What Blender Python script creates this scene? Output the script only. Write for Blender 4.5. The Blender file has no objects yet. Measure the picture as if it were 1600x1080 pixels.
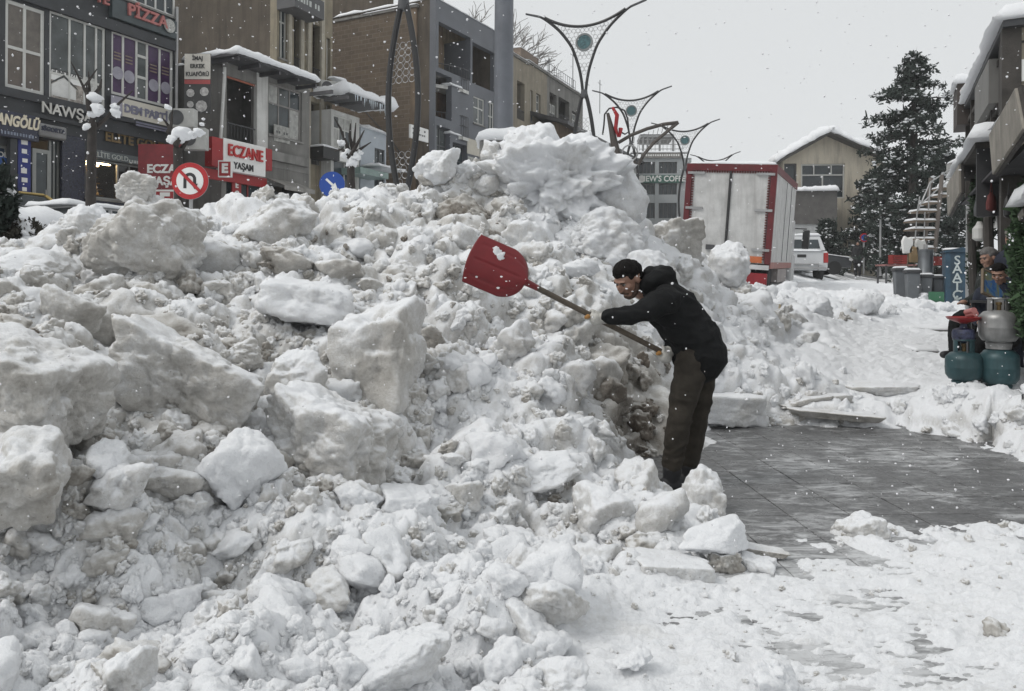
import bpy, bmesh, math, random
import numpy as np
from mathutils import Vector, Matrix, Euler

# ------------------------------------------------------------------ camera, sky, light
F_PX, CX, HOR, CAM_Z = 1250.0, 800.0, 445.0, 1.45      # focal length / centre column / horizon row of the 1600x1080 photo
SC = bpy.context.scene
COL = SC.collection
R = math.radians

cam_d = bpy.data.cameras.new('camera')
cam_d.sensor_width = 36.0
cam_d.lens = 36.0 * F_PX / 1600.0
cam_d.shift_y = -(540.0 - HOR) / 1600.0
cam_d.clip_start, cam_d.clip_end = 0.05, 2000.0
cam = bpy.data.objects.new('camera', cam_d)
COL.objects.link(cam)
cam.location = (0, 0, CAM_Z)
cam.rotation_euler = (R(90), R(-0.35), 0)
SC.camera = cam

SUN_EL, SUN_AZ = R(48), R(-112)      # veiled sun high on the left
world = bpy.data.worlds.new('World')
SC.world = world
world.use_nodes = True
wn, wl = world.node_tree.nodes, world.node_tree.links
wn.clear()
sky = wn.new('ShaderNodeTexSky')
sky.sky_type = 'NISHITA'
sky.sun_disc = False
sky.sun_elevation = SUN_EL
sky.sun_rotation = SUN_AZ
sky.dust_density = 4.0
bw = wn.new('ShaderNodeRGBToBW')
cmb = wn.new('ShaderNodeMix'); cmb.data_type = 'RGBA'
cmb.inputs[0].default_value = 0.86
ovc = (6.4, 6.6, 6.72, 1)           # even snow-cloud layer that hides most of the clear sky
cmb.inputs[7].default_value = ovc
bg = wn.new('ShaderNodeBackground'); bg.inputs[1].default_value = 0.118
wo = wn.new('ShaderNodeOutputWorld')
wl.new(sky.outputs[0], bw.inputs[0]); wl.new(bw.outputs[0], cmb.inputs[6])
wl.new(cmb.outputs[2], bg.inputs[0]); wl.new(bg.outputs[0], wo.inputs[0])

sun_d = bpy.data.lights.new('sun', 'SUN')
sun_d.energy = 1.3
sun_d.angle = R(22)
sun_d.color = (1.0, 0.97, 0.93)
sun = bpy.data.objects.new('sun', sun_d)
COL.objects.link(sun)
sdir = Vector((math.sin(SUN_AZ) * math.cos(SUN_EL), math.cos(SUN_AZ) * math.cos(SUN_EL), math.sin(SUN_EL)))
sun.rotation_euler = sdir.to_track_quat('Z', 'Y').to_euler()
SC.view_settings.view_transform = 'Standard'
SC.view_settings.look = 'None'
SC.view_settings.exposure = 0.08
SC.view_settings.gamma = 1.0
SC.view_settings.use_curve_mapping = False
SC.cycles.use_denoising = True
SC.cycles.max_bounces = 6
SC.cycles.diffuse_bounces = 4
SC.cycles.transparent_max_bounces = 8
SC.cycles.volume_bounces = 1

rng = np.random.default_rng(11)
random.seed(11)

# ------------------------------------------------------------------ pixel helpers
def P(u, v, Y):
    "photo pixel at a known distance -> world point"
    return Vector(((u - CX) / F_PX * Y, Y, CAM_Z + (HOR - v) / F_PX * Y))
def smooth(a, b, x):
    t = np.clip((np.asarray(x, float) - a) / (b - a), 0, 1)
    return t * t * (3 - 2 * t)
ST = Vector((0.418, 0.9085, 0)).normalized()     # street direction
SN = Vector((ST.y, -ST.x, 0))                     # across the street, to the right
ST_ANG = math.atan2(ST.y, ST.x)
def ground_z(x, y):
    s = np.asarray(x) * ST.x + np.asarray(y) * ST.y
    p = np.asarray(x) * SN.x + np.asarray(y) * SN.y
    e = 0.85 * smooth(0, 4, -p) + 0.07 * np.maximum(0, -p - 4)
    return 0.045 * np.clip(s - 8, 0, 60) + np.minimum(e, 2.6) * smooth(5, 12, s)

# ------------------------------------------------------------------ noise (numpy)
_perm = np.random.default_rng(5).permutation(256)
_perm = np.concatenate([_perm, _perm, _perm])
_g = np.random.default_rng(6).normal(size=(256, 3)); _g /= np.linalg.norm(_g, axis=1)[:, None]
def perlin(p):
    p = np.asarray(p, float)
    i = np.floor(p).astype(int); f = p - i
    i &= 255
    w = f * f * f * (f * (f * 6 - 15) + 10)
    out = np.zeros(len(p))
    for dx in (0, 1):
        wx = w[:, 0] if dx else 1 - w[:, 0]
        for dy in (0, 1):
            wy = w[:, 1] if dy else 1 - w[:, 1]
            for dz in (0, 1):
                wz = w[:, 2] if dz else 1 - w[:, 2]
                h = _perm[_perm[_perm[(i[:, 0] + dx) & 255] + ((i[:, 1] + dy) & 255)] + ((i[:, 2] + dz) & 255)]
                gr = _g[h]
                d = gr[:, 0] * (f[:, 0] - dx) + gr[:, 1] * (f[:, 1] - dy) + gr[:, 2] * (f[:, 2] - dz)
                out += wx * wy * wz * d
    return out * 1.6
def fbm(p, octs=4, gain=0.5, lac=2.03):
    s, a = 0, 1.0
    for k in range(octs):
        s = s + a * perlin(p * lac ** k + 17.3 * k); a *= gain
    return s
_cr = np.random.default_rng(8).random((256, 4))
def domes(p, fill=0.8):
    "packed round lumps: height 0..1 of the tallest dome over each point (3-D cells)"
    i0 = np.floor(p).astype(int)
    best = np.zeros(len(p))
    for dx in (-1, 0, 1):
        for dy in (-1, 0, 1):
            for dz in (-1, 0, 1):
                i = i0 + np.array([dx, dy, dz])
                h = _perm[_perm[_perm[i[:, 0] & 255] + (i[:, 1] & 255)] + (i[:, 2] & 255)]
                c = i + 0.15 + 0.7 * _cr[h, :3]
                r = fill * (0.45 + 0.6 * _cr[h, 3])
                d2 = ((p - c) ** 2).sum(1) / (r * r)
                best = np.maximum(best, np.sqrt(np.maximum(0, 1 - d2)) * r)
    return best

# ------------------------------------------------------------------ materials
MATS = {}
def new_mat(name):
    m = bpy.data.materials.new(name); m.use_nodes = True
    nt = m.node_tree; nt.nodes.clear()
    b = nt.nodes.new('ShaderNodeBsdfPrincipled'); o = nt.nodes.new('ShaderNodeOutputMaterial')
    nt.links.new(b.outputs[0], o.inputs[0])
    MATS[name] = m
    return m, nt, b
def N(nt, t, **k):
    n = nt.nodes.new(t)
    for a, v in k.items(): setattr(n, a, v)
    return n
def ramp(nt, fac, stops):
    r = nt.nodes.new('ShaderNodeValToRGB')
    el = r.color_ramp.elements
    while len(el) < len(stops): el.new(0.5)
    for e, (p_, c) in zip(el, stops):
        e.position = p_; e.color = tuple(c) + (1,) if len(c) == 3 else c
    nt.links.new(fac, r.inputs[0])
    return r.outputs[0]
def mixc(nt, fac, a, b, blend='MIX'):
    m = nt.nodes.new('ShaderNodeMix'); m.data_type = 'RGBA'; m.blend_type = blend
    for s, v in ((0, fac), (6, a), (7, b)):
        if isinstance(v, (int, float)): m.inputs[s].default_value = v
        elif isinstance(v, tuple): m.inputs[s].default_value = v + (1,) if len(v) == 3 else v
        else: nt.links.new(v, m.inputs[s])
    return m.outputs[2]
def math_(nt, op, a, b=0.0, c=0.0, clamp=False):
    m = nt.nodes.new('ShaderNodeMath'); m.operation = op; m.use_clamp = clamp
    for s, v in enumerate((a, b, c)):
        if isinstance(v, (int, float)): m.inputs[s].default_value = v
        else: nt.links.new(v, m.inputs[s])
    return m.outputs[0]
def noise(nt, vec, scale, detail=4, rough=0.55, dist=0.0):
    n = nt.nodes.new('ShaderNodeTexNoise')
    n.inputs['Scale'].default_value = scale; n.inputs['Detail'].default_value = detail
    n.inputs['Roughness'].default_value = rough; n.inputs['Distortion'].default_value = dist
    if vec is not None: nt.links.new(vec, n.inputs['Vector'])
    return n.outputs['Fac']
def bump(nt, b, h, strength=0.3, dist=0.02):
    n = nt.nodes.new('ShaderNodeBump'); n.inputs['Strength'].default_value = strength
    n.inputs['Distance'].default_value = dist
    nt.links.new(h, n.inputs['Height']); nt.links.new(n.outputs[0], b.inputs['Normal'])
def vscale(nt, vec, s):
    m = nt.nodes.new('ShaderNodeMapping'); m.inputs['Scale'].default_value = s
    nt.links.new(vec, m.inputs['Vector']); return m.outputs[0]
def pos(nt): return N(nt, 'ShaderNodeNewGeometry').outputs['Position']
def obj_co(nt): return N(nt, 'ShaderNodeTexCoord').outputs['Object']
def M(name, col, rough=0.6, metal=0.0, var=0.18, scale=3.0, grain=0.0, streak=False, spec=0.5, dirt=None, emit=None):
    "general painted / plastered / metal material with uneven tone, optional rain streaks"
    if name in MATS: return MATS[name]
    m, nt, b = new_mat(name)
    p = pos(nt)
    f = noise(nt, p, scale, 5, 0.6)
    lo = tuple(c * (1 - var) for c in col); hi = tuple(min(1, c * (1 + var)) for c in col)
    c = ramp(nt, f, [(0.3, lo), (0.7, hi)])
    if streak:
        f2 = noise(nt, vscale(nt, p, (2.2, 2.2, 0.18)), 1.6, 5, 0.65)
        d = dirt or tuple(x * 0.45 for x in col)
        c = mixc(nt, math_(nt, 'MULTIPLY', ramp(nt, f2, [(0.48, (0, 0, 0)), (0.72, (1, 1, 1))]), 0.75), c, d)
    nt.links.new(c, b.inputs['Base Color'])
    b.inputs['Roughness'].default_value = rough; b.inputs['Metallic'].default_value = metal
    b.inputs['Specular IOR Level'].default_value = spec
    if grain: bump(nt, b, noise(nt, p, 40, 6, 0.7), grain, 0.02)
    if emit:
        b.inputs['Emission Color'].default_value = tuple(emit[0]) + (1,); b.inputs['Emission Strength'].default_value = emit[1]
    return m

def snow_mat(name, src, base_dirt=0.0):
    m, nt, b = new_mat(name)
    p = pos(nt)
    g = N(nt, 'ShaderNodeNewGeometry')
    sep = N(nt, 'ShaderNodeSeparateXYZ'); nt.links.new(g.outputs['Normal'], sep.inputs[0])
    up = sep.outputs[2]
    if src:
        a = N(nt, 'ShaderNodeAttribute', attribute_type=src, attribute_name='dirt'); d = a.outputs['Fac']
    else:
        v = N(nt, 'ShaderNodeValue'); v.outputs[0].default_value = base_dirt; d = v.outputs[0]
    n1 = noise(nt, p, 1.7, 6, 0.62, 0.3)
    n2 = noise(nt, p, 9.0, 6, 0.7)
    n3 = noise(nt, p, 52.0, 5, 0.75)
    # amount of old grit in this piece
    q = math_(nt, 'ADD', math_(nt, 'ADD', d, 0.05), math_(nt, 'MULTIPLY', math_(nt, 'SUBTRACT', n1, 0.5), 1.25))
    q = math_(nt, 'ADD', q, math_(nt, 'MULTIPLY', math_(nt, 'SUBTRACT', n2, 0.5), 0.55))
    q = math_(nt, 'ADD', q, math_(nt, 'MULTIPLY', math_(nt, 'SUBTRACT', n3, 0.5), 0.5))
    # fresh flakes settle on whatever faces up
    tf = math_(nt, 'ADD', up, math_(nt, 'MULTIPLY', math_(nt, 'SUBTRACT', n2, 0.5), 0.9))
    top = ramp(nt, tf, [(0.30, (0, 0, 0)), (0.92, (1, 1, 1))])
    q = math_(nt, 'SUBTRACT', q, math_(nt, 'MULTIPLY', top, 0.42), clamp=True)
    c = ramp(nt, q, [(0.0, (0.79, 0.802, 0.82)), (0.18, (0.70, 0.704, 0.705)), (0.45, (0.51, 0.497, 0.472)), (0.78, (0.32, 0.30, 0.27)), (1.0, (0.16, 0.138, 0.115))])
    # specks of grit
    vor = N(nt, 'ShaderNodeTexVoronoi'); vor.inputs['Scale'].default_value = 34
    nt.links.new(p, vor.inputs['Vector'])
    spk = math_(nt, 'LESS_THAN', vor.outputs['Distance'], 0.10)
    gate = math_(nt, 'GREATER_THAN', math_(nt, 'ADD', noise(nt, p, 3.1, 3), math_(nt, 'MULTIPLY', d, 0.2)), 0.63)
    c = mixc(nt, math_(nt, 'MULTIPLY', math_(nt, 'MULTIPLY', spk, gate), 0.6), c, (0.16, 0.135, 0.11))
    nt.links.new(c, b.inputs['Base Color'])
    b.inputs['Roughness'].default_value = 0.75
    b.inputs['Specular IOR Level'].default_value = 0.25
    h = math_(nt, 'ADD', math_(nt, 'MULTIPLY', noise(nt, p, 26, 6, 0.72), 0.7), math_(nt, 'MULTIPLY', noise(nt, p, 110, 3, 0.7), 0.28))
    bump(nt, b, h, 0.8, 0.028)
    b.inputs['Subsurface Weight'].default_value = 0.6
    b.inputs['Subsurface Radius'].default_value = (1.0, 1.0, 1.0); b.inputs['Subsurface Scale'].default_value = 0.024
    return m
SNOW_BASE = snow_mat('old_ploughed_snow', 'GEOMETRY')
SNOW_CHUNK = snow_mat('packed_snow', 'OBJECT')
SNOW_BITS = snow_mat('snow_crumbs', 'INSTANCER')
SNOW = snow_mat('fresh_snow', None, -0.25)

# ------------------------------------------------------------------ object helpers
def tag(o, label=None, cat=None, group=None, kind=None):
    if label: o['label'] = label
    if cat: o['category'] = cat
    if group: o['group'] = group
    if kind: o['kind'] = kind
    return o
def empty(name, loc=(0, 0, 0), rz=0.0):
    o = bpy.data.objects.new(name, None); COL.objects.link(o)
    o.location = loc; o.rotation_euler = (0, 0, rz); o.empty_display_size = 0.2
    return o
def thing(name, label, cat, loc=(0, 0, 0), rz=0.0, group=None):
    return tag(empty(name, loc, rz), label, cat, group)
def link(name, me, mat=None, parent=None, smooth_=False):
    o = bpy.data.objects.new(name, me); COL.objects.link(o)
    if mat is not None and not me.materials: me.materials.append(mat)
    if parent is not None: o.parent = parent
    if smooth_: me.shade_smooth()
    return o
def mesh_np(name, v, f):
    me = bpy.data.meshes.new(name)
    v = np.asarray(v, dtype=np.float32); f = np.asarray(f, dtype=np.int32)
    k = f.shape[1]
    me.vertices.add(len(v)); me.vertices.foreach_set('co', v.ravel())
    me.loops.add(f.size); me.loops.foreach_set('vertex_index', f.ravel())
    me.polygons.add(len(f)); me.polygons.foreach_set('loop_start', np.arange(0, f.size, k, dtype=np.int32))
    me.polygons.foreach_set('loop_total', np.full(len(f), k, dtype=np.int32))
    me.update(calc_edges=True); me.validate()
    return me
class MB:
    "collects boxes, prisms and tubes of ONE part"
    def __init__(s): s.v = []; s.f = []
    def add(s, vs, fs):
        n = len(s.v); s.v += [tuple(x) for x in vs]; s.f += [tuple(i + n for i in f) for f in fs]; return s
    def box(s, x0, x1, y0, y1, z0, z1):
        return s.add([(x0, y0, z0), (x1, y0, z0), (x1, y1, z0), (x0, y1, z0), (x0, y0, z1), (x1, y0, z1), (x1, y1, z1), (x0, y1, z1)],
                     [(0, 3, 2, 1), (4, 5, 6, 7), (0, 1, 5, 4), (1, 2, 6, 5), (2, 3, 7, 6), (3, 0, 4, 7)])
    def prism(s, poly, a, b, axis='y'):
        "poly: 2-D outline extruded from a to b along axis"
        def q(p, t): return {'y': (p[0], t, p[1]), 'x': (t, p[0], p[1]), 'z': (p[0], p[1], t)}[axis]
        n = len(poly)
        return s.add([q(p, a) for p in poly] + [q(p, b) for p in poly],
                     [tuple(range(n)), tuple(range(2 * n - 1, n - 1, -1))] + [(i, i + n, (i + 1) % n + n, (i + 1) % n) for i in range(n)])
    def tube(s, pts, rad, seg=8, flat=1.0):
        pts = [Vector(p) for p in pts]
        rads = rad if hasattr(rad, '__len__') else [rad] * len(pts)
        n0 = len(s.v); up = None
        for i, p in enumerate(pts):
            t = (pts[min(i + 1, len(pts) - 1)] - pts[max(i - 1, 0)]).normalized()
            if up is None:
                up = Vector((0, 0, 1)) if abs(t.z) < 0.9 else Vector((0, 1, 0))
            a = t.cross(up).normalized(); b_ = a.cross(t).normalized(); up = b_
            for k in range(seg):
                an = 2 * math.pi * k / seg
                q = p + a * math.cos(an) * rads[i] + b_ * math.sin(an) * rads[i] * flat
                s.v.append(tuple(q))
        for i in range(len(pts) - 1):
            for k in range(seg):
                a = n0 + i * seg + k; b_ = n0 + i * seg + (k + 1) % seg
                s.f.append((a, b_, b_ + seg, a + seg))
        s.f.append(tuple(n0 + k for k in range(seg))[::-1])
        s.f.append(tuple(n0 + (len(pts) - 1) * seg + k for k in range(seg)))
        return s
    def lathe(s, prof, seg=24, c=(0, 0)):
        n0 = len(s.v)
        for r, z in prof:
            for k in range(seg):
                a = 2 * math.pi * k / seg
                s.v.append((c[0] + r * math.cos(a), c[1] + r * math.sin(a), z))
        for i in range(len(prof) - 1):
            for k in range(seg):
                a = n0 + i * seg + k; b_ = n0 + i * seg + (k + 1) % seg
                s.f.append((a, b_, b_ + seg, a + seg))
        s.f.append(tuple(n0 + k for k in range(seg))[::-1])
        s.f.append(tuple(n0 + (len(prof) - 1) * seg + k for k in range(seg)))
        return s
    def mesh(s, name):
        me = bpy.data.meshes.new(name); me.from_pydata(s.v, [], s.f); me.update()
        return me
    def build(s, name, mat, parent=None, smooth_=False, bevel=0.0, seg=2):
        me = s.mesh(name)
        bm = bmesh.new(); bm.from_mesh(me)
        bmesh.ops.recalc_face_normals(bm, faces=bm.faces[:])
        bm.to_mesh(me); bm.free()
        o = link(name, me, mat, parent)
        if smooth_: shade_auto(me)
        if bevel:
            md = o.modifiers.new('bevel', 'BEVEL'); md.width = bevel; md.segments = seg; md.limit_method = 'ANGLE'; md.angle_limit = R(40)
            shade_auto(me, 50)
        return o
def shade_auto(me, ang=40):
    me.shade_smooth()
    try: me.set_sharp_from_angle(angle=R(ang))
    except Exception: pass
def BX(name, mat, parent, x0, x1, y0, y1, z0, z1, bevel=0.0):
    return MB().box(x0, x1, y0, y1, z0, z1).build(name, mat, parent, bevel=bevel)
def copy_tree(o, parent=None):
    c = o.copy(); COL.objects.link(c); c.parent = parent
    for ch in list(o.children): copy_tree(ch, c)
    return c
def text(name, s, size, mat, parent, loc, rot=(R(90), 0, 0), extrude=0.01, align='CENTER', sx=1.0, shear=0.0, bold=0.0):
    cu = bpy.data.curves.new(name, 'FONT'); cu.body = s; cu.size = size; cu.extrude = extrude
    cu.align_x = align; cu.align_y = 'CENTER'; cu.shear = shear; cu.offset = bold
    cu.resolution_u = 3
    t_ = bpy.data.objects.new(name, cu); COL.objects.link(t_)
    bpy.context.view_layer.update()
    me = bpy.data.meshes.new_from_object(t_.evaluated_get(bpy.context.evaluated_depsgraph_get()))
    bpy.data.objects.remove(t_); bpy.data.curves.remove(cu)
    me.materials.clear(); me.name = name
    o = link(name, me, mat, parent); o.location = loc; o.rotation_euler = rot; o.scale = (sx, 1, 1)
    return o
# ------------------------------------------------------------------ ground
def ground():
    xs = np.concatenate([np.linspace(-92, -32, 20), np.linspace(-30, 45, 76), np.linspace(50, 112, 20)])
    ys = np.concatenate([np.linspace(-30, -2, 12), np.linspace(0, 80, 81), np.linspace(85, 152, 14)])
    X, Y = np.meshgrid(xs, ys)
    Z = ground_z(X, Y) - 0.03 - 0.45 * (1 - smooth(9.0, 12.0, Y))
    v = np.stack([X, Y, Z], -1).reshape(-1, 3)
    nx, ny = len(xs), len(ys)
    i = np.arange(nx * ny).reshape(ny, nx)
    f = np.stack([i[:-1, :-1], i[:-1, 1:], i[1:, 1:], i[1:, :-1]], -1).reshape(-1, 4)
    m, nt, b = new_mat('trodden_snow_on_asphalt')
    p = pos(nt)
    c = ramp(nt, noise(nt, p, 0.9, 6, 0.65), [(0.36, (0.1, 0.1, 0.1)), (0.46, (0.5, 0.5, 0.5)), (0.6, (0.78, 0.79, 0.8))])
    nt.links.new(c, b.inputs['Base Color']); b.inputs['Roughness'].default_value = 0.8
    bump(nt, b, noise(nt, p, 12, 5), 0.6, 0.03)
    o = link('ground', mesh_np('ground', v, f), m)
    tag(o, kind='structure')
    return o
GROUND = ground()

# pavement: square wet slabs, each its own piece, laid parallel to the shop fronts
def pavement():
    m, nt, b = new_mat('joint_mortar'); b.inputs['Base Color'].default_value = (0.05, 0.05, 0.052, 1)
    m2, nt, b = new_mat('wet_andesite_slab')
    p = pos(nt)
    oi = N(nt, 'ShaderNodeObjectInfo')
    f = noise(nt, p, 30, 6, 0.75)
    c = ramp(nt, f, [(0.3, (0.05, 0.05, 0.051)), (0.55, (0.125, 0.125, 0.126)), (0.75, (0.27, 0.27, 0.27))])
    c = mixc(nt, math_(nt, 'MULTIPLY', oi.outputs['Random'], 0.35), c, (0.1, 0.102, 0.105))
    # scraped frost left by the shovel, in streaks
    st = noise(nt, vscale(nt, p, (1.0, 2.6, 1)), 4.0, 8, 0.78, 0.6)
    st2 = noise(nt, p, 1.1, 3, 0.5)
    k = math_(nt, 'ADD', st, math_(nt, 'MULTIPLY', math_(nt, 'SUBTRACT', st2, 0.5), 0.6))
    sy = N(nt, 'ShaderNodeSeparateXYZ'); nt.links.new(p, sy.inputs[0])      # snow dust lies thicker where nobody has scraped
    k = math_(nt, 'ADD', k, math_(nt, 'MULTIPLY', ramp(nt, math_(nt, 'MULTIPLY', sy.outputs[1], .1), [(.43, (1, 1, 1)), (.5, (0, 0, 0))]), .13))
    k = ramp(nt, k, [(0.5, (0, 0, 0)), (0.7, (0.8, 0.8, 0.8))])
    c = mixc(nt, k, c, (0.62, 0.63, 0.64))
    nt.links.new(c, b.inputs['Base Color'])
    rr = ramp(nt, noise(nt, p, 6, 4), [(0.35, (0.22, 0.22, 0.22)), (0.7, (0.6, 0.6, 0.6))])
    nt.links.new(rr, b.inputs['Roughness'])
    bump(nt, b, math_(nt, 'ADD', f, math_(nt, 'MULTIPLY', k, 0.6)), 0.5, 0.008)
    ang = R(3)
    bed = MB().box(-1.5, 12.0, -5.0, 6.8, -0.05, -0.008).build('pavement', m)
    bed.location = (0.4, 4.4, 0); bed.rotation_euler.z = ang
    tag(bed, kind='structure')
    t = 0.40
    me = MB().box(-t / 2 + .003, t / 2 - .003, -t / 2 + .003, t / 2 - .003, -0.03, 0.0).build('slab', m2, bed, bevel=0.003, seg=1)
    r = random.Random(3); first = True; n = 0
    for j in range(-10, 12):
        for i in range(0, 25):
            x, y = i * t, j * t
            wx = 0.4 + x * math.cos(ang) - y * math.sin(ang); wy = 4.4 + y * math.cos(ang) + x * math.sin(ang)
            if wx < 0.05 * wy - 0.2 or wx > 0.72 * wy + 0.3 or wy < 2.0 or wy > 9.0: continue
            o = me if first else me.copy()
            if not first: COL.objects.link(o); o.parent = bed
            first = False; n += 1
            o.location = (x, y, r.uniform(-0.0025, 0.001)); o.rotation_euler = (r.uniform(-.004, .004), r.uniform(-.004, .004), 0)
    return n
pavement()

# ------------------------------------------------------------------ the heap of ploughed snow: shape from measured points
# u, v (photo px), distance m, roughness 0..1, grime 0..1
PTS = [
 # near toe and left foreground (fresh white crumbs)
 (-450,1300,2.0,.7,-0.06),(0,1200,2.1,.7,-0.06),(400,1200,2.1,.7,-0.06),(0,1080,2.45,.8,-0.04),(200,1060,2.5,.9,0.19),(400,1080,2.4,.8,-0.06),(640,1090,2.5,.8,-0.06),(800,1090,2.55,.7,-0.06),
 (100,980,2.8,.7,-0.16),(300,960,2.95,.7,-0.16),(500,980,2.9,.8,-0.11),(680,980,3.05,.9,0.04),(820,960,3.25,.8,-0.06),
 (60,880,3.1,.8,-0.01),(250,850,3.4,.9,0.24),(420,840,3.6,.9,0.19),(560,870,3.5,.8,-0.06),(720,880,3.6,.9,-0.06),(860,856,3.75,.8,-0.01),
 (-200,800,2.9,.8,.5),(0,760,3.1,.8,.7),(120,740,3.4,.9,.6),(280,720,4.0,.9,.55),(420,750,4.15,.8,.3),(560,760,4.4,.8,.3),(700,780,4.45,.9,.2),(840,770,4.6,.8,.15),(960,836,4.3,.8,.2),(1060,848,4.25,.5,.2),
 (-250,560,3.4,.8,.6),(0,560,3.8,.7,.6),(150,560,4.3,.8,.5),(300,560,4.9,.8,.5),(440,620,4.9,.8,.4),(560,600,5.2,.8,.35),(680,640,5.2,.9,.3),(780,660,5.3,.9,.25),(880,690,5.35,.8,.35),(980,770,5.2,.8,.2),(1090,790,5.0,.6,.2),
 (-300,440,5.0,.8,.5),(0,460,5.1,.8,.4),(120,480,5.3,.9,.45),(260,490,5.6,.9,.45),(400,480,6.0,.9,.4),(520,500,5.9,.8,.3),(640,500,6.1,.8,.3),(760,540,6.2,.9,.25),(860,560,6.25,.9,.25),(930,600,6.3,.8,.3),
 (-300,360,6.6,.7,.3),(30,410,6.4,.8,.3),(130,400,6.9,.7,.3),(250,392,6.7,.8,.4),(360,400,6.8,.9,.35),(480,400,7.1,.9,.35),(600,400,7.3,.9,.35),(720,420,7.4,.9,.3),(830,450,7.4,.9,.25),(920,480,7.3,.9,.25),
 (330,362,7.5,.7,.2),(440,334,7.7,.8,.3),(550,325,8.1,.8,.3),(650,296,8.6,.8,.35),(740,270,9.0,.8,.4),(760,340,8.6,.8,.4),(660,340,8.1,.9,.4),(850,240,9.5,.7,.1),(930,250,9.6,.7,.1),(1000,310,9.7,.7,.1),(850,350,8.7,.8,.2),(960,380,8.9,.8,.2),
 # behind the crest, falling to the roadway
 (330,345,9.4,.5,.2),(150,350,8.3,.5,.2),(0,370,8.5,.5,.2),(-300,340,8.8,.5,.2),(460,335,10.0,.5,.2),(600,330,10.6,.5,.2),(760,330,11.5,.5,.2),(880,310,12.2,.5,.2),(980,360,12.2,.5,.2),
 (0,385,11.5,.2,.2),(300,385,12.5,.2,.2),(600,385,13.5,.2,.2),(850,390,15.0,.2,.2),(-400,385,11,.2,.2),(0,385,20,.1,.2),(400,390,22,.1,.2),(800,395,24,.1,.2),
 # dug face beside the man and the cut floor
 (960,520,7.25,.8,.6),(1010,545,7.5,.8,.6),(985,690,6.75,.8,.9),(1040,680,6.95,.8,.9),(1000,610,7.0,.9,.9),(1010,760,6.1,.1,.3),(1100,720,6.7,.0,.2),
 # heap going on behind the man to the right
 (1060,400,10.2,.8,.2),(1090,470,9.2,.8,.2),(1120,560,8.7,.8,.15),(1120,632,8.35,.9,.15),(1140,436,12,.7,.15),(1090,398,12.6,.7,.15),(1160,446,14,.6,.1),(1180,500,10.5,.8,.15),(1230,470,12.5,.8,.1),(1200,570,9.2,.7,.1),(1200,636,8.38,.9,.1),(1160,634,8.35,.9,.1),(1250,598,8.9,.7,.1),
 (1260,460,17,.8,.0),(1180,455,18.5,.7,.0),(1320,458,19,.8,.0),(1400,462,19,.8,.0),(1300,484,14.5,.9,.1),(1390,478,16,.9,.0),(1240,520,11,.9,.1),(1300,550,10.2,.15,.0),(1335,520,12.4,.0,.05),(1320,575,9.9,.0,.05),(1390,575,10,.0,.05),(1350,540,11.4,.0,.05),(1420,530,12,.0,.05),(1370,515,13.2,.0,.05),(1430,580,9.8,.0,.05),(1400,512,13.8,.06,.0),(1360,565,10.3,.06,.0),(1250,638,8.4,.8,.1),(1300,638,8.4,.8,.1),(1350,642,8.4,.7,.1),(1400,644,8.35,.6,.05),
 (1100,440,21,.4,.0),(1190,446,21.5,.4,.0),(1250,448,24,.3,.0),(1340,442,26,.3,.0),(1430,450,24,.4,.0),(1340,434,34,.2,.0),(1240,438,34,.2,.0),(1440,444,34,.2,.0),
 (1420,497,15.5,.1,.0),(1380,540,11.4,.06,.0),(1430,560,10.4,.06,.0),(1340,590,9.6,.1,.0),(1420,600,9.1,.15,.0),(1480,540,11.6,.08,.0),(1460,500,15.5,.08,.0),(1520,500,15.5,.1,.0),(1600,500,15.5,.1,.0),(1560,470,20,.1,.0),(1700,480,20,.1,.0),
 # heap by the gas bottles
 (1440,630,8.2,.6,.0),(1500,615,7.9,.7,.0),(1550,605,7.6,.7,.0),(1600,585,7.4,.6,.0),(1460,660,7.9,.5,.0),(1540,660,7.55,.5,.0),(1600,655,7.3,.5,.0),(1700,575,7.3,.6,.0),(1900,560,7.5,.6,.0),(1520,590,8.6,.2,.0),(1600,580,8.8,.2,.0),(1700,560,9.2,.2,.0),
 # right foreground: ridge left by the shovel, then thin trodden snow
 (1180,830,4.75,.4,.15),(1270,820,4.85,.4,.15),(1340,825,4.75,.6,.2),(1420,835,4.68,.45,.05),(1500,840,4.65,.45,.05),(1600,820,4.75,.5,.0),(1750,810,4.7,.5,.0),(1950,800,4.8,.5,.0),
]
FLAT = [
 (1120,672,-.14),(1200,668,-.14),(1280,668,-.14),(1340,672,-.14),(1410,676,-.13),(1480,680,-.12), # u, v : directly on the pavement (height given), rough, grime
 (1150,700,-.10),(1250,680,-.10),(1350,680,-.10),(1450,685,-.10),(1550,685,-.10),(1700,680,-.10),(1200,760,-.10),(1300,750,-.10),(1400,760,-.10),(1500,760,-.10),(1600,750,-.10),(1800,740,-.10),(1400,800,-.08),(1500,805,-.08),(1250,790,-.07),
 (1000,940,.025),(1100,930,.018),(1200,910,.016),(1300,900,.016),(1400,900,.014),(1500,890,.03),(1600,880,.07),(950,1000,.02),(1050,1000,.012),(1200,1000,.010),(1350,980,.013),(1450,970,.013),(1550,970,.02),(1650,960,.05),
 (950,1080,.03),(1100,1080,.012),(1250,1080,.012),(1400,1080,.008),(1550,1060,.03),(1700,1080,.05),(1000,1250,.03),(1300,1250,.02),(1700,1250,.04),(1400,940,.011),(1480,1010,.009),
]
def ctrl():
    rows = []
    for u, v, Y, r, d in PTS:
        p = P(u, v, Y); rows.append((p.x, p.y, p.z, r, d))
    for u, v, z in FLAT:
        Y = (CAM_Z - max(z, 0)) * F_PX / (v - HOR)
        rows.append(((u - CX) / F_PX * Y, Y, z, 0.05, 0.32))
    return np.array(rows)
CT = ctrl()
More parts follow.
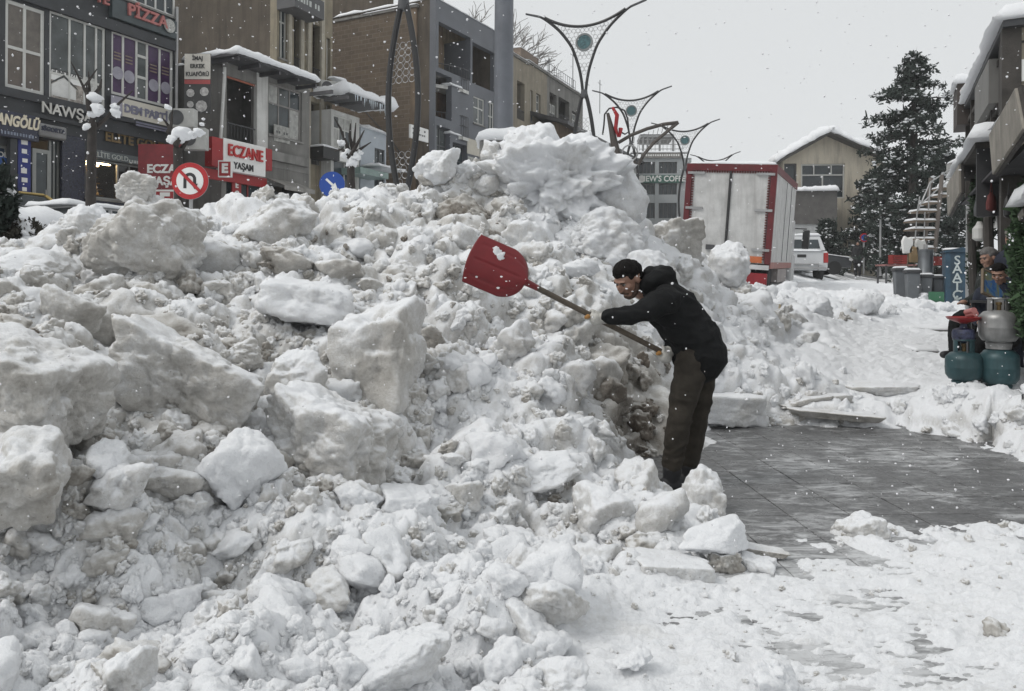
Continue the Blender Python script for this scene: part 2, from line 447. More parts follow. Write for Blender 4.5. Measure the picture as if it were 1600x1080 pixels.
def _warp(xy):      # distances matter relative to range: log-polar space
    Y = np.maximum(xy[:, 1], 0.5)
    return np.stack([xy[:, 0] / Y * 1.6, np.log(Y) * 1.6], 1)
_W = _warp(CT[:, :2])
def _solve(vals, lam=2e-3):
    n = len(_W)
    D = np.linalg.norm(_W[:, None] - _W[None], axis=2) + np.eye(n) * lam
    A = np.zeros((n + 3, n + 3)); A[:n, :n] = -D; A[np.arange(n), np.arange(n)] = lam
    A[:n, n] = 1; A[:n, n + 1:] = _W; A[n, :n] = 1; A[n + 1:, :n] = _W.T
    return np.linalg.solve(A, np.concatenate([vals, np.zeros(3)]))
_cz = _solve(CT[:, 2])
def heap_base(xy):
    w = _warp(xy); out = np.zeros((len(xy), 3))
    for a in range(0, len(w), 60000):
        q = w[a:a + 60000]
        D = np.linalg.norm(q[:, None] - _W[None], axis=2)
        out[a:a + 60000, 0] = -D @ _cz[:len(_W)] + _cz[len(_W)] + q @ _cz[len(_W) + 1:]
        k = 1 / (D ** 3 + 1e-4)
        k /= k.sum(1)[:, None]
        out[a:a + 60000, 1] = k @ CT[:, 3]; out[a:a + 60000, 2] = k @ CT[:, 4]
    return out
NC, NR = 820, 640
def heap_surface():
    k = np.linspace(-0.95, 0.98, NC)
    Y = np.exp(np.linspace(math.log(1.75), math.log(36.0), NR))
    K, YY = np.meshgrid(k, Y)
    xy = np.stack([(K * YY).ravel(), YY.ravel()], 1)
    hb = heap_base(xy)
    z, rough, dirt = hb[:, 0], hb[:, 1], hb[:, 2]
    z = np.maximum(z, np.where(xy[:, 1] > 9.3, ground_z(xy[:, 0], xy[:, 1]) + 0.01, -1))
    p = np.stack([xy[:, 0], xy[:, 1], z], 1).reshape(NR, NC, 3)
    du = np.gradient(p, axis=1); dv = np.gradient(p, axis=0)
    nrm = np.cross(du.reshape(-1, 3), dv.reshape(-1, 3)); nrm /= np.linalg.norm(nrm, axis=1)[:, None]
    p = p.reshape(-1, 3)
    far = smooth(14, 30, xy[:, 1])
    wp = p + 0.10 * np.stack([perlin(p * 2.3), perlin(p * 2.3 + 40), perlin(p * 2.3 + 80)], 1)
    wp2 = p + 0.045 * np.stack([perlin(p * 6), perlin(p * 6 + 40), perlin(p * 6 + 80)], 1)
    d = 0.17 * fbm(p * 1.1, 3)
    d += 0.50 * (domes(wp / 0.60) - 0.3) * 0.60
    d += 0.68 * (domes(wp2 / 0.27 + 9) - 0.25) * 0.29
    d += 0.42 * (domes(wp2 / 0.115 + 5) - 0.25) * 0.115
    d += (0.22 * (domes(p / 0.045 + 3) - 0.2) * 0.045) * (1 - far)
    d += 0.026 * fbm(p * 9, 4, 0.6) + 0.006 * fbm(p * 45, 3, .6)
    # ridged, torn texture
    d -= 0.05 * np.abs(perlin(wp * 3.1)) * 1.2
    d -= d[rough > .5].mean() + 0.03
    d += 0.035 * np.maximum(0, 1 - 3.2 * np.abs(perlin(wp2 * 7.3 + 3))) * perlin(p * 2 + 60)
    d *= rough
    # thin snow trodden in streaks over the pavement: low amplitude everywhere
    pf = np.stack([xy[:, 0] * 1.0, xy[:, 1] * 1.9, 0 * z], 1); pg = pf * np.array([1, 1.7, 1])
    thin = 0.010 * fbm(pf * 2.0, 5, 0.66) + 0.0155 * fbm(pg * 8 + 7, 4, 0.7) - 0.014 * np.maximum(0, fbm(pg * 5 + 70, 3) - .15) + 0.03 * np.maximum(0, fbm(p * 7 + 31, 3)) ** 1.5
    d += thin * (1 - np.clip(rough * 1.6, 0, 1)) * smooth(-0.09, -0.02, z)
    q = p + nrm * d[:, None]
    i = np.arange(NR * NC).reshape(NR, NC)
    f = np.stack([i[:-1, :-1], i[:-1, 1:], i[1:, 1:], i[1:, :-1]], -1).reshape(-1, 4)
    # leave out what lies under the paving
    keep = (q[f][:, :, 2].max(1) > -0.035)
    me = mesh_np('snow_heap', q, f[keep])
    at = me.attributes.new('dirt', 'FLOAT', 'POINT'); at.data.foreach_set('value', (dirt * 0.95).astype(np.float32))
    me.shade_smooth()
    o = link('snow_heap', me, SNOW_BASE)
    tag(o, 'long heap of ploughed grey-white snow filling the roadway', 'snow heap', kind='stuff')
    return o, q.reshape(NR, NC, 3), rough.reshape(NR, NC), dirt.reshape(NR, NC), nrm.reshape(NR, NC, 3)
HEAP, HQ, HROUGH, HDIRT, HNRM = heap_surface()

# ------------------------------------------------------------------ snow lumps
def ico(sub):
    bm = bmesh.new(); bmesh.ops.create_icosphere(bm, subdivisions=sub, radius=1)
    v = np.array([x.co[:] for x in bm.verts]); f = np.array([[a.index for a in q.verts] for q in bm.faces]); bm.free()
    return v, f
_ICO = {}
def lump_mesh(name, seed, sub=4, dims=(1, 1, 1), planes=9, blocky=0.6, nz=0.10, box=False, lumps=0.1, fine=0.7):
    if sub not in _ICO: _ICO[sub] = ico(sub)
    d, f = _ICO[sub]
    r_ = np.random.default_rng(seed)
    nrm = r_.normal(size=(planes, 3)); nrm /= np.linalg.norm(nrm, axis=1)[:, None]
    h = r_.uniform(0.62, 1.0, planes)
    if box:
        bn = np.array([[1, 0, 0], [-1, 0, 0], [0, 1, 0], [0, -1, 0], [0, 0, 1], [0, 0, -1]], float) + r_.normal(size=(6, 3)) * 0.13
        bn /= np.linalg.norm(bn, axis=1)[:, None]
        nrm = np.concatenate([bn, nrm[:max(0, planes - 6)]]); h = np.concatenate([np.full(6, 0.62), h[:max(0, planes - 6)] * 1.15])
    dots = np.maximum(d @ nrm.T, 0) / h
    pw = 6 + 16 * blocky
    rad = 1.0 / np.maximum((dots ** pw).sum(1) ** (1 / pw), 0.75)
    rad = np.minimum(rad, 1.3)
    p = d * rad[:, None]
    s = seed * 7.7
    mx = max(dims)
    e = np.array(dims) / mx
    pe = p * e
    disp = nz * fbm(pe * 1.6 + s, 4, 0.55) - 0.7 * nz * np.abs(perlin(pe * 2.3 + s + 4)) + lumps * (domes(pe * 2.7 + s + 0.2 * perlin(pe * 4 + s)[:, None]) - 0.25)
    m_ = pe * (mx if mx < .9 else .16)                 # crust detail in metres, whatever the size
    mm = m_ + .02 * np.stack([perlin(m_ * 14 + s), perlin(m_ * 14 + s + 30), perlin(m_ * 14 + s + 60)], 1)
    crust = .026 * (domes(mm / .095 + s) - .3) + .013 * fbm(mm * 22 + s, 3, .62) + .011 * (domes(mm / .036 + s) - .3) + .007 * fbm(m_ * 55 + s, 2) - .012 * np.maximum(0, 1 - 4 * np.abs(perlin(mm * 8 + s + 9)))
    disp = disp + fine * crust / (mx if mx < .9 else .16)
    p = p + d * disp[:, None]
    p = p - (p.max(0) + p.min(0)) / 2
    p = p / (p.max(0) - p.min(0)) * 2               # fills its stated size exactly
    me = mesh_np(name, p * np.array(dims), f)
    me.shade_smooth()
    me.materials.append(SNOW_CHUNK)
    return me
# hand-placed big pieces: name, u, v, distance, (half w, half d, half h in px-widths of that distance), rot(deg xyz), opts, grime, label, cat
HERO = [
 ('snow_lump',214,300,6.35,(31,31,29),(8,-6,20),dict(seed=1,planes=14,blocky=.1,lumps=.10,nz=.07),.35,'rounded snow lump balanced on top of the snowman-like stack'),
 ('snow_lump',229,346,6.4,(46,46,42),(0,10,60),dict(seed=2,planes=14,blocky=.15,nz=.08),.38,'squat neck lump between the balanced lump and the fat body of the snowman-like stack'),
 ('snow_lump',230,400,6.3,(92,88,80),(0,0,10),dict(seed=3,planes=14,blocky=.15,nz=.14,lumps=.14),.38,'big round dirty body at the bottom of the snowman-like stack'),
 ('snow_block',34,606,3.5,(118,100,76),(6,20,-12),dict(seed=4,box=True,planes=10,blocky=.4,nz=.12,lumps=.1),.42,'huge tilted slab of dirty snow with white top at heap\'s near corner'),
 ('snow_block',32,752,3.05,(72,80,68),(10,-12,15),dict(seed=5,box=True,planes=10,blocky=.4,nz=.12,lumps=.08),.5,'dirty snow block wedged below the huge tilted slab'),
 ('snow_block',285,600,4.35,(118,100,64),(-4,28,10),dict(seed=6,box=True,planes=11,blocky=.25,nz=.15,lumps=.1),.42,'long dirty wedge of packed snow sloping beside the huge tilted slab'),
 ('snow_lump',377,730,3.85,(70,60,58),(10,5,30),dict(seed=7,planes=9,blocky=.7,lumps=.07),-.6,'bright white clean snow boulder among dirty pieces'),
 ('snow_block',516,684,4.45,(98,88,74),(4,18,-16),dict(seed=8,box=True,planes=11,blocky=.3,nz=.14,lumps=.1),.36,'broad grey slab of packed snow leaning with a dark hollow under its corner'),
 ('snow_block',592,560,5.35,(66,80,92),(2,-2,-14),dict(seed=9,box=True,planes=9,blocky=.55,nz=.14,lumps=.14),.32,'upright snow block with one flat sawn side standing mid-heap'),
 ('snow_block',484,476,5.75,(74,60,36),(0,9,8),dict(seed=10,box=True,planes=9,blocky=.4,nz=.12,lumps=.06),.0,'smooth whitish loaf-shaped snow slab lying beside the upright block'),
 ('snow_lump',862,296,9.3,(118,110,82),(8,-10,25),dict(seed=12,planes=12,blocky=.4,nz=.2,lumps=.2,fine=1.6),.02,'largest white boulder of snow crowning the top of the heap'),
 ('snow_lump',842,236,9.4,(62,60,44),(0,20,5),dict(seed=13,planes=10,blocky=.5,nz=.18,fine=1.5),.0,'white snow knob on the very summit of the heap'),
 ('snow_lump',950,312,9.4,(62,66,74),(0,-14,65),dict(seed=14,planes=9,blocky=.6,nz=.16,fine=1.5),.02,'tall clean snow boulder shouldering the summit boulder'),
 ('snow_lump',925,372,9.0,(86,76,52),(12,8,40),dict(seed=15,planes=10,blocky=.5,nz=.15,fine=1.5,lumps=.15),.1,'broad clean snow boulder below the summit boulder'),
 ('snow_lump',722,345,8.7,(48,40,40),(0,15,30),dict(seed=16,planes=9,blocky=.4,nz=.16),.7,'brown earthy lump stuck in the heap under the summit'),
 ('snow_lump',686,262,9.0,(40,38,26),(0,-28,0),dict(seed=17,planes=8,blocky=.4),.05,'oblong snow lump lying on the ridge left of the summit boulder'),
 ('snow_lump',1052,372,10.2,(38,38,36),(5,5,20),dict(seed=18,box=True,planes=8,blocky=.7),.42,'grey cube-like lump capped with snow beside the truck\'s corner'),
 ('snow_lump',1143,412,11.5,(34,30,36),(0,-25,10),dict(seed=19,planes=8,blocky=.8),.12,'pointed snow lump in front of the truck tail'),
 ('snow_lump',1112,836,4.15,(60,46,30),(6,-8,12),dict(seed=20,planes=8,blocky=.6,nz=.07,lumps=.05),-.4,'clean white snow lump resting on the flat ice slabs'),
 ('snow_block',1042,888,3.95,(70,44,20),(-2,5,6),dict(seed=21,box=True,planes=6,blocky=.9,nz=.04,lumps=.03),.35,'flat ice slab with a beige edge at the foot of the heap'),
 ('snow_block',1134,872,4.1,(32,26,20),(4,-6,30),dict(seed=22,box=True,planes=7,blocky=.8,nz=.05),.6,'brown ice piece propping the clean white lump'),
 ('snow_block',1182,880,4.12,(32,24,15),(0,10,-20),dict(seed=23,box=True,planes=7,blocky=.7),.05,'small white slab at the right end of the ice slabs'),
 ('snow_block',1196,858,4.3,(36,20,7),(0,3,-10),dict(seed=24,box=True,planes=6,blocky=.95,nz=.03,lumps=.02),.5,'thin plate of ice lying on the trodden snow'),
 ('snow_lump',1100,778,5.1,(40,38,50),(0,14,20),dict(seed=25,planes=10,blocky=.6,nz=.08),.25,'tall snow lump right in front of the shoveller\'s boot'),
 ('snow_lump',1026,780,5.25,(38,34,32),(0,-8,50),dict(seed=26,planes=9,blocky=.5),.35,'beige snow lump beside the shoveller\'s boot'),
 ('snow_lump',952,806,4.65,(54,50,50),(5,4,15),dict(seed=27,planes=11,blocky=.5),.25,'big rounded snow boulder near the foot of the heap'),
 ('snow_lump',850,738,4.9,(58,44,26),(0,-12,14),dict(seed=28,planes=8,blocky=.6,lumps=.05),.1,'long pale snow lump lying crosswise on the heap'),
 ('snow_lump',826,984,3.15,(60,52,40),(4,14,-12),dict(seed=29,planes=8,blocky=.7,lumps=.05),.12,'smooth snow boulder by the edge of the trodden snow'),
 ('snow_lump',628,1032,2.75,(88,56,40),(4,-24,8),dict(seed=30,planes=8,blocky=.6,lumps=.06),.18,'long loaf of snow lying at the near foot of the heap'),
 ('snow_lump',792,1036,2.85,(50,44,46),(0,8,40),dict(seed=31,planes=8,blocky=.75,lumps=.04),-.2,'angular white snow boulder next to the long loaf of snow'),
 ('snow_lump',868,1066,2.7,(58,46,34),(0,-16,-20),dict(seed=32,planes=8,blocky=.7),.15,'snow boulder with a beige vein at the edge of the trodden snow'),
 ('snow_lump',576,1012,2.9,(40,36,30),(0,0,70),dict(seed=33,planes=8,blocky=.5),.05,'small round white boulder behind the long loaf of snow'),
 ('snow_lump',1212,1062,2.8,(40,36,32),(0,5,10),dict(seed=34,planes=9,blocky=.45,nz=.14),-.3,'soft white snow clump lying alone on the trodden snow'),
 ('snow_lump',996,1027,2.95,(32,24,16),(0,0,20),dict(seed=35,planes=9,blocky=.4),-.2,'low white snow clod on the trodden snow beside the heap'),
 ('snow_lump',1345,826,4.7,(36,30,24),(0,-18,10),dict(seed=36,box=True,planes=8,blocky=.7),.2,'snow slab standing up on the ridge before the wet paving'),
 ('snow_lump',1335,852,4.55,(36,26,14),(0,4,-10),dict(seed=37,planes=8,blocky=.6),.4,'beige flattened piece under the standing snow slab'),
 ('snow_lump',235,1048,2.55,(76,60,42),(0,6,10),dict(seed=38,planes=10,blocky=.2,nz=.2,lumps=.2),.6,'brown crumbly clod in the white foreground snow'),
 ('snow_lump',116,357,7.0,(38,36,33),(0,-4,15),dict(seed=39,planes=9,blocky=.65),.12,'snow boulder beside the snowy bush'),
 ('snow_lump',112,502,5.0,(46,44,48),(0,8,25),dict(seed=40,planes=10,blocky=.5),.5,'round dirty boulder below the snowman-like stack'),
 ('snow_lump',52,425,5.9,(62,50,34),(0,6,0),dict(seed=41,planes=9,blocky=.5),.25,'wide lump of snow below the snowy bush'),
 ('snow_lump',30,490,5.0,(50,46,36),(0,0,45),dict(seed=42,planes=9,blocky=.5),.2,'rounded snow lump at the outer end of the heap'),
 ('snow_lump',462,588,4.9,(48,44,38),(0,-6,15),dict(seed=43,planes=10,blocky=.65),.3,'cornered snow boulder in front of the upright block'),
 ('snow_lump',382,556,5.2,(30,28,28),(0,8,30),dict(seed=44,planes=9,blocky=.8),.45,'small angular block on the long dirty wedge'),
 ('snow_lump',232,760,3.75,(76,64,58),(0,4,35),dict(seed=45,planes=12,blocky=.2,nz=.18,lumps=.16),.45,'crumbling dirty lump next to the bright white boulder'),
 ('snow_lump',640,792,4.2,(48,40,32),(0,0,20),dict(seed=46,box=True,planes=8,blocky=.7),-.4,'white cube of snow under the grey leaning slab'),
 ('snow_lump',560,776,4.1,(42,34,24),(0,6,-15),dict(seed=47,planes=8,blocky=.7),-.4,'flat white snow piece under the grey leaning slab'),
 ('snow_lump',900,905,3.85,(34,30,32),(0,10,15),dict(seed=48,planes=8,blocky=.8),.2,'upright angular chunk at the toe of the heap'),
 ('snow_lump',880,612,6.15,(50,44,52),(0,0,20),dict(seed=49,planes=10,blocky=.5),.3,'bulging lump at the edge of the dug face'),
 ('snow_block',1148,638,8.3,(62,44,26),(0,3,4),dict(seed=50,box=True,planes=9,blocky=.5,nz=.1,lumps=.05),.1,'smooth bluish snow block behind the shoveller at the paving edge'),
 ('snow_block',1300,644,8.42,(78,44,8),(2,3,-4),dict(seed=51,box=True,planes=11,blocky=.4,nz=.14,lumps=.06),.45,'broad broken plate of brownish ice at the far edge of the paving'),
 ('snow_block',1262,622,8.8,(66,44,9),(-3,-4,10),dict(seed=52,box=True,planes=11,blocky=.4,nz=.14,lumps=.06),.35,'second ice plate lying behind the broad broken plate'),
 ('snow_block',1372,602,9.2,(52,40,9),(2,-5,-6),dict(seed=53,box=True,planes=11,blocky=.4,nz=.14,lumps=.06),.3,'ice plate at the edge of the snowy walkway'),
 ('snow_lump',1215,495,11.5,(22,20,26),(0,30,10),dict(seed=54,planes=8,blocky=.8),.45,'grey leaning lump in the far part of the heap'),
 ('snow_lump',1265,478,13.5,(40,38,28),(0,0,10),dict(seed=55,planes=9,blocky=.5),.05,'wide boulder in the far part of the heap below the pickup'),
 ('snow_lump',1350,476,15.5,(32,30,24),(0,0,40),dict(seed=56,planes=9,blocky=.5),.02,'round boulder at the end of the snowy walkway'),
 ('snow_lump',1000,430,8.7,(44,40,40),(0,0,40),dict(seed=57,planes=9,blocky=.5),.15,'rounded lump right behind the shoveller\'s hood'),
 ('snow_lump',815,378,8.4,(36,34,34),(0,0,40),dict(seed=58,planes=9,blocky=.5),.25,'grey rounded lump above the red shovel blade'),
 ('snow_lump',700,575,5.9,(44,38,40),(0,10,0),dict(seed=59,planes=9,blocky=.5),.3,'lump leaning on the flat sawn side of the upright block'),
 ('snow_lump',430,352,7.5,(66,60,36),(0,-6,10),dict(seed=60,planes=12,blocky=.35,nz=.14),.3,'broad rounded hump on the ridge by the blue arrow sign'),
]
for (nm, u, v, Y, hp, rot, opt, dirt, label) in HERO:
    s = Y / F_PX
    dims = tuple(1.04 * x * s for x in hp)
    sub = 6 if hp[0] > 80 else 5
    me = lump_mesh(nm, dims=dims, sub=sub, **opt)
    o = link(nm, me)
    o.location = P(u, v, Y); o.rotation_euler = [R(a) for a in rot]
    o['dirt'] = float(dirt)
    tag(o, label, 'snow block' if nm == 'snow_block' else 'snow lump')

# medium lumps: individuals that share a few meshes
MED = [lump_mesh('snow_lump', 100 + i, sub=4, dims=(1, random.uniform(.75, 1), random.uniform(.55, .95)), planes=random.choice((9, 12, 14)), blocky=random.uniform(.05, .5), nz=.13, lumps=.15) for i in range(12)]
hero_px = np.array([(h[1], h[2], max(h[4][0], h[4][2])) for h in HERO], float)
def pick_weights():
    UU = CX + HQ[..., 0] / HQ[..., 1] * F_PX; VV = HOR - (HQ[..., 2] - CAM_Z) / HQ[..., 1] * F_PX
    a = np.abs((UU[:-1, 1:] - UU[:-1, :-1]) * (VV[:-1, :-1] - VV[1:, :-1]))
    fac = VV[:-1, :-1] > VV[1:, :-1]                 # slopes that face the viewer
    inn = (UU[:-1, :-1] > -60) & (UU[:-1, :-1] < 1660) & (VV[:-1, :-1] < 1130) & (HQ[:-1, :-1, 2] > -.02) & (HQ[:-1, :-1, 1] < 22)
    return a * fac * inn
PW = pick_weights()
def picker(w, seed):
    r_ = np.random.default_rng(seed); c = np.cumsum(w.ravel()); c /= c[-1]
    while True:
        for j in np.searchsorted(c, r_.random(4096)):
            yield np.unravel_index(j, w.shape)
def surf(k, Y):
    j = int(round((k + 0.95) / 1.93 * (NC - 1))); i = int(round(math.log(Y / 1.75) / math.log(36.0 / 1.75) * (NR - 1)))
    j = min(max(j, 0), NC - 1); i = min(max(i, 0), NR - 1)
    return HQ[i, j], HROUGH[i, j], HDIRT[i, j]
r = random.Random(21); n = 0; tries = 0; pk = picker(PW, 31)
while n < 235 and tries < 20000:
    tries += 1
    i_, j_ = next(pk); q, ro, di = HQ[i_, j_], HROUGH[i_, j_], HDIRT[i_, j_]
    Y = float(q[1]); k = float(q[0] / q[1])
    if ro < 0.45: continue
    u = CX + k * F_PX; v = HOR - (q[2] - CAM_Z) / Y * F_PX
    rp = math.exp(r.gauss(math.log(26), 0.4)) * (1 if Y > 3.6 else 1.3)
    rp = min(rp, 58)
    if v < 190 or (u < 740 and v < 372 - .07 * max(0, u - 300)) or np.any(np.hypot(hero_px[:, 0] - u, hero_px[:, 1] - v) < 0.45 * hero_px[:, 2]): continue
    if 1020 < u < 1180 and 540 < v < 770 and Y < 7: continue
    if k > 0.16 and Y < 6.6 and Y > 4.9: continue
    size = rp * Y / F_PX
    if size > 0.34: continue
    o = link('snow_lump', r.choice(MED))
    sc = size * 1.1
    o.scale = (sc, sc * r.uniform(.8, 1.1), sc * r.uniform(.75, 1.1))
    o.location = Vector(q.tolist()) + Vector((0, 0, size * r.uniform(-.35, .25)))
    o.rotation_euler = (r.uniform(-.5, .5), r.uniform(-.5, .5), r.uniform(0, 6.28))
    o['dirt'] = float(np.clip(di + r.gauss(0, .22), -.4, .9))
    tag(o, 'loose lump of packed snow lying among others on the heap', 'snow lump', 'loose lumps on the snow heap')
    n += 1
print('medium lumps', n)

# crumbs: far too many to count
def crumbs():
    protos = bpy.data.collections.new('crumb_shapes')
    for i in range(8):
        me = lump_mesh('crumb', 200 + i, sub=4, dims=(1, .85, .7), planes=11, blocky=random.uniform(.05, .5), nz=.2, lumps=.2, fine=1.3)
        me.materials.clear(); me.materials.append(SNOW_BITS)
        o = bpy.data.objects.new('crumb', me); protos.objects.link(o)
    pts, sc, rot, di = [], [], [], []; pk = picker(PW, 41)
    r_ = np.random.default_rng(4)
    while len(pts) < 5600:
        i_, j_ = next(pk); q, ro, d = HQ[i_, j_], HROUGH[i_, j_], HDIRT[i_, j_]; Y = float(q[1])
        acc = ro if ro > .3 else (0.16 if Y < 5 else 0.03)
        if r_.random() > acc: continue
        rp = math.exp(r_.normal(math.log(8.5), .6))
        if ro < .3: rp *= 0.5
        s = min(rp, 30) * Y / F_PX
        pts.append(q + np.array([0, 0, s * r_.uniform(-.55, .15)])); sc.append(s); rot.append(r_.uniform(0, 6.28, 3)); di.append(d + r_.normal(0, .2))
    me = bpy.data.meshes.new('snow_crumbs'); me.from_pydata([tuple(x) for x in pts], [], [])
    for nme, ty, val in (('sc', 'FLOAT', sc), ('dirt', 'FLOAT', di)):
        a = me.attributes.new(nme, ty, 'POINT'); a.data.foreach_set('value', np.array(val, np.float32))
    a = me.attributes.new('rot', 'FLOAT_VECTOR', 'POINT'); a.data.foreach_set('vector', np.array(rot, np.float32).ravel())
    o = link('snow_crumbs', me)
    tag(o, 'crumbs of broken snow scattered over heap and trodden snow', 'snow', kind='stuff')
    ng = bpy.data.node_groups.new('scatter_crumbs', 'GeometryNodeTree')
    ng.interface.new_socket('Geometry', in_out='INPUT', socket_type='NodeSocketGeometry')
    ng.interface.new_socket('Geometry', in_out='OUTPUT', socket_type='NodeSocketGeometry')
    nn, L = ng.nodes, ng.links
    gi, go = nn.new('NodeGroupInput'), nn.new('NodeGroupOutput')
    ci = nn.new('GeometryNodeCollectionInfo'); ci.inputs[0].default_value = protos; ci.inputs['Separate Children'].default_value = True
    iop = nn.new('GeometryNodeInstanceOnPoints'); iop.inputs['Pick Instance'].default_value = True
    def attr(nme, ty):
        a_ = nn.new('GeometryNodeInputNamedAttribute'); a_.data_type = ty; a_.inputs[0].default_value = nme
        return a_.outputs[0]
    L.new(gi.outputs[0], iop.inputs['Points']); L.new(ci.outputs[0], iop.inputs['Instance'])
    L.new(attr('rot', 'FLOAT_VECTOR'), iop.inputs['Rotation'])
    L.new(attr('sc', 'FLOAT'), iop.inputs['Scale'])
    L.new(iop.outputs[0], go.inputs[0])
    md = o.modifiers.new('scatter', 'NODES'); md.node_group = ng
crumbs()
# ------------------------------------------------------------------ building materials
CLAD = M('dark_stone_cladding', (0.0303, 0.0330, 0.0374), 0.5, var=.3, scale=2, grain=.15)
NAVY = M('navy_panel', (0.016, 0.02, 0.042), 0.3, var=.4, scale=6)
WFRAME = M('white_window_frame', (0.5270, 0.5270, 0.5015), 0.45, var=.08)
GFRAME = M('grey_aluminium_frame', (0.2640, 0.2720, 0.2640), 0.4, metal=.3, var=.1)
GLASS = M('dark_window_glass', (0.035, 0.045, 0.05), 0.08, var=.5, scale=1.2)
GLASS2 = M('dusty_window_glass', (0.075, 0.085, 0.085), 0.18, var=.5, scale=1.5)
CURT = M('curtained_glass', (0.34, 0.34, 0.32), 0.3, var=.35, scale=5)
INT = M('dim_interior', (0.05, 0.047, 0.043), 0.9, var=.3)
STUCCO_D = M('dark_rough_stucco', (0.088, 0.072, 0.055), 0.95, var=.28, scale=1.1, grain=.6, streak=True)
STUCCO_B = M('beige_stucco', (0.2550, 0.2253, 0.1742), 0.9, var=.16, scale=1.5, grain=.25, streak=True, dirt=(.16, .14, .12))
STUCCO_G = M('weathered_grey_render', (0.1800, 0.1762, 0.1650), 0.92, var=.2, scale=1.4, grain=.3, streak=True, dirt=(.1, .095, .09))
CONC = M('raw_concrete', (0.2160, 0.2120, 0.2000), 0.9, var=.18, scale=2, grain=.25, streak=True)
WHITEWALL = M('off_white_paint', (0.55, 0.55, 0.53), 0.8, var=.12, scale=2, streak=True, dirt=(.3, .29, .27))
GREYCLAD = M('grey_facade_panel', (0.1080, 0.1160, 0.1320), 0.5, var=.14, scale=1.0)
BROWN = M('brown_render', (0.1632, 0.1200, 0.0816), 0.9, var=.3, scale=1.3, grain=.3, streak=True)
BLACK = M('black_metal', (0.02, 0.02, 0.021), 0.45, var=.3)
DKGREY = M('dark_grey_metal', (0.07, 0.072, 0.076), 0.5, var=.2)
RED = M('red_sign_panel', (0.2940, 0.0126, 0.0154), 0.4, var=.12)
REDL = M('red_letters', (0.4400, 0.0160, 0.0160), 0.35, var=.08)
WHITE = M('white_sign', (0.74, 0.74, 0.72), 0.45, var=.06)
CREAM = M('cream_letters', (0.66, 0.6, 0.47), 0.45, var=.08)
BLUE = M('blue_banner', (0.012, 0.022, 0.16), 0.5, var=.3, scale=5)
PURPLE = M('purple_window_film', (0.05, 0.02, 0.07), 0.3, var=.4, scale=4)
LILAC = M('lilac_print', (0.3, 0.29, 0.34), 0.4, var=.2)
GOLD = M('dull_gold_letters', (0.17, 0.115, 0.05), 0.4, metal=.4)
METAL = M('galvanised_metal', (0.36, 0.36, 0.36), 0.4, metal=.7, var=.15)
BEIGE = M('beige_banner', (0.56, 0.53, 0.46), 0.6, var=.07)
def brick_mat(name, col, mort, sx=0.4, sz=0.2):
    m, nt, b = new_mat(name)
    co = obj_co(nt)
    sp = N(nt, 'ShaderNodeSeparateXYZ'); nt.links.new(co, sp.inputs[0])
    cb = N(nt, 'ShaderNodeCombineXYZ'); nt.links.new(math_(nt, 'ADD', sp.outputs[0], sp.outputs[1]), cb.inputs[0]); nt.links.new(sp.outputs[2], cb.inputs[1])
    br = N(nt, 'ShaderNodeTexBrick'); nt.links.new(cb.outputs[0], br.inputs['Vector'])
    br.inputs['Scale'].default_value = 1; br.inputs['Brick Width'].default_value = sx; br.inputs['Row Height'].default_value = sz
    br.inputs['Mortar Size'].default_value = 0.012; br.inputs['Bias'].default_value = 0.0
    br.inputs['Color1'].default_value = tuple(col) + (1,); br.inputs['Color2'].default_value = tuple(c * .72 for c in col) + (1,)
    br.inputs['Mortar'].default_value = tuple(mort) + (1,)
    p = pos(nt)
    c = mixc(nt, ramp(nt, noise(nt, p, .7, 6, .65), [(.4, (0, 0, 0)), (.75, (.7, .7, .7))]), br.outputs['Color'], tuple(c * .6 for c in col))
    nt.links.new(c, b.inputs['Base Color']); b.inputs['Roughness'].default_value = .92
    bump(nt, b, math_(nt, 'ADD', math_(nt, 'MULTIPLY', br.outputs['Fac'], -1.0), noise(nt, p, 20, 5)), .5, .02)
    return m
BRICK = brick_mat('brown_block_wall', (.14, .106, .074), (.175, .145, .115))

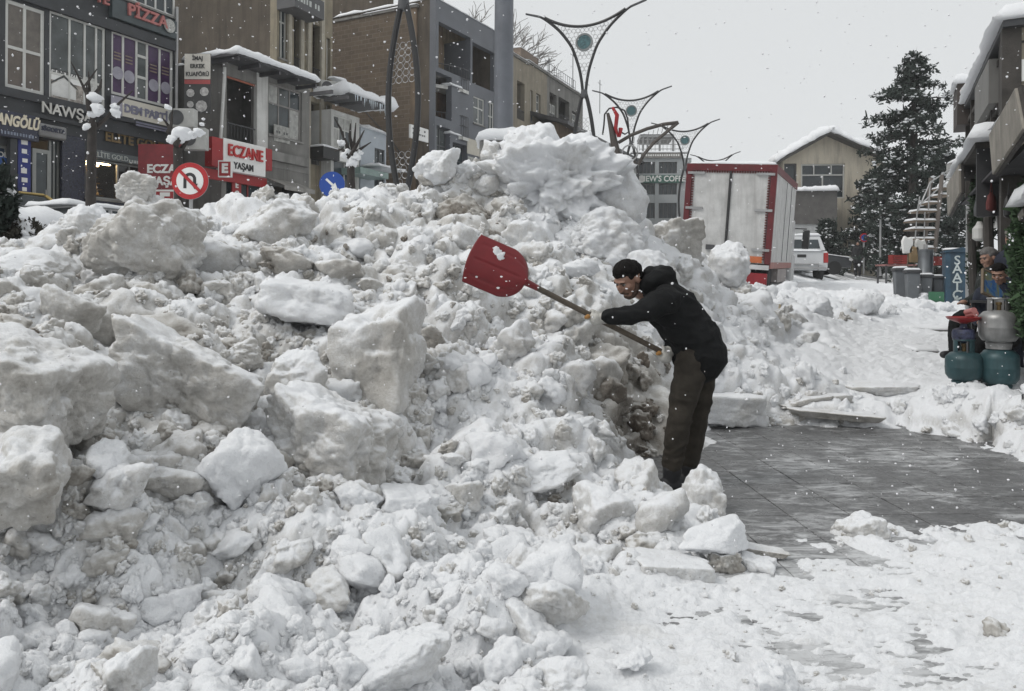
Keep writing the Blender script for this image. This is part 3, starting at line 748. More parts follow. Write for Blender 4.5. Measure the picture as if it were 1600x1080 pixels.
class Bld:
    "a building front parallel to the street; places things by pixel on its plane"
    def __init__(s, name, label, off=0.0, zg=None, cat='building', dang=0.0, u_ref=150, Y_ref=22.0):
        base = P(u_ref, HOR, Y_ref) + SN * off
        s.ang = ST_ANG + dang
        s.d = Vector((math.cos(s.ang), math.sin(s.ang), 0)); s.n = Vector((s.d.y, -s.d.x, 0))
        zz = float(ground_z(base.x, base.y)) if zg is None else zg
        s.o = Vector((base.x, base.y, zz))
        s.root = thing(name, label, cat, s.o, s.ang)
    def s(s_, u, out=0.0):
        k = (u - CX) / F_PX; o = s_.o + s_.n * out
        return (k * o.y - o.x) / (s_.d.x - k * s_.d.y)
    def z(s_, u, v, out=0.0):
        o = s_.o + s_.n * out
        Y = o.y + s_.s(u, out) * s_.d.y
        return CAM_Z + (HOR - v) / F_PX * Y - s_.o.z
    def rect(s_, u0, u1, v0, v1, out=0.0):
        return s_.s(u0, out), s_.s(u1, out), s_.z(u0, v1, out), s_.z(u0, v0, out)
    def box(s_, name, mat, u0, u1, v0, v1, out=0.05, depth=0.0, parent=None, bevel=0.0, vref=None):
        a, b, z0, z1 = s_.rect(u0, u1, v0, v1, out)
        if vref is not None: z0, z1 = s_.z(vref, v1, out), s_.z(vref, v0, out)
        return MB().box(a, b, -out, depth, z0, z1).build(name, mat, parent or s_.root, bevel=bevel)
    def front(s_, mat, u0, u1, vtop, vbot=None, holes=(), t=0.3, out=0.0, name='wall', snow=0.0):
        a, b = s_.s(u0, out), s_.s(u1, out)
        z1 = s_.z(u0, vtop, out); z0 = -0.5 if vbot is None else s_.z(u0, vbot, out)
        hs = [s_.rect(*h, out=out) for h in holes]
        xs = sorted({a, b, *[min(max(x, a), b) for h in hs for x in h[:2]]}); zs = sorted({z0, z1, *[min(max(x, z0), z1) for h in hs for x in h[2:]]})
        m = MB()
        for i in range(len(xs) - 1):
            for j in range(len(zs) - 1):
                cx, cz = (xs[i] + xs[i + 1]) / 2, (zs[j] + zs[j + 1]) / 2
                if any(h[0] < cx < h[1] and h[2] < cz < h[3] for h in hs): continue
                m.box(xs[i], xs[i + 1], -out, t - out, zs[j], zs[j + 1])
        m.build(name, mat, s_.root)
        return a, b, z0, z1
    def window(s_, u0, u1, v0, v1, cols=(0.5,), rows=(), fm=None, gm=None, out=0.0, fw=0.06, rec=0.12, name='window', sill=True, panes=None):
        "frame bars as one part, each pane a sub-part"
        a, b, z0, z1 = s_.rect(u0, u1, v0, v1, out)
        y0 = -out + rec - 0.06; y1 = y0 + 0.06
        m = MB(); fm = fm or WFRAME; gm = gm or GLASS
        m.box(a, b, y0, y1, z1 - fw, z1).box(a, b, y0, y1, z0, z0 + fw)
        m.box(a, a + fw, y0 + .001, y1, z0 + fw, z1 - fw).box(b - fw, b, y0 + .001, y1, z0 + fw, z1 - fw)
        xs = [a + fw] + [a + (b - a) * c for c in cols] + [b - fw]; zs = [z0 + fw] + [z0 + (z1 - z0) * c for c in rows] + [z1 - fw]
        for x in xs[1:-1]: m.box(x - fw / 2.4, x + fw / 2.4, y0 + .002, y1, z0 + fw, z1 - fw)
        for z in zs[1:-1]: m.box(a + fw, b - fw, y0 + .003, y1, z - fw / 2.4, z + fw / 2.4)
        f = m.build(name, fm, s_.root)
        k = 0
        for i in range(len(xs) - 1):
            for j in range(len(zs) - 1):
                g = panes[k % len(panes)] if panes else gm; k += 1
                MB().box(xs[i], xs[i + 1], y0 + .03, y0 + .045, zs[j], zs[j + 1]).build('pane', g, f)
        if sill: MB().box(a - .05, b + .05, -out - .06, y0, z0 - .06, z0 - .002).build('sill', CONC, f)
        return f
    def text(s_, body, u, v, size_px, mat, out=0.08, name='lettering', sx=1.0, shear=0.0, parent=None, bold=0.0, ext=.012):
        Y = (s_.o + s_.n * out).y + s_.s(u, out) * s_.d.y
        return text(name, body, size_px * Y / F_PX, mat, parent or s_.root, (s_.s(u, out), -out, s_.z(u, v, out)), sx=sx, shear=shear, bold=bold, extrude=ext)
    def local(s_, u, v, out=0.0): return Vector((s_.s(u, out), -out, s_.z(u, v, out)))
def snow_slab(name, parent, x0, x1, y0, y1, z, h, slope=(0, 0), nx=40, ny=14, seed=0, mat=None, lip=0.0):
    "soft layer of snow with rounded, uneven edges lying on a roof, awning or ledge"
    xs, ys = np.linspace(0, 1, nx), np.linspace(0, 1, ny)
    X, Y = np.meshgrid(xs, ys)
    wx, wy = (x1 - x0), (y1 - y0)
    e = np.minimum(np.minimum(X * wx, (1 - X) * wx), np.minimum(Y * wy, (1 - Y) * wy)) / max(h, .02)
    top = h * np.sqrt(np.clip(1 - (1 - np.clip(e, 0, 1)) ** 2, 0, 1))
    PX, PY = x0 + X * wx, y0 + Y * wy
    nzv = fbm(np.stack([PX.ravel() * 1.4 + seed, PY.ravel() * 1.4, np.full(PX.size, seed * 3.3)], 1), 4).reshape(PX.shape)
    top = top * (1 + 0.45 * nzv)
    edge = np.clip(1 - e, 0, 1)
    base = z + slope[0] * (PX - x0) + slope[1] * (PY - y0)
    PXe = PX + np.sign(X - .5) * edge * 0.25 * h * (1 + nzv); PYe = PY + np.sign(Y - .5) * edge * 0.25 * h * (1 + nzv)
    v = np.concatenate([np.stack([PXe, PYe, base + top + .004], -1).reshape(-1, 3), np.stack([PX, PY, base - lip * (1 + nzv) * edge + .002], -1).reshape(-1, 3)])
    i = np.arange(nx * ny).reshape(ny, nx)
    f = np.stack([i[:-1, :-1], i[:-1, 1:], i[1:, 1:], i[1:, :-1]], -1).reshape(-1, 4)
    n0 = nx * ny
    rim = np.concatenate([i[0, :], i[1:, -1], i[-1, -2::-1], i[-2:0:-1, 0]])
    rf = np.stack([rim, np.roll(rim, -1), np.roll(rim, -1) + n0, rim + n0], 1)[:, ::-1]
    me = mesh_np(name, v, np.concatenate([f, f[:, ::-1] + n0, rf]))
    me.shade_smooth()
    return link(name, me, mat or SNOW, parent)
def air_unit(parent, loc, w=.8, h=.55, d=.3, rz=0.0):
    e = BX('air_conditioner', M('old_white_plastic', (.42, .42, .4), .5, var=.15), parent, -w / 2, w / 2, -d / 2, d / 2, 0, h, bevel=.02)
    e.location = loc; e.rotation_euler.z = rz
    g = MB().lathe([(.21, 0), (.21, .02), (.17, .02), (.17, -.01), (0.02, -.01)], 20)
    o = g.build('fan_grille', DKGREY, e); o.rotation_euler.x = R(90); o.location = (-w * .16, -d / 2 - .004, h * .5)
    return e
def disc(name, mat, parent, loc, r, d=.02, seg=28, rot=(R(90), 0, 0)):
    o = MB().lathe([(r, 0), (r, d)], seg).build(name, mat, parent, smooth_=True); o.location = loc; o.rotation_euler = rot
    return o

def marks(B, u0, u1, v, h, mat, out, n, parent):
    "print too small to read: a row of short strokes"
    m = MB(); r_ = random.Random(int(u0 + v * 3))
    a, b, z0, z1 = B.rect(u0, u1, v, v + h, out); w = (b - a) / n
    for k in range(n):
        if r_.random() < .12: continue
        m.box(a + w * k + .12 * w, a + w * k + w * r_.uniform(.6, .9), -out, -out + .006, z0 + (z1 - z0) * r_.uniform(0, .15), z1)
    o = m.build('small_print', mat, parent); o['kind'] = 'stuff'
    return o
# ------------------------------------------------------------------ 1: dark-clad shop building
def building_one():
    B = Bld('shop_building', 'dark stone-clad shop building with PİZZA sign and white framed windows', 0.0)
    rt = B.root
    holes = [(-60, -6, 0, 138), (6, 68, 2, 140), (75, 163, 19, 166), (172, 269, 50, 150), (133, 246, 250, 312), (28, 96, 215, 372), (-60, 14, 222, 372), (194, 272, -46, 2)]
    a, b, z0, z1 = B.front(CLAD, -360, 275, -230, None, holes, t=.35)
    BX('back_wall', INT, rt, a, b, 2.4, 9.0, -.5, z1 - .1)
    BX('side_wall', STUCCO_D, rt, b - .3, b, .35, 9, -.5, z1)
    BX('side_wall', STUCCO_D, rt, a, a + .3, .35, 9, -.5, z1)
    for v, h in ((27, 16), (172, 12), (200, 6)):      # projecting floor bands
        B.box('floor_band', CLAD, -360, 274, v, v + h, .12, -.003, vref=150)
    blind = M('brown_window_blind', (.13, .115, .1), .5, var=.25, scale=6)
    B.window(6, 68, 2, 140, (.5,), (.47,), gm=blind, rec=.1, fw=.09, sill=False, panes=[M('brown_backed_glass', (.105, .085, .07), .25, var=.2), blind])
    B.window(-60, -6, 0, 138, (.4,), (.45, .8), rec=.1, fw=.09, sill=False)
    w = B.window(75, 163, 19, 166, (.36, .63, .84), (.34,), gm=GLASS2, rec=.1, fw=.07, sill=False)
    # estate agent's poster behind the lower panes
    for (u0, u1, v0, v1, mt, o) in ((78, 130, 112, 128, WHITE, .0), (78, 130, 128, 163, M('poster_photo', (.3, .27, .24), .4, var=.6, scale=9), .0), (132, 150, 124, 170, M('poster_photo_two', (.42, .42, .4), .4, var=.5, scale=7), .0)):
        B.box('poster', mt, u0, u1, v0, v1, o - .055, .075)
    B.text('GÜNDÜZLER', 103, 121, 9.5, BLACK, -.05, bold=.004, ext=.004)
    hs = MB().prism([(-.35, 0), (.35, 0), (.35, .28), (0, .52), (-.35, .28)], 0, .006); h_ = hs.build('printed_house', M('printed_white', (.62, .62, .6), .5), rt); h_.location = B.local(98, 157, -.046)
    hr = MB().prism([(-.42, .27), (-.36, .34), (0, .6), (.36, .34), (.42, .27), (0, .53)], -.004, .0); h2 = hr.build('printed_roof', M('printed_dark', (.05, .055, .055), .5), h_)
    w = B.window(172, 269, 50, 150, (.19, .40, .57, .78), (), panes=[PURPLE, PURPLE, GLASS2, PURPLE, PURPLE], rec=.1, fw=.08, sill=False)
    for zz in (95, 128): B.box('transom', WFRAME, 212, 228, zz - 7, zz - 3, -.03, .1, w)
    for u, v in ((182, 118), (200, 124), (238, 137), (257, 141)):
        disc('printed_seal', LILAC, w, B.local(u, v, -.046), .18, .008)
        for k in range(3): B.box('printed_line', M('tan_print', (.2, .15, .12), .5), u - 6, u + 5, v - 34 + 5 * k, v - 32 + 5 * k, -.046, .055, w)
    pl = B.box('party_banner', BEIGE, 190, 268, 157, 185, .14, -.125)
    B.box('lilac_banner', LILAC, 172, 190, 152, 182, .13, -.115)
    B.text('DEM PARTİ', 228, 181, 17, M('slate_letters', (.17, .17, .23), .5), .15, bold=.012, sx=.95)
    for k, (v, n_) in enumerate(((169, 30), (193, 34), (197, 34))):
        B.box('small_print', M('slate_letters', (.2, .2, .25), .5), 228 - n_ if k == 0 else 211, 228 + n_ - (6 if k == 0 else 0), v, v + (1.2 if k < 1 else 2.6), .148, -.141)
    # signs over the shops
    sg = B.box('shop_sign', NAVY, -30, 60, 170, 212, .22, -.125, bevel=.01)
    B.text('ANGÖLÜ', 27, 196, 23, CREAM, .235, shear=.22, bold=.014, sx=.7)
    marks(B, 0, 52, 208, 5.5, M('greyblue_letters', (.2, .23, .3), .5), .235, 11, sg)
    gs = B.box('shop_sign', M('grey_plastic_sign', (.2, .2, .2), .4), 62, 104, 196, 217, .3, -.125, bevel=.05)
    B.text('SİGORTA', 82, 208, 9, NAVY, .31, bold=.006)
    B.text('NAWŞAI', 107, 181, 23, M('silver_letters', (.5, .49, .46), .35, metal=.3), .17, sx=1.0, bold=.008)
    B.text('ELİTE GOLD', 212, 226, 20, GOLD, .06, bold=.01)
    st = B.box('shop_sign', M('grey_sign_strip', (.1, .115, .12), .4), 145, 250, 237, 250, .16, -.003)
    B.text('ELİTE GOLD', 173, 249, 11, M('pale_letters', (.45, .47, .45), .4), .17)
    marks(B, 200, 232, 253, 5, M('pale_letters', (.45, .47, .45), .4), .17, 8, st)
    # first shop front: lit jeweller's window
    B.window(133, 246, 250, 312, (.44, .6, .8), (), GFRAME, GLASS, rec=.12, fw=.05, sill=True, panes=[M('clear_pane', (.02, .02, .02), .05, spec=.5)] * 4)
    f = [o for o in rt.children if o.name.startswith('window')][-1]
    cl, nt, b_ = new_mat('clear_shop_glass'); b_.inputs['Base Color'].default_value = (.02, .02, .02, 1); b_.inputs['Roughness'].default_value = .05
    tr = N(nt, 'ShaderNodeBsdfTransparent'); mx_ = N(nt, 'ShaderNodeMixShader'); mx_.inputs[0].default_value = .15
    nt.links.new(tr.outputs[0], mx_.inputs[1]); nt.links.new(b_.outputs[0], mx_.inputs[2]); nt.links.new(mx_.outputs[0], [n for n in nt.nodes if n.type == 'OUTPUT_MATERIAL'][0].inputs[0])
    pn = [c for c in f.children if c.name.startswith('pane')]
    pn[0].data.materials.clear(); pn[0].data.materials.append(cl)
    s0, s1, zz0, zz1 = B.rect(133, 190, 250, 312)
    warm = M('warm_display_light', (.9, .7, .4), .5, emit=((1, .72, .38), 30))
    shelf = M('jewellery_velvet', (.5, .33, .17), .6, var=.6, scale=16)
    BX('display_back', shelf, rt, s0, s1, 1.2, 1.25, zz0, zz1)
    for k in range(5):
        z = zz0 + (zz1 - zz0) * (.15 + .17 * k)
        BX('display_shelf', GOLD, rt, s0, s1, .75 + .08 * k, 1.19, z, z + .025)
        for j in range(9):
            x = s0 + (s1 - s0) * (.06 + .105 * j)
            MB().lathe([(.045, 0), (.06, .05), (.03, .11), (.035, .16)], 8).build('display_bust', M('bust_cloth', (.55, .4, .2), .5, var=.5, scale=11), rt).location = (x, .9 + .06 * k, z + .026)
    BX('strip_light', warm, rt, s0 + .05, s1 - .05, .9, .97, zz1 - .05, zz1 - .02)
    BX('strip_light', warm, rt, s0 + .05, s1 - .05, .42, .5, zz1 - .05, zz1 - .02)
    BX('strip_light', warm, rt, s0 + .05, s1 - .05, 1.12, 1.17, zz1 - .28, zz1 - .26)
    # navy granite pier, door and further windows
    B.box('pier', M('speckled_navy_granite', (.014, .017, .034), .25, var=.8, scale=30), 96, 131, 214, 380, .08, -.002)
    B.box('plinth', M('speckled_navy_granite', (.014, .017, .034)), 133, 246, 316, 380, .06, -.002)
    d = B.window(48, 77, 236, 372, (), (), GFRAME, GLASS, rec=.02, fw=.1, name='door', sill=False)
    MB().tube([(B.s(70), -.02, B.z(60, 320)), (B.s(70), -.02, B.z(60, 300))], .02, 6).build('handle', METAL, d)
    B.window(79, 95, 216, 372, (.5,), (), GFRAME, GLASS, rec=.15, fw=.06, sill=False)
    B.window(-60, 14, 222, 372, (.5,), (.62,), GFRAME, M('bluish_shop_glass', (.03, .05, .09), .2, var=.6, scale=3), rec=.15, fw=.06, sill=False)
    B.box('window_decal', M('decal_blue', (.05, .12, .35), .4), -60, 13, 240, 254, -.08, .1); B.text('GOLD', 3, 247, 12, WHITE, -.075)
    B.box('blue_banner', BLUE, 27, 47, 218, 366, .1, -.005)
    for k in range(7): B.box('banner_mark', WHITE, 32 + (k % 3), 42 - (k % 2), 222 + k * 15, 230 + k * 15 - (k % 3), .11, -.101)
    B.box('pier', CLAD, 15, 26, 215, 372, .14, -.004)
    # upper sign
    ps = B.box('pizza_sign', M('slate_sign', (.045, .06, .065), .35, var=.2), 173, 274, 0, 30, .16, -.005, bevel=.01)
    B.text('PİZZA', 228, 30, 25, M('pinkish_letters', (.38, .13, .12), .4), .18, bold=.012, sx=1.02, ext=.05)
    disc('round_logo', M('grey_logo', (.36, .36, .34), .4, var=.5, scale=30), rt, B.local(262, 44, .19), .2, .03)
    B.text('TE', 157, 2, 22, M('pinkish_letters', (.38, .13, .12)), .15, bold=.01, ext=.04)
    B.window(194, 272, -46, 2, (.2, .4, .6, .8), (), WFRAME, GLASS, rec=.1, fw=.07)
    MB().tube([(B.s(274, .1), -.1, -.3), (B.s(274, .1), -.1, z1)], .045, 8).build('downpipe', METAL, rt)
    return B
B1 = building_one()

# ------------------------------------------------------------------ 2: low pharmacy building standing forward, snow on its roof
def building_two():
    B = Bld('pharmacy_building', 'low two-storey pharmacy building with snow-covered tin eaves', 1.35)
    rt = B.root
    holes = [(346, 400, 118, 222), (418, 470, 130, 212), (346, 412, 275, 390), (416, 476, 290, 390)]
    a, b, z0, z1 = B.front(STUCCO_G, 345, 482, 96, None, holes, t=.25)
    BX('side_wall', STUCCO_G, rt, a, a + .25, .251, 6, -.5, z1)
    BX('side_wall', STUCCO_G, rt, b - .25, b, .251, 6, -.5, z1)
    BX('back_wall', M('balcony_wall', (.17, .165, .155), .9, streak=True), rt, a + .25, b - .25, 1.5, 6, -.5, z1)
    # flat front, side wall that looks down the street
    q = lambda u, v, Y: P(u, v, Y)
    B.box('corner_post', WHITEWALL, 400, 417, 108, 245, .04, .1)
    B.window(418, 470, 130, 212, (.33, .66), (.62,), M('old_wood_frame', (.22, .21, .2), .6), GLASS2, rec=.12, panes=[GLASS2, CURT, GLASS, GLASS2, CURT, GLASS])
    B.window(350, 366, 140, 215, (), (.7,), M('old_wood_frame', (.22, .21, .2), .6), GLASS, rec=1.45, sill=False)
    rl = MB()
    s0, s1 = B.s(346), B.s(400); zt = B.z(346, 192)
    rl.tube([(s0, .03, zt), (s1, .03, zt)], .02, 6)
    for k in range(12):
        x = s0 + (s1 - s0) * k / 11; rl.tube([(x, .03, B.z(346, 222)), (x, .03, zt)], .009, 5)
    rl.build('balcony_railing', DKGREY, rt)
    B.box('banner', M('faded_orange_banner', (.3, .09, .05), .6, var=.3), 352, 398, 110, 124, -.06, .08)
    B.box('old_notice', M('grey_notice', (.3, .3, .28), .7, var=.4, scale=9), 427, 452, 196, 222, .03, -.003)
    marks(B, 430, 449, 206, 4, DKGREY, .035, 5, rt); marks(B, 430, 449, 214, 4, DKGREY, .035, 5, rt)
    B.box('ledge', CONC, 416, 482, 236, 250, .16, -.003)
    B.box('ledge', CONC, 416, 482, 252, 262, .02, -.004)
    # pharmacy signs
    s = B.box('pharmacy_sign', WHITE, 348, 414, 218, 268, .3, -.003, bevel=.01)
    B.box('sign_end', RED, 330, 347.5, 216, 262, .28, -.002); B.box('sign_end', RED, 414.3, 424, 234, 268, .28, -.002)
    B.text('ECZANE', 383, 243, 25, REDL, .33, bold=.008, sx=.8, ext=.03)
    B.text('YAŞAM', 380, 264, 14, BLACK, .31, bold=.006, sx=.9)
    B.box('red_fascia', RED, 300, 416, 262, 278, .1, -.005)
    B.window(348, 412, 278, 386, (.3, .62), (.7,), M('red_shop_frame', (.22, .02, .02), .4), GLASS, rec=.12, sill=False)
    for k, ch in enumerate('ECZ'): B.text(ch, 369, 292 + 14 * k, 13, WHITE, .05, bold=.008)
    B.box('red_pillar', RED, 362, 376, 276, 386, .035, -.004)
    B.window(416, 476, 300, 386, (.5,), (), DKGREY, GLASS, rec=.12, sill=False)
    aw = MB().prism([(0, 0), (.75, -.28), (.75, -.42), (.72, -.42), (.72, -.27), (0, -.04)], B.s(416), B.s(464), 'x')
    o = aw.build('awning', M('grey_awning_cloth', (.27, .26, .24), .8, streak=True), rt); o.location.z = B.z(416, 280); o.scale.y = -1
    sgn = BX('letter_sign', WHITE, rt, -.2, .2, -.05, .05, -.25, .25, bevel=.01); sgn.location = B.local(351, 267, .6) ; sgn.rotation_euler.z = R(-62)
    BX('red_field', RED, sgn, -.165, .165, -.06, -.051, -.21, .21); text('lettering', 'E', .36, WHITE, sgn, (0, -.065, 0), bold=.02)
    # pharmacy panel and barber board on the wall that faces down the street
    side = bpy.data.objects.new('street_facing_panel', MB().box(-1.2, 0, -.02, .02, -.5, 2.9).mesh('panel')); COL.objects.link(side); side.data.materials.append(M('dark_red_panel', (.2, .012, .018), .35, var=.3)); side.parent = rt
    side.rotation_euler.z = -B.ang + R(0)
    side.location = B.local(283, 330, .7); side.location.z = B.z(283, 352, .7) * 0 + .2
    z_of = lambda v: (CAM_Z + (HOR - v) / F_PX * (rt.matrix_basis @ side.location).y) - (rt.location.z + side.location.z)
    text('lettering', 'ECZA', .32, WHITE, side, (-.55, -.03, z_of(268)), bold=.012); text('lettering', 'YAŞA', .32, WHITE, side, (-.5, -.03, z_of(287)), bold=.012)
    BX('letter_frame', WHITE, side, -.75, -.15, -.035, -.021, z_of(335), z_of(300)); BX('red_field', RED, side, -.69, -.21, -.042, -.036, z_of(332), z_of(303)); text('lettering', 'E', .55, WHITE, side, (-.45, -.05, z_of(318)), bold=.03)
    # side wall (left return) of the projecting front
    c = B.local(345, 300, 0)
    BX('return_wall', STUCCO_G, rt, c.x - .001, c.x + .2, .002, 2.0, -.5, z1)
    bb = BX('barber_board', M('black_board', (.03, .03, .03), .4), rt, -.38, .38, -.02, .02, 0, 1.72); bb.rotation_euler.z = -B.ang; bb.location = B.local(307, 180, .25)
    BX('white_field', M('sign_cream', (.45, .43, .39), .5), bb, -.375, .375, -.026, -.021, .98, 1.71)
    for k, t_ in enumerate(('İMAJ', 'ERKEK', 'KUAFÖRÜ')): text('lettering', t_, .17, BLACK, bb, (0, -.03, 1.58 - .23 * k), bold=.004, sx=.86)
    BX('red_strip', M('brick_red_strip', (.3, .05, .05), .5), bb, -.375, .375, -.026, -.021, .84, .965)
    for x, z, r_ in ((-.2, .58, .12), (.2, .62, .13), (.12, .2, .17), (-.2, .25, .1)):
        disc('printed_shape', M('printed_pale', (.38, .37, .36), .5, var=.5, scale=12), bb, (x, -.02, z), r_, .008, 9)
    air_unit(rt, B.local(284, 203, .3), .75, .52, .3, -B.ang); air_unit(rt, B.local(303, 238, .45), .7, .62, .3, -B.ang)
    # eaves with snow
    ev = MB()
    e0, e1 = B.s(281, -1.33), B.s(492, .9); zr = B.z(345, 92)
    ev.box(e0, e1, -.9, 1.32, zr - .12, zr).box(a + .3, e1, 1.32, 6.0, zr - .12, zr)
    for k in range(8): ev.box(e0 + .1 + k * .9, e0 + .18 + k * .9, -.85, .2, zr - .24, zr - .121)
    rf = ev.build('eaves', M('dark_tin', (.09, .09, .095), .5, metal=.5, var=.3), rt)
    snow_slab('roof_snow', rt, e0, e1 + .05, -.98, 1.31, zr + .001, .15, nx=90, ny=24, seed=3, lip=.06); snow_slab('roof_snow', rt, a + .3, e1 + .05, 1.315, 6.0, zr + .001, .15, nx=60, ny=40, seed=4)
    MB().tube([B.local(349, 108, .1), B.local(349, 120, .1), B.local(343, 225, .1)], .05, 8).build('downpipe', WHITEWALL, rt)
    return B
B2 = building_two()

# ------------------------------------------------------------------ 3: tall stone-faced block behind the pharmacy
def building_three():
    B = Bld('tall_block', 'tall beige apartment block with rough dark blind side wall', .35, zg=2.4)
    rt = B.root
    cl = M('ochre_stone_facing', (.23, .2, .145), .85, var=.2, scale=2, grain=.3, streak=True)
    holes = [(434, 448, 8, 92), (457, 469, 22, 122), (486, 499, 38, 142), (484, 498, 160, 258), (508, 514, 60, 130), (508, 514, 165, 250)]
    a, b, z0, z1 = B.front(cl, 430, 517, -160, None, holes, t=.3)
    BX('side_wall', STUCCO_D, rt, a, a + .3, .301, 10, -.5, z1)
    BX('side_wall', BRICK, rt, b - .3, b, .301, 10, -.5, z1)
    BX('back_wall', INT, rt, a + .3, b - .3, 1.1, 9.9, -.5, z1 - .1)
    for u in (452, 471, 482, 503): B.box('pilaster', M('pale_pilaster', (.36, .33, .27), .85, streak=True), u - 2.4, u + 2.4, -160, 385, .1, -.003)
    B.window(434, 448, 8, 92, (.5,), (.7,), WFRAME, GLASS, rec=.18); B.window(457, 469, 22, 122, (.5,), (.75,), WFRAME, GLASS, rec=.5, sill=False)
    B.window(486, 499, 38, 142, (.5,), (.72,), WFRAME, GLASS2, rec=.5, sill=False); B.window(484, 498, 160, 258, (.5,), (.72,), WFRAME, GLASS2, rec=.5, sill=False)
    B.window(508, 514, 60, 130, (), (), WFRAME, GLASS, rec=.2); B.window(508, 514, 165, 250, (), (), WFRAME, GLASS, rec=.2)
    for (u0, u1, v0, v1) in ((457, 470, 92, 124), (486, 500, 108, 142), (484, 498, 232, 258)):
        m = MB(); x0, x1, y0, y1 = B.rect(u0, u1, v0, v1)
        m.tube([(x0, -.02, y1), (x1, -.02, y1)], .02, 5).tube([(x0, -.02, (y0 + y1) / 2), (x1, -.02, (y0 + y1) / 2)], .012, 5)
        for k in range(7): m.tube([(x0 + (x1 - x0) * k / 6, -.02, y0), (x0 + (x1 - x0) * k / 6, -.02, y1)], .011, 5)
        m.build('balcony_railing', BLACK, rt)
    bal = B.box('balcony', M('dark_sign_band', (.07, .07, .072), .5), 458, 504, -18, 12, .8, -.003); marks(B, 462, 498, -6, 9, M('pale_letters', (.45, .47, .45)), .81, 8, bal)
    pb = BX('planter_balcony', BLACK, rt, *B.rect(480, 506, 232, 250)[:2], -.7, -.002, B.z(480, 250), B.z(480, 232)); snow_slab('balcony_snow', rt, *B.rect(480, 506, 232, 250)[:2], -.7, -.02, B.z(480, 232), .07, seed=5)
    air_unit(rt, B.local(512, 150, .35), .7, .5, .3, -B.ang + R(30)); snow_slab('unit_snow', rt, B.s(512) - .35, B.s(512) + .35, -.55, -.2, B.z(512, 150) + .52, .14, seed=8, nx=14, ny=10)
    return B
B3 = building_three()

# ------------------------------------------------------------------ 4, 5: small shops
def building_four():
    B = Bld('glazed_shop', 'small white glazed shop under a thick snow-laden awning with icicles', .9, zg=2.5)
    rt = B.root
    a, b, z0, z1 = B.front(WHITEWALL, 516, 560, 172, None, [(520, 548, 180, 232), (520, 556, 250, 390)], t=.2)
    BX('side_wall', WHITEWALL, rt, a, a + .2, .201, 4, -.5, z1); BX('back_wall', INT, rt, a + .2, b, 1.2, 4, -.5, z1 - .05)
    B.window(520, 548, 180, 232, (.33, .66), (.6,), WFRAME, GLASS2, rec=.1, panes=[CURT, GLASS2, GLASS2, CURT, GLASS]); B.window(520, 556, 250, 390, (.5,), (.7,), WFRAME, GLASS, rec=.1, sill=False)
    B.box('white_apron', WHITE, 516, 560, 236, 250, .06, -.003)
    zt = B.z(516, 150)
    MB().box(a - .3, b + .7, -1.0, .6, zt - .1, zt).build('eaves', DKGREY, rt)
    snow_slab('roof_snow', rt, a - .35, b + .75, -1.1, .6, zt + .001, .34, nx=50, ny=20, seed=12, lip=.12)
    for k in range(22):
        x = a + (b + .6 - a) * k / 21 + random.uniform(-.05, .05); l = random.uniform(.1, .42)
        MB().tube([(x, -1.06, zt - .08), (x, -1.06, zt - .08 - l)], [.022, .003], 5).build('icicle', M('ice', (.6, .66, .7), .1), rt)
    B5 = Bld('pale_kiosk', 'pale blue-white box shop with a flat snow-topped roof', .8, zg=2.55)
    a, b, z0, z1 = B5.front(M('pale_blue_wall', (.42, .46, .5), .7, var=.06), 562, 602, 200, None, [(584, 600, 232, 300)], t=.2)
    BX('side_wall', M('pale_blue_wall', (.42, .46, .5)), B5.root, a, a + .2, .201, 3.4, -.5, z1); BX('back_wall', INT, B5.root, a + .2, b, .9, 3.4, -.5, z1 - .05)
    B5.window(584, 600, 232, 300, (.5,), (), DKGREY, GLASS, rec=.1, sill=False)
    snow_slab('roof_snow', B5.root, a - .1, b + .1, -.1, 3.4, z1, .2, seed=22)
    B5.box('canopy', M('green_glass_canopy', (.2, .27, .25), .3), 562, 606, 262, 272, .9, -.003); snow_slab('canopy_snow', B5.root, B5.s(562), B5.s(606), -.9, -.02, B5.z(562, 262), .1, seed=23)
building_four()

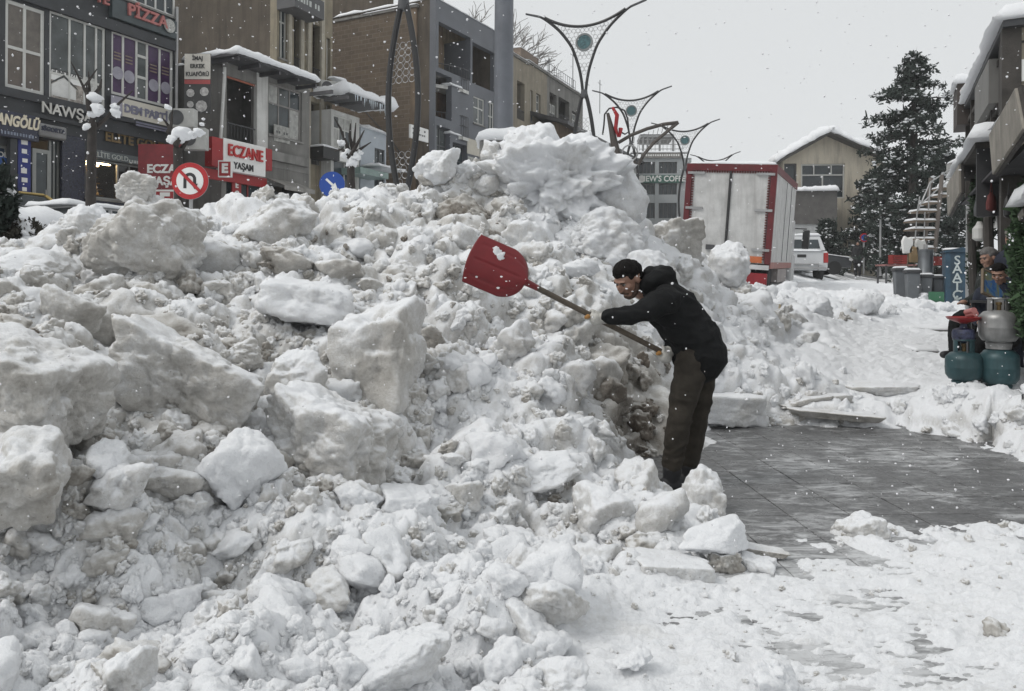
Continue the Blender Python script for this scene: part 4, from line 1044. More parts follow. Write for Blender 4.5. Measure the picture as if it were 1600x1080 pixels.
# ------------------------------------------------------------------ 6: brown block building, 7: grey panelled building
def building_six():
    B = Bld('brown_building', 'brown block-walled building with bare side and curved balconies', .2, zg=3.0, dang=R(-3))
    rt = B.root
    o = B.s(648)
    a, b, z0, z1 = B.front(BROWN, 648, 690, 12, None, [(655, 668, 100, 140), (656, 682, 165, 195), (660, 690, 232, 400)], t=.3)
    BX('side_wall', BRICK, rt, a, a + .3, .301, 11, -.5, z1)
    BX('side_wall', STUCCO_D, rt, a + 2.2, b + .5, 3.2, 11, z1 - .5, z1 + 2.4); BX('back_wall', INT, rt, a + .3, b, 1.2, 11, -.5, z1 - .1)
    MB().box(a - .06, b, -.08, 11, z1, z1 + .1).build('coping', CONC, rt); snow_slab('roof_snow', rt, a - .08, b, -.1, 3, z1 + .1, .07, seed=31)
    B.window(655, 668, 100, 140, (.5,), (), WFRAME, GLASS, rec=.2); B.window(656, 682, 165, 195, (.3, .6), (), WFRAME, GLASS, rec=.2)
    for v in (128, 205):
        z = B.z(650, v)
        arc = [(0.1, 0)] + [(x, -1.1 * math.sin(math.pi * min(1, (x - .1) / 2.6) * .5)) for x in np.linspace(.1, 2.7, 9)] + [(b - a, -1.1), (b - a, 0)]
        sl = MB().prism([(a + p[0], p[1]) for p in arc], z - .15, z, 'z').build('balcony_slab', WHITEWALL, rt)
        rl = MB()
        for p, q in zip(arc[1:-1], arc[2:-1]):
            for hh in (.95, .5): rl.tube([(a + p[0], p[1] + .03, z + hh), (a + q[0], q[1] + .03, z + hh)], .02, 5)
        for k in range(16):
            i = 1 + (len(arc) - 4) * k / 15; j = int(i); f = i - j
            x = arc[j][0] * (1 - f) + arc[j + 1][0] * f; y = arc[j][1] * (1 - f) + arc[j + 1][1] * f
            rl.tube([(a + x, y + .03, z), (a + x, y + .03, z + .95)], .012, 5)
        rl.build('balcony_railing', DKGREY, rt)
        snow_slab('balcony_snow', rt, a + 1.2, b, -1.05, -.5, z, .12, seed=v)
    B.box('shop_sign', WHITE, 640, 668, 195, 216, 1.2, -1.12); marks(B, 643, 664, 200, 3, DKGREY, 1.21, 7, rt); marks(B, 643, 664, 207, 3, DKGREY, 1.21, 7, rt)
    B.window(660, 690, 232, 400, (.4,), (.8,), DKGREY, GLASS, rec=.2, sill=False)
    cab = MB().tube([(a - .02, 6.0, z1 * .72), (a - .03, 3.5, z1 * .66), (a - .04, 1.2, z1 * .45), (a - .05, .2, z1 * .33)], .025, 5).build('cable', BLACK, rt)
building_six()
def building_seven():
    B = Bld('grey_panelled_building', 'grey panelled three-storey building with open recessed balconies', .9, zg=3.0, dang=R(-4))
    rt = B.root
    holes = [(683, 733, 34, 106), (736, 772, 66, 130), (679, 704, 112, 182), (738, 755, 150, 192), (761, 770, 158, 215), (681, 702, 196, 400), (706, 729, 222, 400), (730, 770, 244, 400)]
    a, b, z0, z1 = B.front(GREYCLAD, 678, 777, -3, None, holes, t=.3)
    BX('side_wall', STUCCO_D, rt, a, a + .3, .301, 10, -.5, z1); BX('side_wall', STUCCO_D, rt, b - .3, b, .301, 10, -.5, z1)
    BX('back_wall', M('stained_ochre_wall', (.24, .195, .13), .9, var=.3, scale=1.5, streak=True, dirt=(.08, .05, .035)), rt, a + .3, b - .3, 1.5, 10, -.5, z1 - .1)
    for v in (106, 186): BX('floor_slab', CONC, rt, a + .3, b - .3, .302, 1.49, B.z(679, v + 6), B.z(679, v))
    B.box('divider', GREYCLAD, 733.2, 735.8, 62, 128, -.01, 1.49)
    for (u0, u1, v0, v1, rec) in ((690, 696, 62, 98, 1.5), (699, 705, 66, 102, 1.5), (706, 713, 70, 106, 1.5), (738, 755, 150, 192, .12), (761, 770, 158, 215, .12)):
        B.window(u0, u1, v0, v1, (.5,), (.6,), WFRAME, GLASS2, rec=rec - .02, sill=rec < 1)
    B.box('storm_panel', M('rust_stained_wood', (.13, .075, .045), .8, var=.4, scale=3), 683, 702, 118, 182, -.9, .95)
    B.box('beige_fascia', M('beige_fascia', (.5, .47, .4), .6, var=.1), 729, 754, 216, 240, .03, -.003)
    B.window(730, 754, 244, 400, (.25, .5, .75), (), WFRAME, CURT, rec=.1, sill=False); B.window(757, 770, 250, 400, (.5,), (), DKGREY, GLASS, rec=.1, sill=False)
    B.window(706, 729, 222, 400, (.4,), (.85,), DKGREY, GLASS, rec=.3, sill=False); B.window(681, 702, 196, 400, (.5,), (.86,), DKGREY, GLASS2, rec=.3, sill=False)
    snow_slab('roof_snow', rt, a, b, -.02, 6, z1, .18, seed=41)
    MB().tube([(B.s(774, .06), -.06, 0), (B.s(774, .06), -.06, z1)], .06, 8).build('downpipe', METAL, rt)
building_seven()

# ------------------------------------------------------------------ 8: older apartment houses further up
def building_eight():
    specs = [
     ('apartment_house', 'beige stained apartment house next to the grey panelled building', .7, 778, 822, 74, STUCCO_B, [(786, 800, 112, 175), (806, 818, 125, 185)], [(788, 798, 118, 170)]),
     ('apartment_house', 'ochre apartment house with a tin box on its roof', .5, 822, 853, 98, STUCCO_B, [(827, 831, 140, 190), (836, 843, 145, 175), (827, 850, 196, 300)], [(836, 843, 145, 175), (827, 831, 140, 190)]),
     ('apartment_house', 'weathered flat-roofed apartment house with antennas and deep white loggias', .3, 853, 909, 118, STUCCO_G, [(857, 868, 143, 192), (871, 888, 150, 192), (892, 902, 172, 205), (857, 905, 205, 320)], [(858, 862, 160, 192), (864, 868, 163, 194), (893, 900, 175, 200)]),
    ]
    for nm, lb, off, u0, u1, vt, mat, holes, wins in specs:
        B = Bld(nm, lb, off, zg=3.6)
        B.root['group'] = 'apartment houses up the street'
        a, b, z0, z1 = B.front(mat, u0, u1, vt, None, holes, t=.3)
        BX('side_wall', mat, B.root, a, a + .3, .301, 9, -.5, z1); BX('side_wall', mat, B.root, b - .3, b, .301, 9, -.5, z1)
        BX('back_wall', M('loggia_wall', (.3, .285, .26), .9, streak=True), B.root, a + .3, b - .3, 1.3, 9, -.5, z1 - .1)
        for w in wins: B.window(*w, (.5,), (.6,), WFRAME, GLASS2, rec=.2)
        for h in holes:
            if h[3] - h[2] > 40:
                m = MB(); x0, x1, y0, y1 = B.rect(*h); zz = B.z(h[0], h[3] - 16)
                for k in range(9): m.tube([(x0 + (x1 - x0) * k / 8, .05, zz - .9), (x0 + (x1 - x0) * k / 8, .05, zz)], .015, 4)
                m.tube([(x0, .05, zz), (x1, .05, zz)], .025, 5); m.build('balcony_railing', DKGREY, B.root)
        MB().box(a - .1, b + .1, -.12, 9, z1, z1 + .12).build('cornice', CONC, B.root)
        snow_slab('roof_snow', B.root, a - .1, b + .1, -.14, 8, z1 + .12, .2, seed=u0)
        if u0 == 822: BX('roof_box', M('rusty_tin', (.16, .12, .09), .7, streak=True), B.root, a + .4, b - .02, .6, 3, z1 + .12, z1 + 1.1); snow_slab('box_snow', B.root, a + .4, b, .6, 3, z1 + 1.1, .15, seed=77)
        if u0 == 853:
            for x, h in ((1.5, 1.0), (6, 2.6), (9, 1.3), (12, 2.0)):
                MB().tube([(a + x, .5, z1), (a + x, .5, z1 + h + .6)], .03, 5).tube([(a + x - .5, .5, z1 + h + .3), (a + x + .5, .5, z1 + h + .3)], .02, 4).build('antenna', DKGREY, B.root)
            rl = MB()
            for h in (.5, 1.0): rl.tube([(a + .5, .2, z1 + h), (b - 1, .2, z1 + h)], .02, 4)
            for k in range(14): rl.tube([(a + .5 + k * (b - a - 1.5) / 13, .2, z1), (a + .5 + k * (b - a - 1.5) / 13, .2, z1 + 1.0)], .015, 4)
            rl.build('roof_railing', DKGREY, B.root)
    # long low roof beyond
    B = Bld('long_low_building', 'long low brown building with a shallow dark roof beyond the lamps', 2.0, zg=3.8)
    a, b, z0, z1 = B.front(BROWN, 868, 1010, 190, None, [(905, 912, 205, 240), (930, 940, 215, 245), (955, 963, 222, 250)], t=.3)
    BX('back_wall', INT, B.root, a, b, .8, 8, -.5, z1 - .1)
    for w in ((905, 912, 205, 240), (930, 940, 215, 245), (955, 963, 222, 250)): B.window(*w, (.5,), (), WFRAME, GLASS, rec=.15)
    MB().prism([(-.9, -.3), (-.9, -.1), (4, 1.5), (9, 0), (9, -.2), (4, 1.2)], a - .5, b + .5, 'x').build('roof', M('dark_tin', (.09, .09, .095)), B.root).location.z = z1
building_eight()
# ------------------------------------------------------------------ coffee house at the end of the street
def coffee_house():
    Y = 62.0; p = P(990, HOR, Y)
    zg = 2.6
    rt = thing('coffee_house', 'grey concrete coffee house with green sign band and roof terrace', 'building', (p.x, Y, zg), R(-4))
    s = Y / F_PX
    X = lambda u: (u - 990) * s; Z = lambda v: CAM_Z + (HOR - v) * s - zg
    gc = M('grey_painted_concrete', (.34, .36, .37), .8, var=.08, scale=1)
    m = MB()
    cols = [(985, 997), (1022, 1028), (1056, 1072)]
    for u0, u1 in cols: m.box(X(u0), X(u1), 0, .4, -.5, Z(246))
    rows = [(246, 252), (270, 275), (286, 286.5), (303, 316), (340, 352)]
    for v0, v1 in rows: m.box(X(985), X(1072), .02, .38, Z(v1), Z(v0))
    m.build('frame_wall', gc, rt)
    BX('back_wall', INT, rt, X(985), X(1072), 1.2, 10, -.5, Z(246))
    BX('side_wall', gc, rt, X(1072), X(1072) + .3, 0, 10, -.5, Z(246))
    for (u0, u1, v0, v1) in ((997, 1022, 252, 270), (1028, 1056, 252, 270), (997, 1022, 286, 303), (1028, 1056, 286, 303), (997, 1022, 316, 340), (1028, 1056, 316, 340), (1028, 1056, 352, 380), (997, 1022, 352, 380)):
        f = MB(); x0, x1, z0, z1 = X(u0), X(u1), Z(v1), Z(v0)
        for k in range(5): f.box(x0 + (x1 - x0 - .08) * k / 4, x0 + (x1 - x0 - .08) * k / 4 + .08, .15, .2, z0, z1)
        w = f.build('window', DKGREY, rt); BX('pane', GLASS, w, x0, x1, .21, .23, z0, z1)
    BX('sign_band', M('coffee_green', (.045, .12, .095), .5), rt, X(993), X(1066), -.12, -.002, Z(285), Z(273))
    text('lettering', "VIEW'S COFFEE", .62, WHITE, rt, (X(1036), -.13, Z(279)), bold=.012, sx=.9)
    disc('round_logo', WHITE, rt, (X(1001), -.12, Z(279)), .28, .02)
    BX('upper_sign', M('grey_terrace_board', (.2, .19, .18), .6), rt, X(1000), X(1064), -.1, -.002, Z(246), Z(238))
    for k in range(16): BX('small_print', WHITE, rt, X(1004) + k * .175, X(1004) + k * .175 + .11, -.11, -.101, Z(243.5), Z(240.5))
    t = MB()
    for u in (1003, 1010, 1029, 1050): t.box(X(u), X(u) + .15, .6, .75, Z(246), Z(212))
    t.box(X(1000), X(1052), .4, 3.5, Z(212), Z(208))
    for v in (216, 224, 231): t.tube([(X(998), .3, Z(v)), (X(1066), .3, Z(v))], .03, 4)
    for k in range(12): t.tube([(X(998) + k * 3.36 / 11, .3, Z(238)), (X(998) + k * 3.36 / 11, .3, Z(216))], .02, 4)
    t.build('roof_terrace', METAL, rt)
    snow_slab('roof_snow', rt, X(1000), X(1052), .3, 3.5, Z(208), .14, seed=51); snow_slab('ledge_snow', rt, X(985), X(1072), -.1, .6, Z(238), .12, seed=52)
coffee_house()

# ------------------------------------------------------------------ gabled house at the far right
def gable_house():
    Y = 50.0; p = P(1290, HOR, Y); zg = 2.2; s = Y / F_PX
    rt = thing('gabled_house', 'beige gabled house with thick snow on the roof and two chimneys', 'house', (p.x, Y, zg), R(-6))
    X = lambda u: (u - 1290) * s; Z = lambda v: CAM_Z + (HOR - v) * s - zg
    x0, x1, ze, zr = X(1224), X(1372), Z(248), Z(210)
    hol = [(X(1252), X(1318), Z(307), Z(253)), (X(1226), X(1245), Z(292), Z(252))]
    m = MB()
    xs = sorted({x0, x1, *[h[i] for h in hol for i in (0, 1)]}); zs = sorted({-.5, ze, *[h[i] for h in hol for i in (2, 3)]})
    for i in range(len(xs) - 1):
        for j in range(len(zs) - 1):
            cx, cz = (xs[i] + xs[i + 1]) / 2, (zs[j] + zs[j + 1]) / 2
            if any(h[0] < cx < h[1] and h[2] < cz < h[3] for h in hol): continue
            m.box(xs[i], xs[i + 1], 0, .35, zs[j], zs[j + 1])
    xc = X(1290)
    m.prism([(x0, ze), (x1, ze), (xc, zr)], 0, .35)
    m.build('wall', M('house_ochre', (.54, .49, .4), .9, var=.12, scale=.8, streak=True, dirt=(.2, .18, .15)), rt)
    MB().box(x0, x0 + .3, .35, 9, -.5, ze).box(x1 - .3, x1, .35, 9, -.5, ze).build('side_wall', M('house_ochre', (.54, .49, .4)), rt)
    BX('back_wall', INT, rt, x0 + .3, x1 - .3, .9, 9, -.5, ze)
    for h, cols, rows in ((hol[0], (.3, .7), (.68,)), (hol[1], (), ())):
        f = MB(); a, b, z0, z1 = h; fw = .09
        f.box(a, b, .1, .18, z0, z0 + fw).box(a, b, .1, .18, z1 - fw, z1).box(a, a + fw, .1, .18, z0, z1).box(b - fw, b, .1, .18, z0, z1)
        for r_ in rows: f.box(a, b, .102, .18, z0 + (z1 - z0) * r_ - .04, z0 + (z1 - z0) * r_ + .04)
        if rows:
            for c in cols: f.box(a + (b - a) * c - .035, a + (b - a) * c + .035, .104, .18, z0 + (z1 - z0) * .68, z1)
            f.box(a + (b - a) * .5 - .04, a + (b - a) * .5 + .04, .104, .18, z0, z0 + (z1 - z0) * .68)
        w = f.build('window', WFRAME if rows else DKGREY, rt); BX('pane', GLASS, w, a, b, .19, .21, z0, z1)
    def roof_side(xa, za, xb, zb, sg):
        return MB().prism([(xa, za), (xb, zb), (xb, zb + .22), (xa, za + .22)], -.9, 10)
    k = (zr - ze) / (xc - x0)
    xl, xr = X(1210), X(1392)
    kr = (zr - ze) / (x1 - xc)
    rf = MB().prism([(xl, zr - (xc - xl) * k), (xc, zr), (xr, zr - (xr - xc) * kr), (xr, zr - (xr - xc) * kr + .2), (xc, zr + .22), (xl, zr - (xc - xl) * k + .2)], -.9, 10).build('roof', M('dark_eaves', (.07, .065, .06), .8), rt)
    # snow blanket following the slopes
    n, me = 40, []
    for side, (xa, xb, kk) in enumerate(((xl, xc, k), (xc, xr, -kr))):
        zb = zr + .22 - (xc - xa) * k if side == 0 else zr + .22
        snow_slab('roof_snow', rt, xa - .05, xb + .1 * (1 - side), -1.0, 10, zb, .42, slope=(kk, 0), nx=44, ny=24, seed=60 + side, lip=.1)
    for u, v0, v1, w in ((1326, 205, 222, 9), (1347, 223, 233, 9)):
        c = BX('chimney', M('chimney_plaster', (.19, .16, .14), .9), rt, X(u - w), X(u + w), 3, 4.0, Z(v1) - 1.6, Z(v0)); snow_slab('chimney_snow', c, X(u - w), X(u + w), 3, 4, Z(v0), .3, nx=16, ny=12, seed=u)
    # snow-topped annex in front
    an = BX('annex', M('annex_grey_board', (.11, .105, .1), .85, var=.2), rt, X(1224), X(1288), -2.6, -.01, Z(352), Z(303)); snow_slab('annex_snow', an, X(1222), X(1290), -2.7, 0, Z(303), .3, seed=66)
    BX('annex_wall', M('annex_white', (.45, .46, .46), .7), rt, X(1224), X(1262), -2.5, -.02, -.5, Z(352)); BX('annex_window', GLASS, rt, X(1262), X(1287), -2.4, -.02, -.5, Z(352))
    MB().box(X(1262), X(1264), -2.45, -2.401, -.5, Z(352)).box(X(1274), X(1276), -2.45, -2.401, -.5, Z(352)).build('annex_mullion', WFRAME, rt)
    BX('vertical_sign', CREAM, rt, X(1321), X(1329), -.05, -.001, Z(404), Z(365))
    for kk in range(6): BX('sign_mark', DKGREY, rt, X(1323), X(1327), -.06, -.051, Z(402 - kk * 6), Z(399 - kk * 6))
gable_house()

# ------------------------------------------------------------------ right-hand shops
def right_shops():
    # local x runs up the street, -y is away from the street (to the right), +y faces the street
    c = P(1600, HOR, 9.0)
    rt = thing('wooden_shop_row', 'ramshackle wood and tin shop row with snow on roof and tilted awning boards', 'building', (c.x, c.y, .1), ST_ANG)
    old = M('grey_old_timber', (0.0525, 0.0475, 0.0425), .85, var=.35, scale=4, grain=.3, streak=True)
    tan = M('tan_wall_panel', (0.3060, 0.2720, 0.2125), .7, var=.1)
    brd = M('weathered_awning_board', (0.2400, 0.2219, 0.1920), .8, var=.3, scale=3, streak=True, grain=.2)
    def w2l(u, v, Y): return rt.matrix_basis.inverted() @ P(u, v, Y)
    # main upper storey: its end wall faces down the street, the long front runs up the street
    pA = w2l(1578, 40, 9.6); pB = w2l(1508, 250, 22)
    x0, y0 = pA.x, pA.y
    zt = pA.z
    zf = w2l(1575, 240, 9.6).z
    L = 5.0
    def sub(x): return y0 + 0.0
    BX('end_wall', tan, rt, x0, x0 + .15, y0 - 5, y0, zf - .2, zt)
    for k, yy in enumerate((0, -1.6, -3.2)): BX('corner_post', old, rt, x0 - .04, x0 + .16, y0 - .1 + yy, y0 + .1 + yy, -.3, zt)
    BX('wall_strip', BLACK, rt, x0 - .02, x0 - .001, y0 - 5, y0 - .1, w2l(1590, 64, 9.6).z, w2l(1590, 61, 9.6).z)
    text('lettering', 'K', .42, REDL, rt, (x0 - .03, y0 - .52, w2l(1594, 50, 9.6).z), rot=(R(90), 0, R(-90)), bold=.02)
    q = w2l(1592, 104, 9.5)
    BX('white_notice', WHITE, rt, x0 - .03, x0 - .005, q.y - .55, q.y + .1, q.z - .13, q.z + .13)
    # long front: posts, glazed lattice, boards
    BX('front_boards', old, rt, x0 + .3, x0 + L, y0 - .12, y0 - .02, zf, zf + .7)
    BX('front_fascia', M('pale_fascia_panel', (0.1620, 0.1590, 0.1500), .7, var=.12), rt, x0 + .9, x0 + 2.6, y0 - .02, y0 + .14, zt - .7, zt - .12)
    for k in range(6):
        x = x0 + .5 + k * .88
        BX('post', old, rt, x, x + .11, y0 - .06, y0 + .06, zf, zt)
    for k in range(5): BX('white_slat', WHITEWALL, rt, x0 + .22 + k * .11, x0 + .27 + k * .11, y0 - .05, y0 + .0, zf, zt - .8)
    for z in (zf + .75, zf + 1.3, zt - .8): BX('rail', old, rt, x0 + .8, x0 + L, y0 - .05, y0 + .05, z, z + .07)
    for k in range(22): BX('lattice_bar', old, rt, x0 + .85 + k * .19, x0 + .885 + k * .19, y0 - .045, y0 + .02, zf + .82, zt - .82)
    BX('glazing', GLASS2, rt, x0 + .8, x0 + L, y0 - .09, y0 - .07, zf + .7, zt - .1)
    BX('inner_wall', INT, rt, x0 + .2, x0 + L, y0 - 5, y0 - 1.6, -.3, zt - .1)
    BX('upper_floor', old, rt, x0 + .05, x0 + L, y0 - 5, y0 - .02, zf - .25, zf - .02)
    BX('roof', DKGREY, rt, x0 - .12, x0 + L + .2, y0 - 5.2, y0 + .1, zt, zt + .1)
    snow_slab('roof_snow', rt, x0 - .16, x0 + L + .25, y0 - 5.2, y0 + .16, zt + .1, .2, nx=60, ny=50, seed=71, lip=.03)
    # dark back of the ground floor
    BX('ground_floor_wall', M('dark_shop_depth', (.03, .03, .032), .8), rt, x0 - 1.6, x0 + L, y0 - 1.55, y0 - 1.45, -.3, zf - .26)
    # outer box on a pole
    e = w2l(1523, 170, 14.2)
    hb = BX('hanging_cabinet', M('dark_brown_box', (.05, .04, .035), .7), rt, e.x - .4, e.x + .4, e.y - .3, e.y + .32, w2l(1520, 195, 14.2).z, w2l(1520, 132, 14.2).z); snow_slab('cabinet_snow', hb, e.x - .42, e.x + .42, e.y - .32, e.y + .34, w2l(1520, 132, 14.2).z, .2, nx=16, ny=12, seed=72)
    MB().tube([(e.x, e.y + .1, .3), (e.x, e.y + .1, w2l(1520, 195, 14.2).z)], .05, 6).build('pole', METAL, rt)
    # tilted awning boards (hinged shutters)
    def shutter(name, pts, seed, th=.05, snow=True):
        ps = [Vector(w2l(*p)) for p in pts]
        n = (ps[1] - ps[0]).cross(ps[3] - ps[0]).normalized() * th
        m = MB(); m.add(ps + [p - n for p in ps], [(0, 1, 2, 3), (7, 6, 5, 4), (0, 4, 5, 1), (1, 5, 6, 2), (2, 6, 7, 3), (3, 7, 4, 0)])
        o = m.build(name, brd, rt, bevel=.006)
        fr = MB()
        for a, b in ((0, 1), (1, 2), (2, 3), (3, 0)): fr.tube([ps[a], ps[b]], .028, 5)
        fr.build('board_frame', old, o)
        return ps
    # big one: near end right (u=1605), far end left
    s1 = shutter('awning_board', [(1552, 205, 8.6), (1594, 132, 6.9), (1607, 196, 6.7), (1558, 268, 8.4)], 1)
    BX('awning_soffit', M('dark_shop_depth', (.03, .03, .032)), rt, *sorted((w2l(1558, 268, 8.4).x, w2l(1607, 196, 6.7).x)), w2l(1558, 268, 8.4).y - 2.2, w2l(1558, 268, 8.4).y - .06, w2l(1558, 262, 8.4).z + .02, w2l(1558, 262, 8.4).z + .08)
    BX('awning_roof', old, rt, *sorted((w2l(1552, 205, 8.6).x, w2l(1594, 132, 6.9).x)), w2l(1552, 205, 8.6).y - 2.4, w2l(1552, 205, 8.6).y - .02, s1[0].z - .02, s1[0].z + .04)
    snow_slab('awning_snow', rt, *sorted((w2l(1552, 205, 8.6).x, w2l(1594, 132, 6.9).x)), w2l(1552, 205, 8.6).y - 2.4, w2l(1552, 205, 8.6).y + .03, s1[0].z + .045, .09, nx=40, ny=24, seed=75)
    s2 = shutter('awning_board', [(1483, 285, 13.6), (1503, 252, 11.8), (1504, 297, 11.8), (1485, 333, 13.5)], 2)
    xa, xb = sorted((s2[0].x, s2[1].x)); ya = s2[0].y
    BX('awning_roof', old, rt, xa - 1.6, xb + .1, ya - 2.4, ya - .04, s2[1].z - .02, s2[1].z + .05)
    snow_slab('awning_snow', rt, xa - 1.9, xb + .1, ya - 2.4, ya + .02, s2[1].z + .055, .17, nx=50, ny=30, seed=76)
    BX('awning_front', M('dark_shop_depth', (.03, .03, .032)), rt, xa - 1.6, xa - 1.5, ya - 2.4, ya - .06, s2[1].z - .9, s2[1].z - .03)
    s3 = shutter('awning_board', [(1573, 357, 9.4), (1602, 320, 7.6), (1604, 330, 7.6), (1576, 366, 9.4)], 3, .03)
    sn = w2l(1606, 285, 7.2); snow_slab('ledge_snow', rt, sn.x - .3, sn.x + .8, sn.y - 1.0, sn.y + .02, sn.z - .12, .3, nx=20, ny=16, seed=79)
    # flat dark panel added to keep sky light off the seated people
    ta, tb = w2l(1558, 262, 8.5), w2l(1512, 300, 13.0)
    BX('tarpaulin', M('dark_tarpaulin', (.03, .03, .033), .7), rt, ta.x, tb.x, ta.y - 3.2, ta.y - .05, ta.z + .1, ta.z + .13)
    # posts and props under the awnings
    for (u, v0, v1, Y, r_) in ((1520, 330, 480, 12.3, .055), (1528, 300, 480, 12.6, .035), (1545, 262, 470, 11.0, .06), (1566, 262, 440, 10.6, .05)):
        MB().tube([w2l(u - 4, v0, Y), w2l(u + 2, v1, Y)], [r_, r_ * 1.1], 8).build('prop', old, rt)
    return rt, w2l
SHOPS, SW = right_shops()
# ------------------------------------------------------------------ ornamental street lamps
def lamp():
    rt = thing('street_lamp', 'x', 'street lamp', group='ornamental double-wing street lamps')
    H = 4.6
    for sg in (-1, 1):
        pts = [(sg * .05, 0, 0), (sg * .05, 0, .9)] + [(sg * (.04 + .215 * math.sin(math.pi * t) ** .9), 0, 1.75 + (H - 1.75) * t) for t in np.linspace(0, 1, 22)]
        MB().tube(pts, .046, 8).build('lens_pole', BLACK, rt, smooth_=True)
        ws = [(.03, 0), (.06, .3), (.12, .62), (.3, 1.15), (.6, 1.55), (.88, 1.8), (1.1, 1.95), (1.46, 2.06)]
        xs = np.array(ws); t = np.linspace(0, len(ws) - 1, 36); cx = np.interp(t, range(len(ws)), xs[:, 0]); cz = np.interp(t, range(len(ws)), xs[:, 1])
        for _ in range(3): cx[1:-1] = (cx[:-2] + cx[1:-1] * 2 + cx[2:]) / 4; cz[1:-1] = (cz[:-2] + cz[1:-1] * 2 + cz[2:]) / 4
        MB().tube([(sg * a, 0, H + b) for a, b in zip(cx, cz)], [.036] * 26 + [.034 - .002 * i for i in range(10)], 8).build('wing_arm', BLACK, rt, smooth_=True)
        MB().tube([(sg * 1.08, -.01, H + 1.93), (sg * 1.46, -.01, H + 2.05)], .045, 6, .5).build('lamp_head', DKGREY, rt)
    MB().tube([(x, -.02, H + 1.6 + .30 * (x / .98) ** 2) for x in np.linspace(-.98, .98, 25)], .036, 8).build('cross_arc', BLACK, rt, smooth_=True)
    MB().lathe([(.075, H - .08), (.085, H), (.075, H + .1)], 12).build('collar', DKGREY, rt, smooth_=True)
    rim = MB().lathe([(.21, 0), (.21, .05), (.165, .05), (.165, .0)], 26).build('emblem', M('emblem_rim', (.19, .2, .2), .4, metal=.5), rt, smooth_=True); rim.rotation_euler.x = R(90); rim.location = (0, .0, H + 1.22)
    disc('emblem_face', M('emblem_teal', (.05, .11, .12), .4, var=.6, scale=22), rim, (0, 0, 0), .165, .035, rot=(0, 0, 0))
    # lattice of small rings between the arms
    lat = MB(); st = .105; row = 0; z = .42
    def halfw(z_): return float(np.interp(z_, cz, cx))
    while z < 1.85:
        x = -1.0 + (st / 2 if row % 2 else 0)
        while x < 1.0:
            if abs(x) < halfw(z) - .04 and z < 1.58 + .30 * (x / .98) ** 2 - .02 and math.hypot(x, z - 1.22) > .23 and not any(math.hypot(x - a, z - b) < .07 for a, b in ((0, .78), (.34, 1.42), (-.34, 1.42))):
                lat.tube([(x + .05 * math.cos(a), 0, H + z + .05 * math.sin(a)) for a in np.linspace(0, 2 * math.pi, 9)], .006, 3)
            x += st
        z += st * .87; row += 1
    for zz in np.arange(1.9, H - .5, .1):
        w = .04 + .215 * math.sin(math.pi * (zz - 1.75) / (H - 1.75)) ** .9
        for x in np.arange(-w + .06, w - .05, .11):
            if not 2.5 < zz < 3.5: lat.tube([(x + .05 * math.cos(a), 0, zz + .05 * math.sin(a)) for a in np.linspace(0, 2 * math.pi, 9)], .005, 3)
    o = lat.build('lattice', METAL, rt); o['kind'] = 'stuff'
    return rt
L0 = lamp()
LAMPS = [(628, 8, 11.7, 'ornamental street lamp nearest the heap, only its lens-shaped black twin pole showing'), (911, 147, 18.8, 'ornamental street lamp rising behind the summit of the heap, emblem dark teal'),
         (985, 224, 29.5, 'ornamental street lamp behind the bell-shaped decoration with the red bow'), (1069, 262, 34.5, 'ornamental street lamp standing behind the truck\'s upper corner'), (1116, 292, 47.0, 'ornamental street lamp farthest up the street, wing tip above the truck roof')]
for i, (u, v, Y, lb) in enumerate(LAMPS):
    o = L0 if i == 0 else copy_tree(L0)
    p = P(u, v, Y); o.location = (p.x, p.y, p.z - 4.6); o.rotation_euler.z = ST_ANG - R(90) + R((0, 4, 10, 6, 0)[i])
    o['label'] = lb
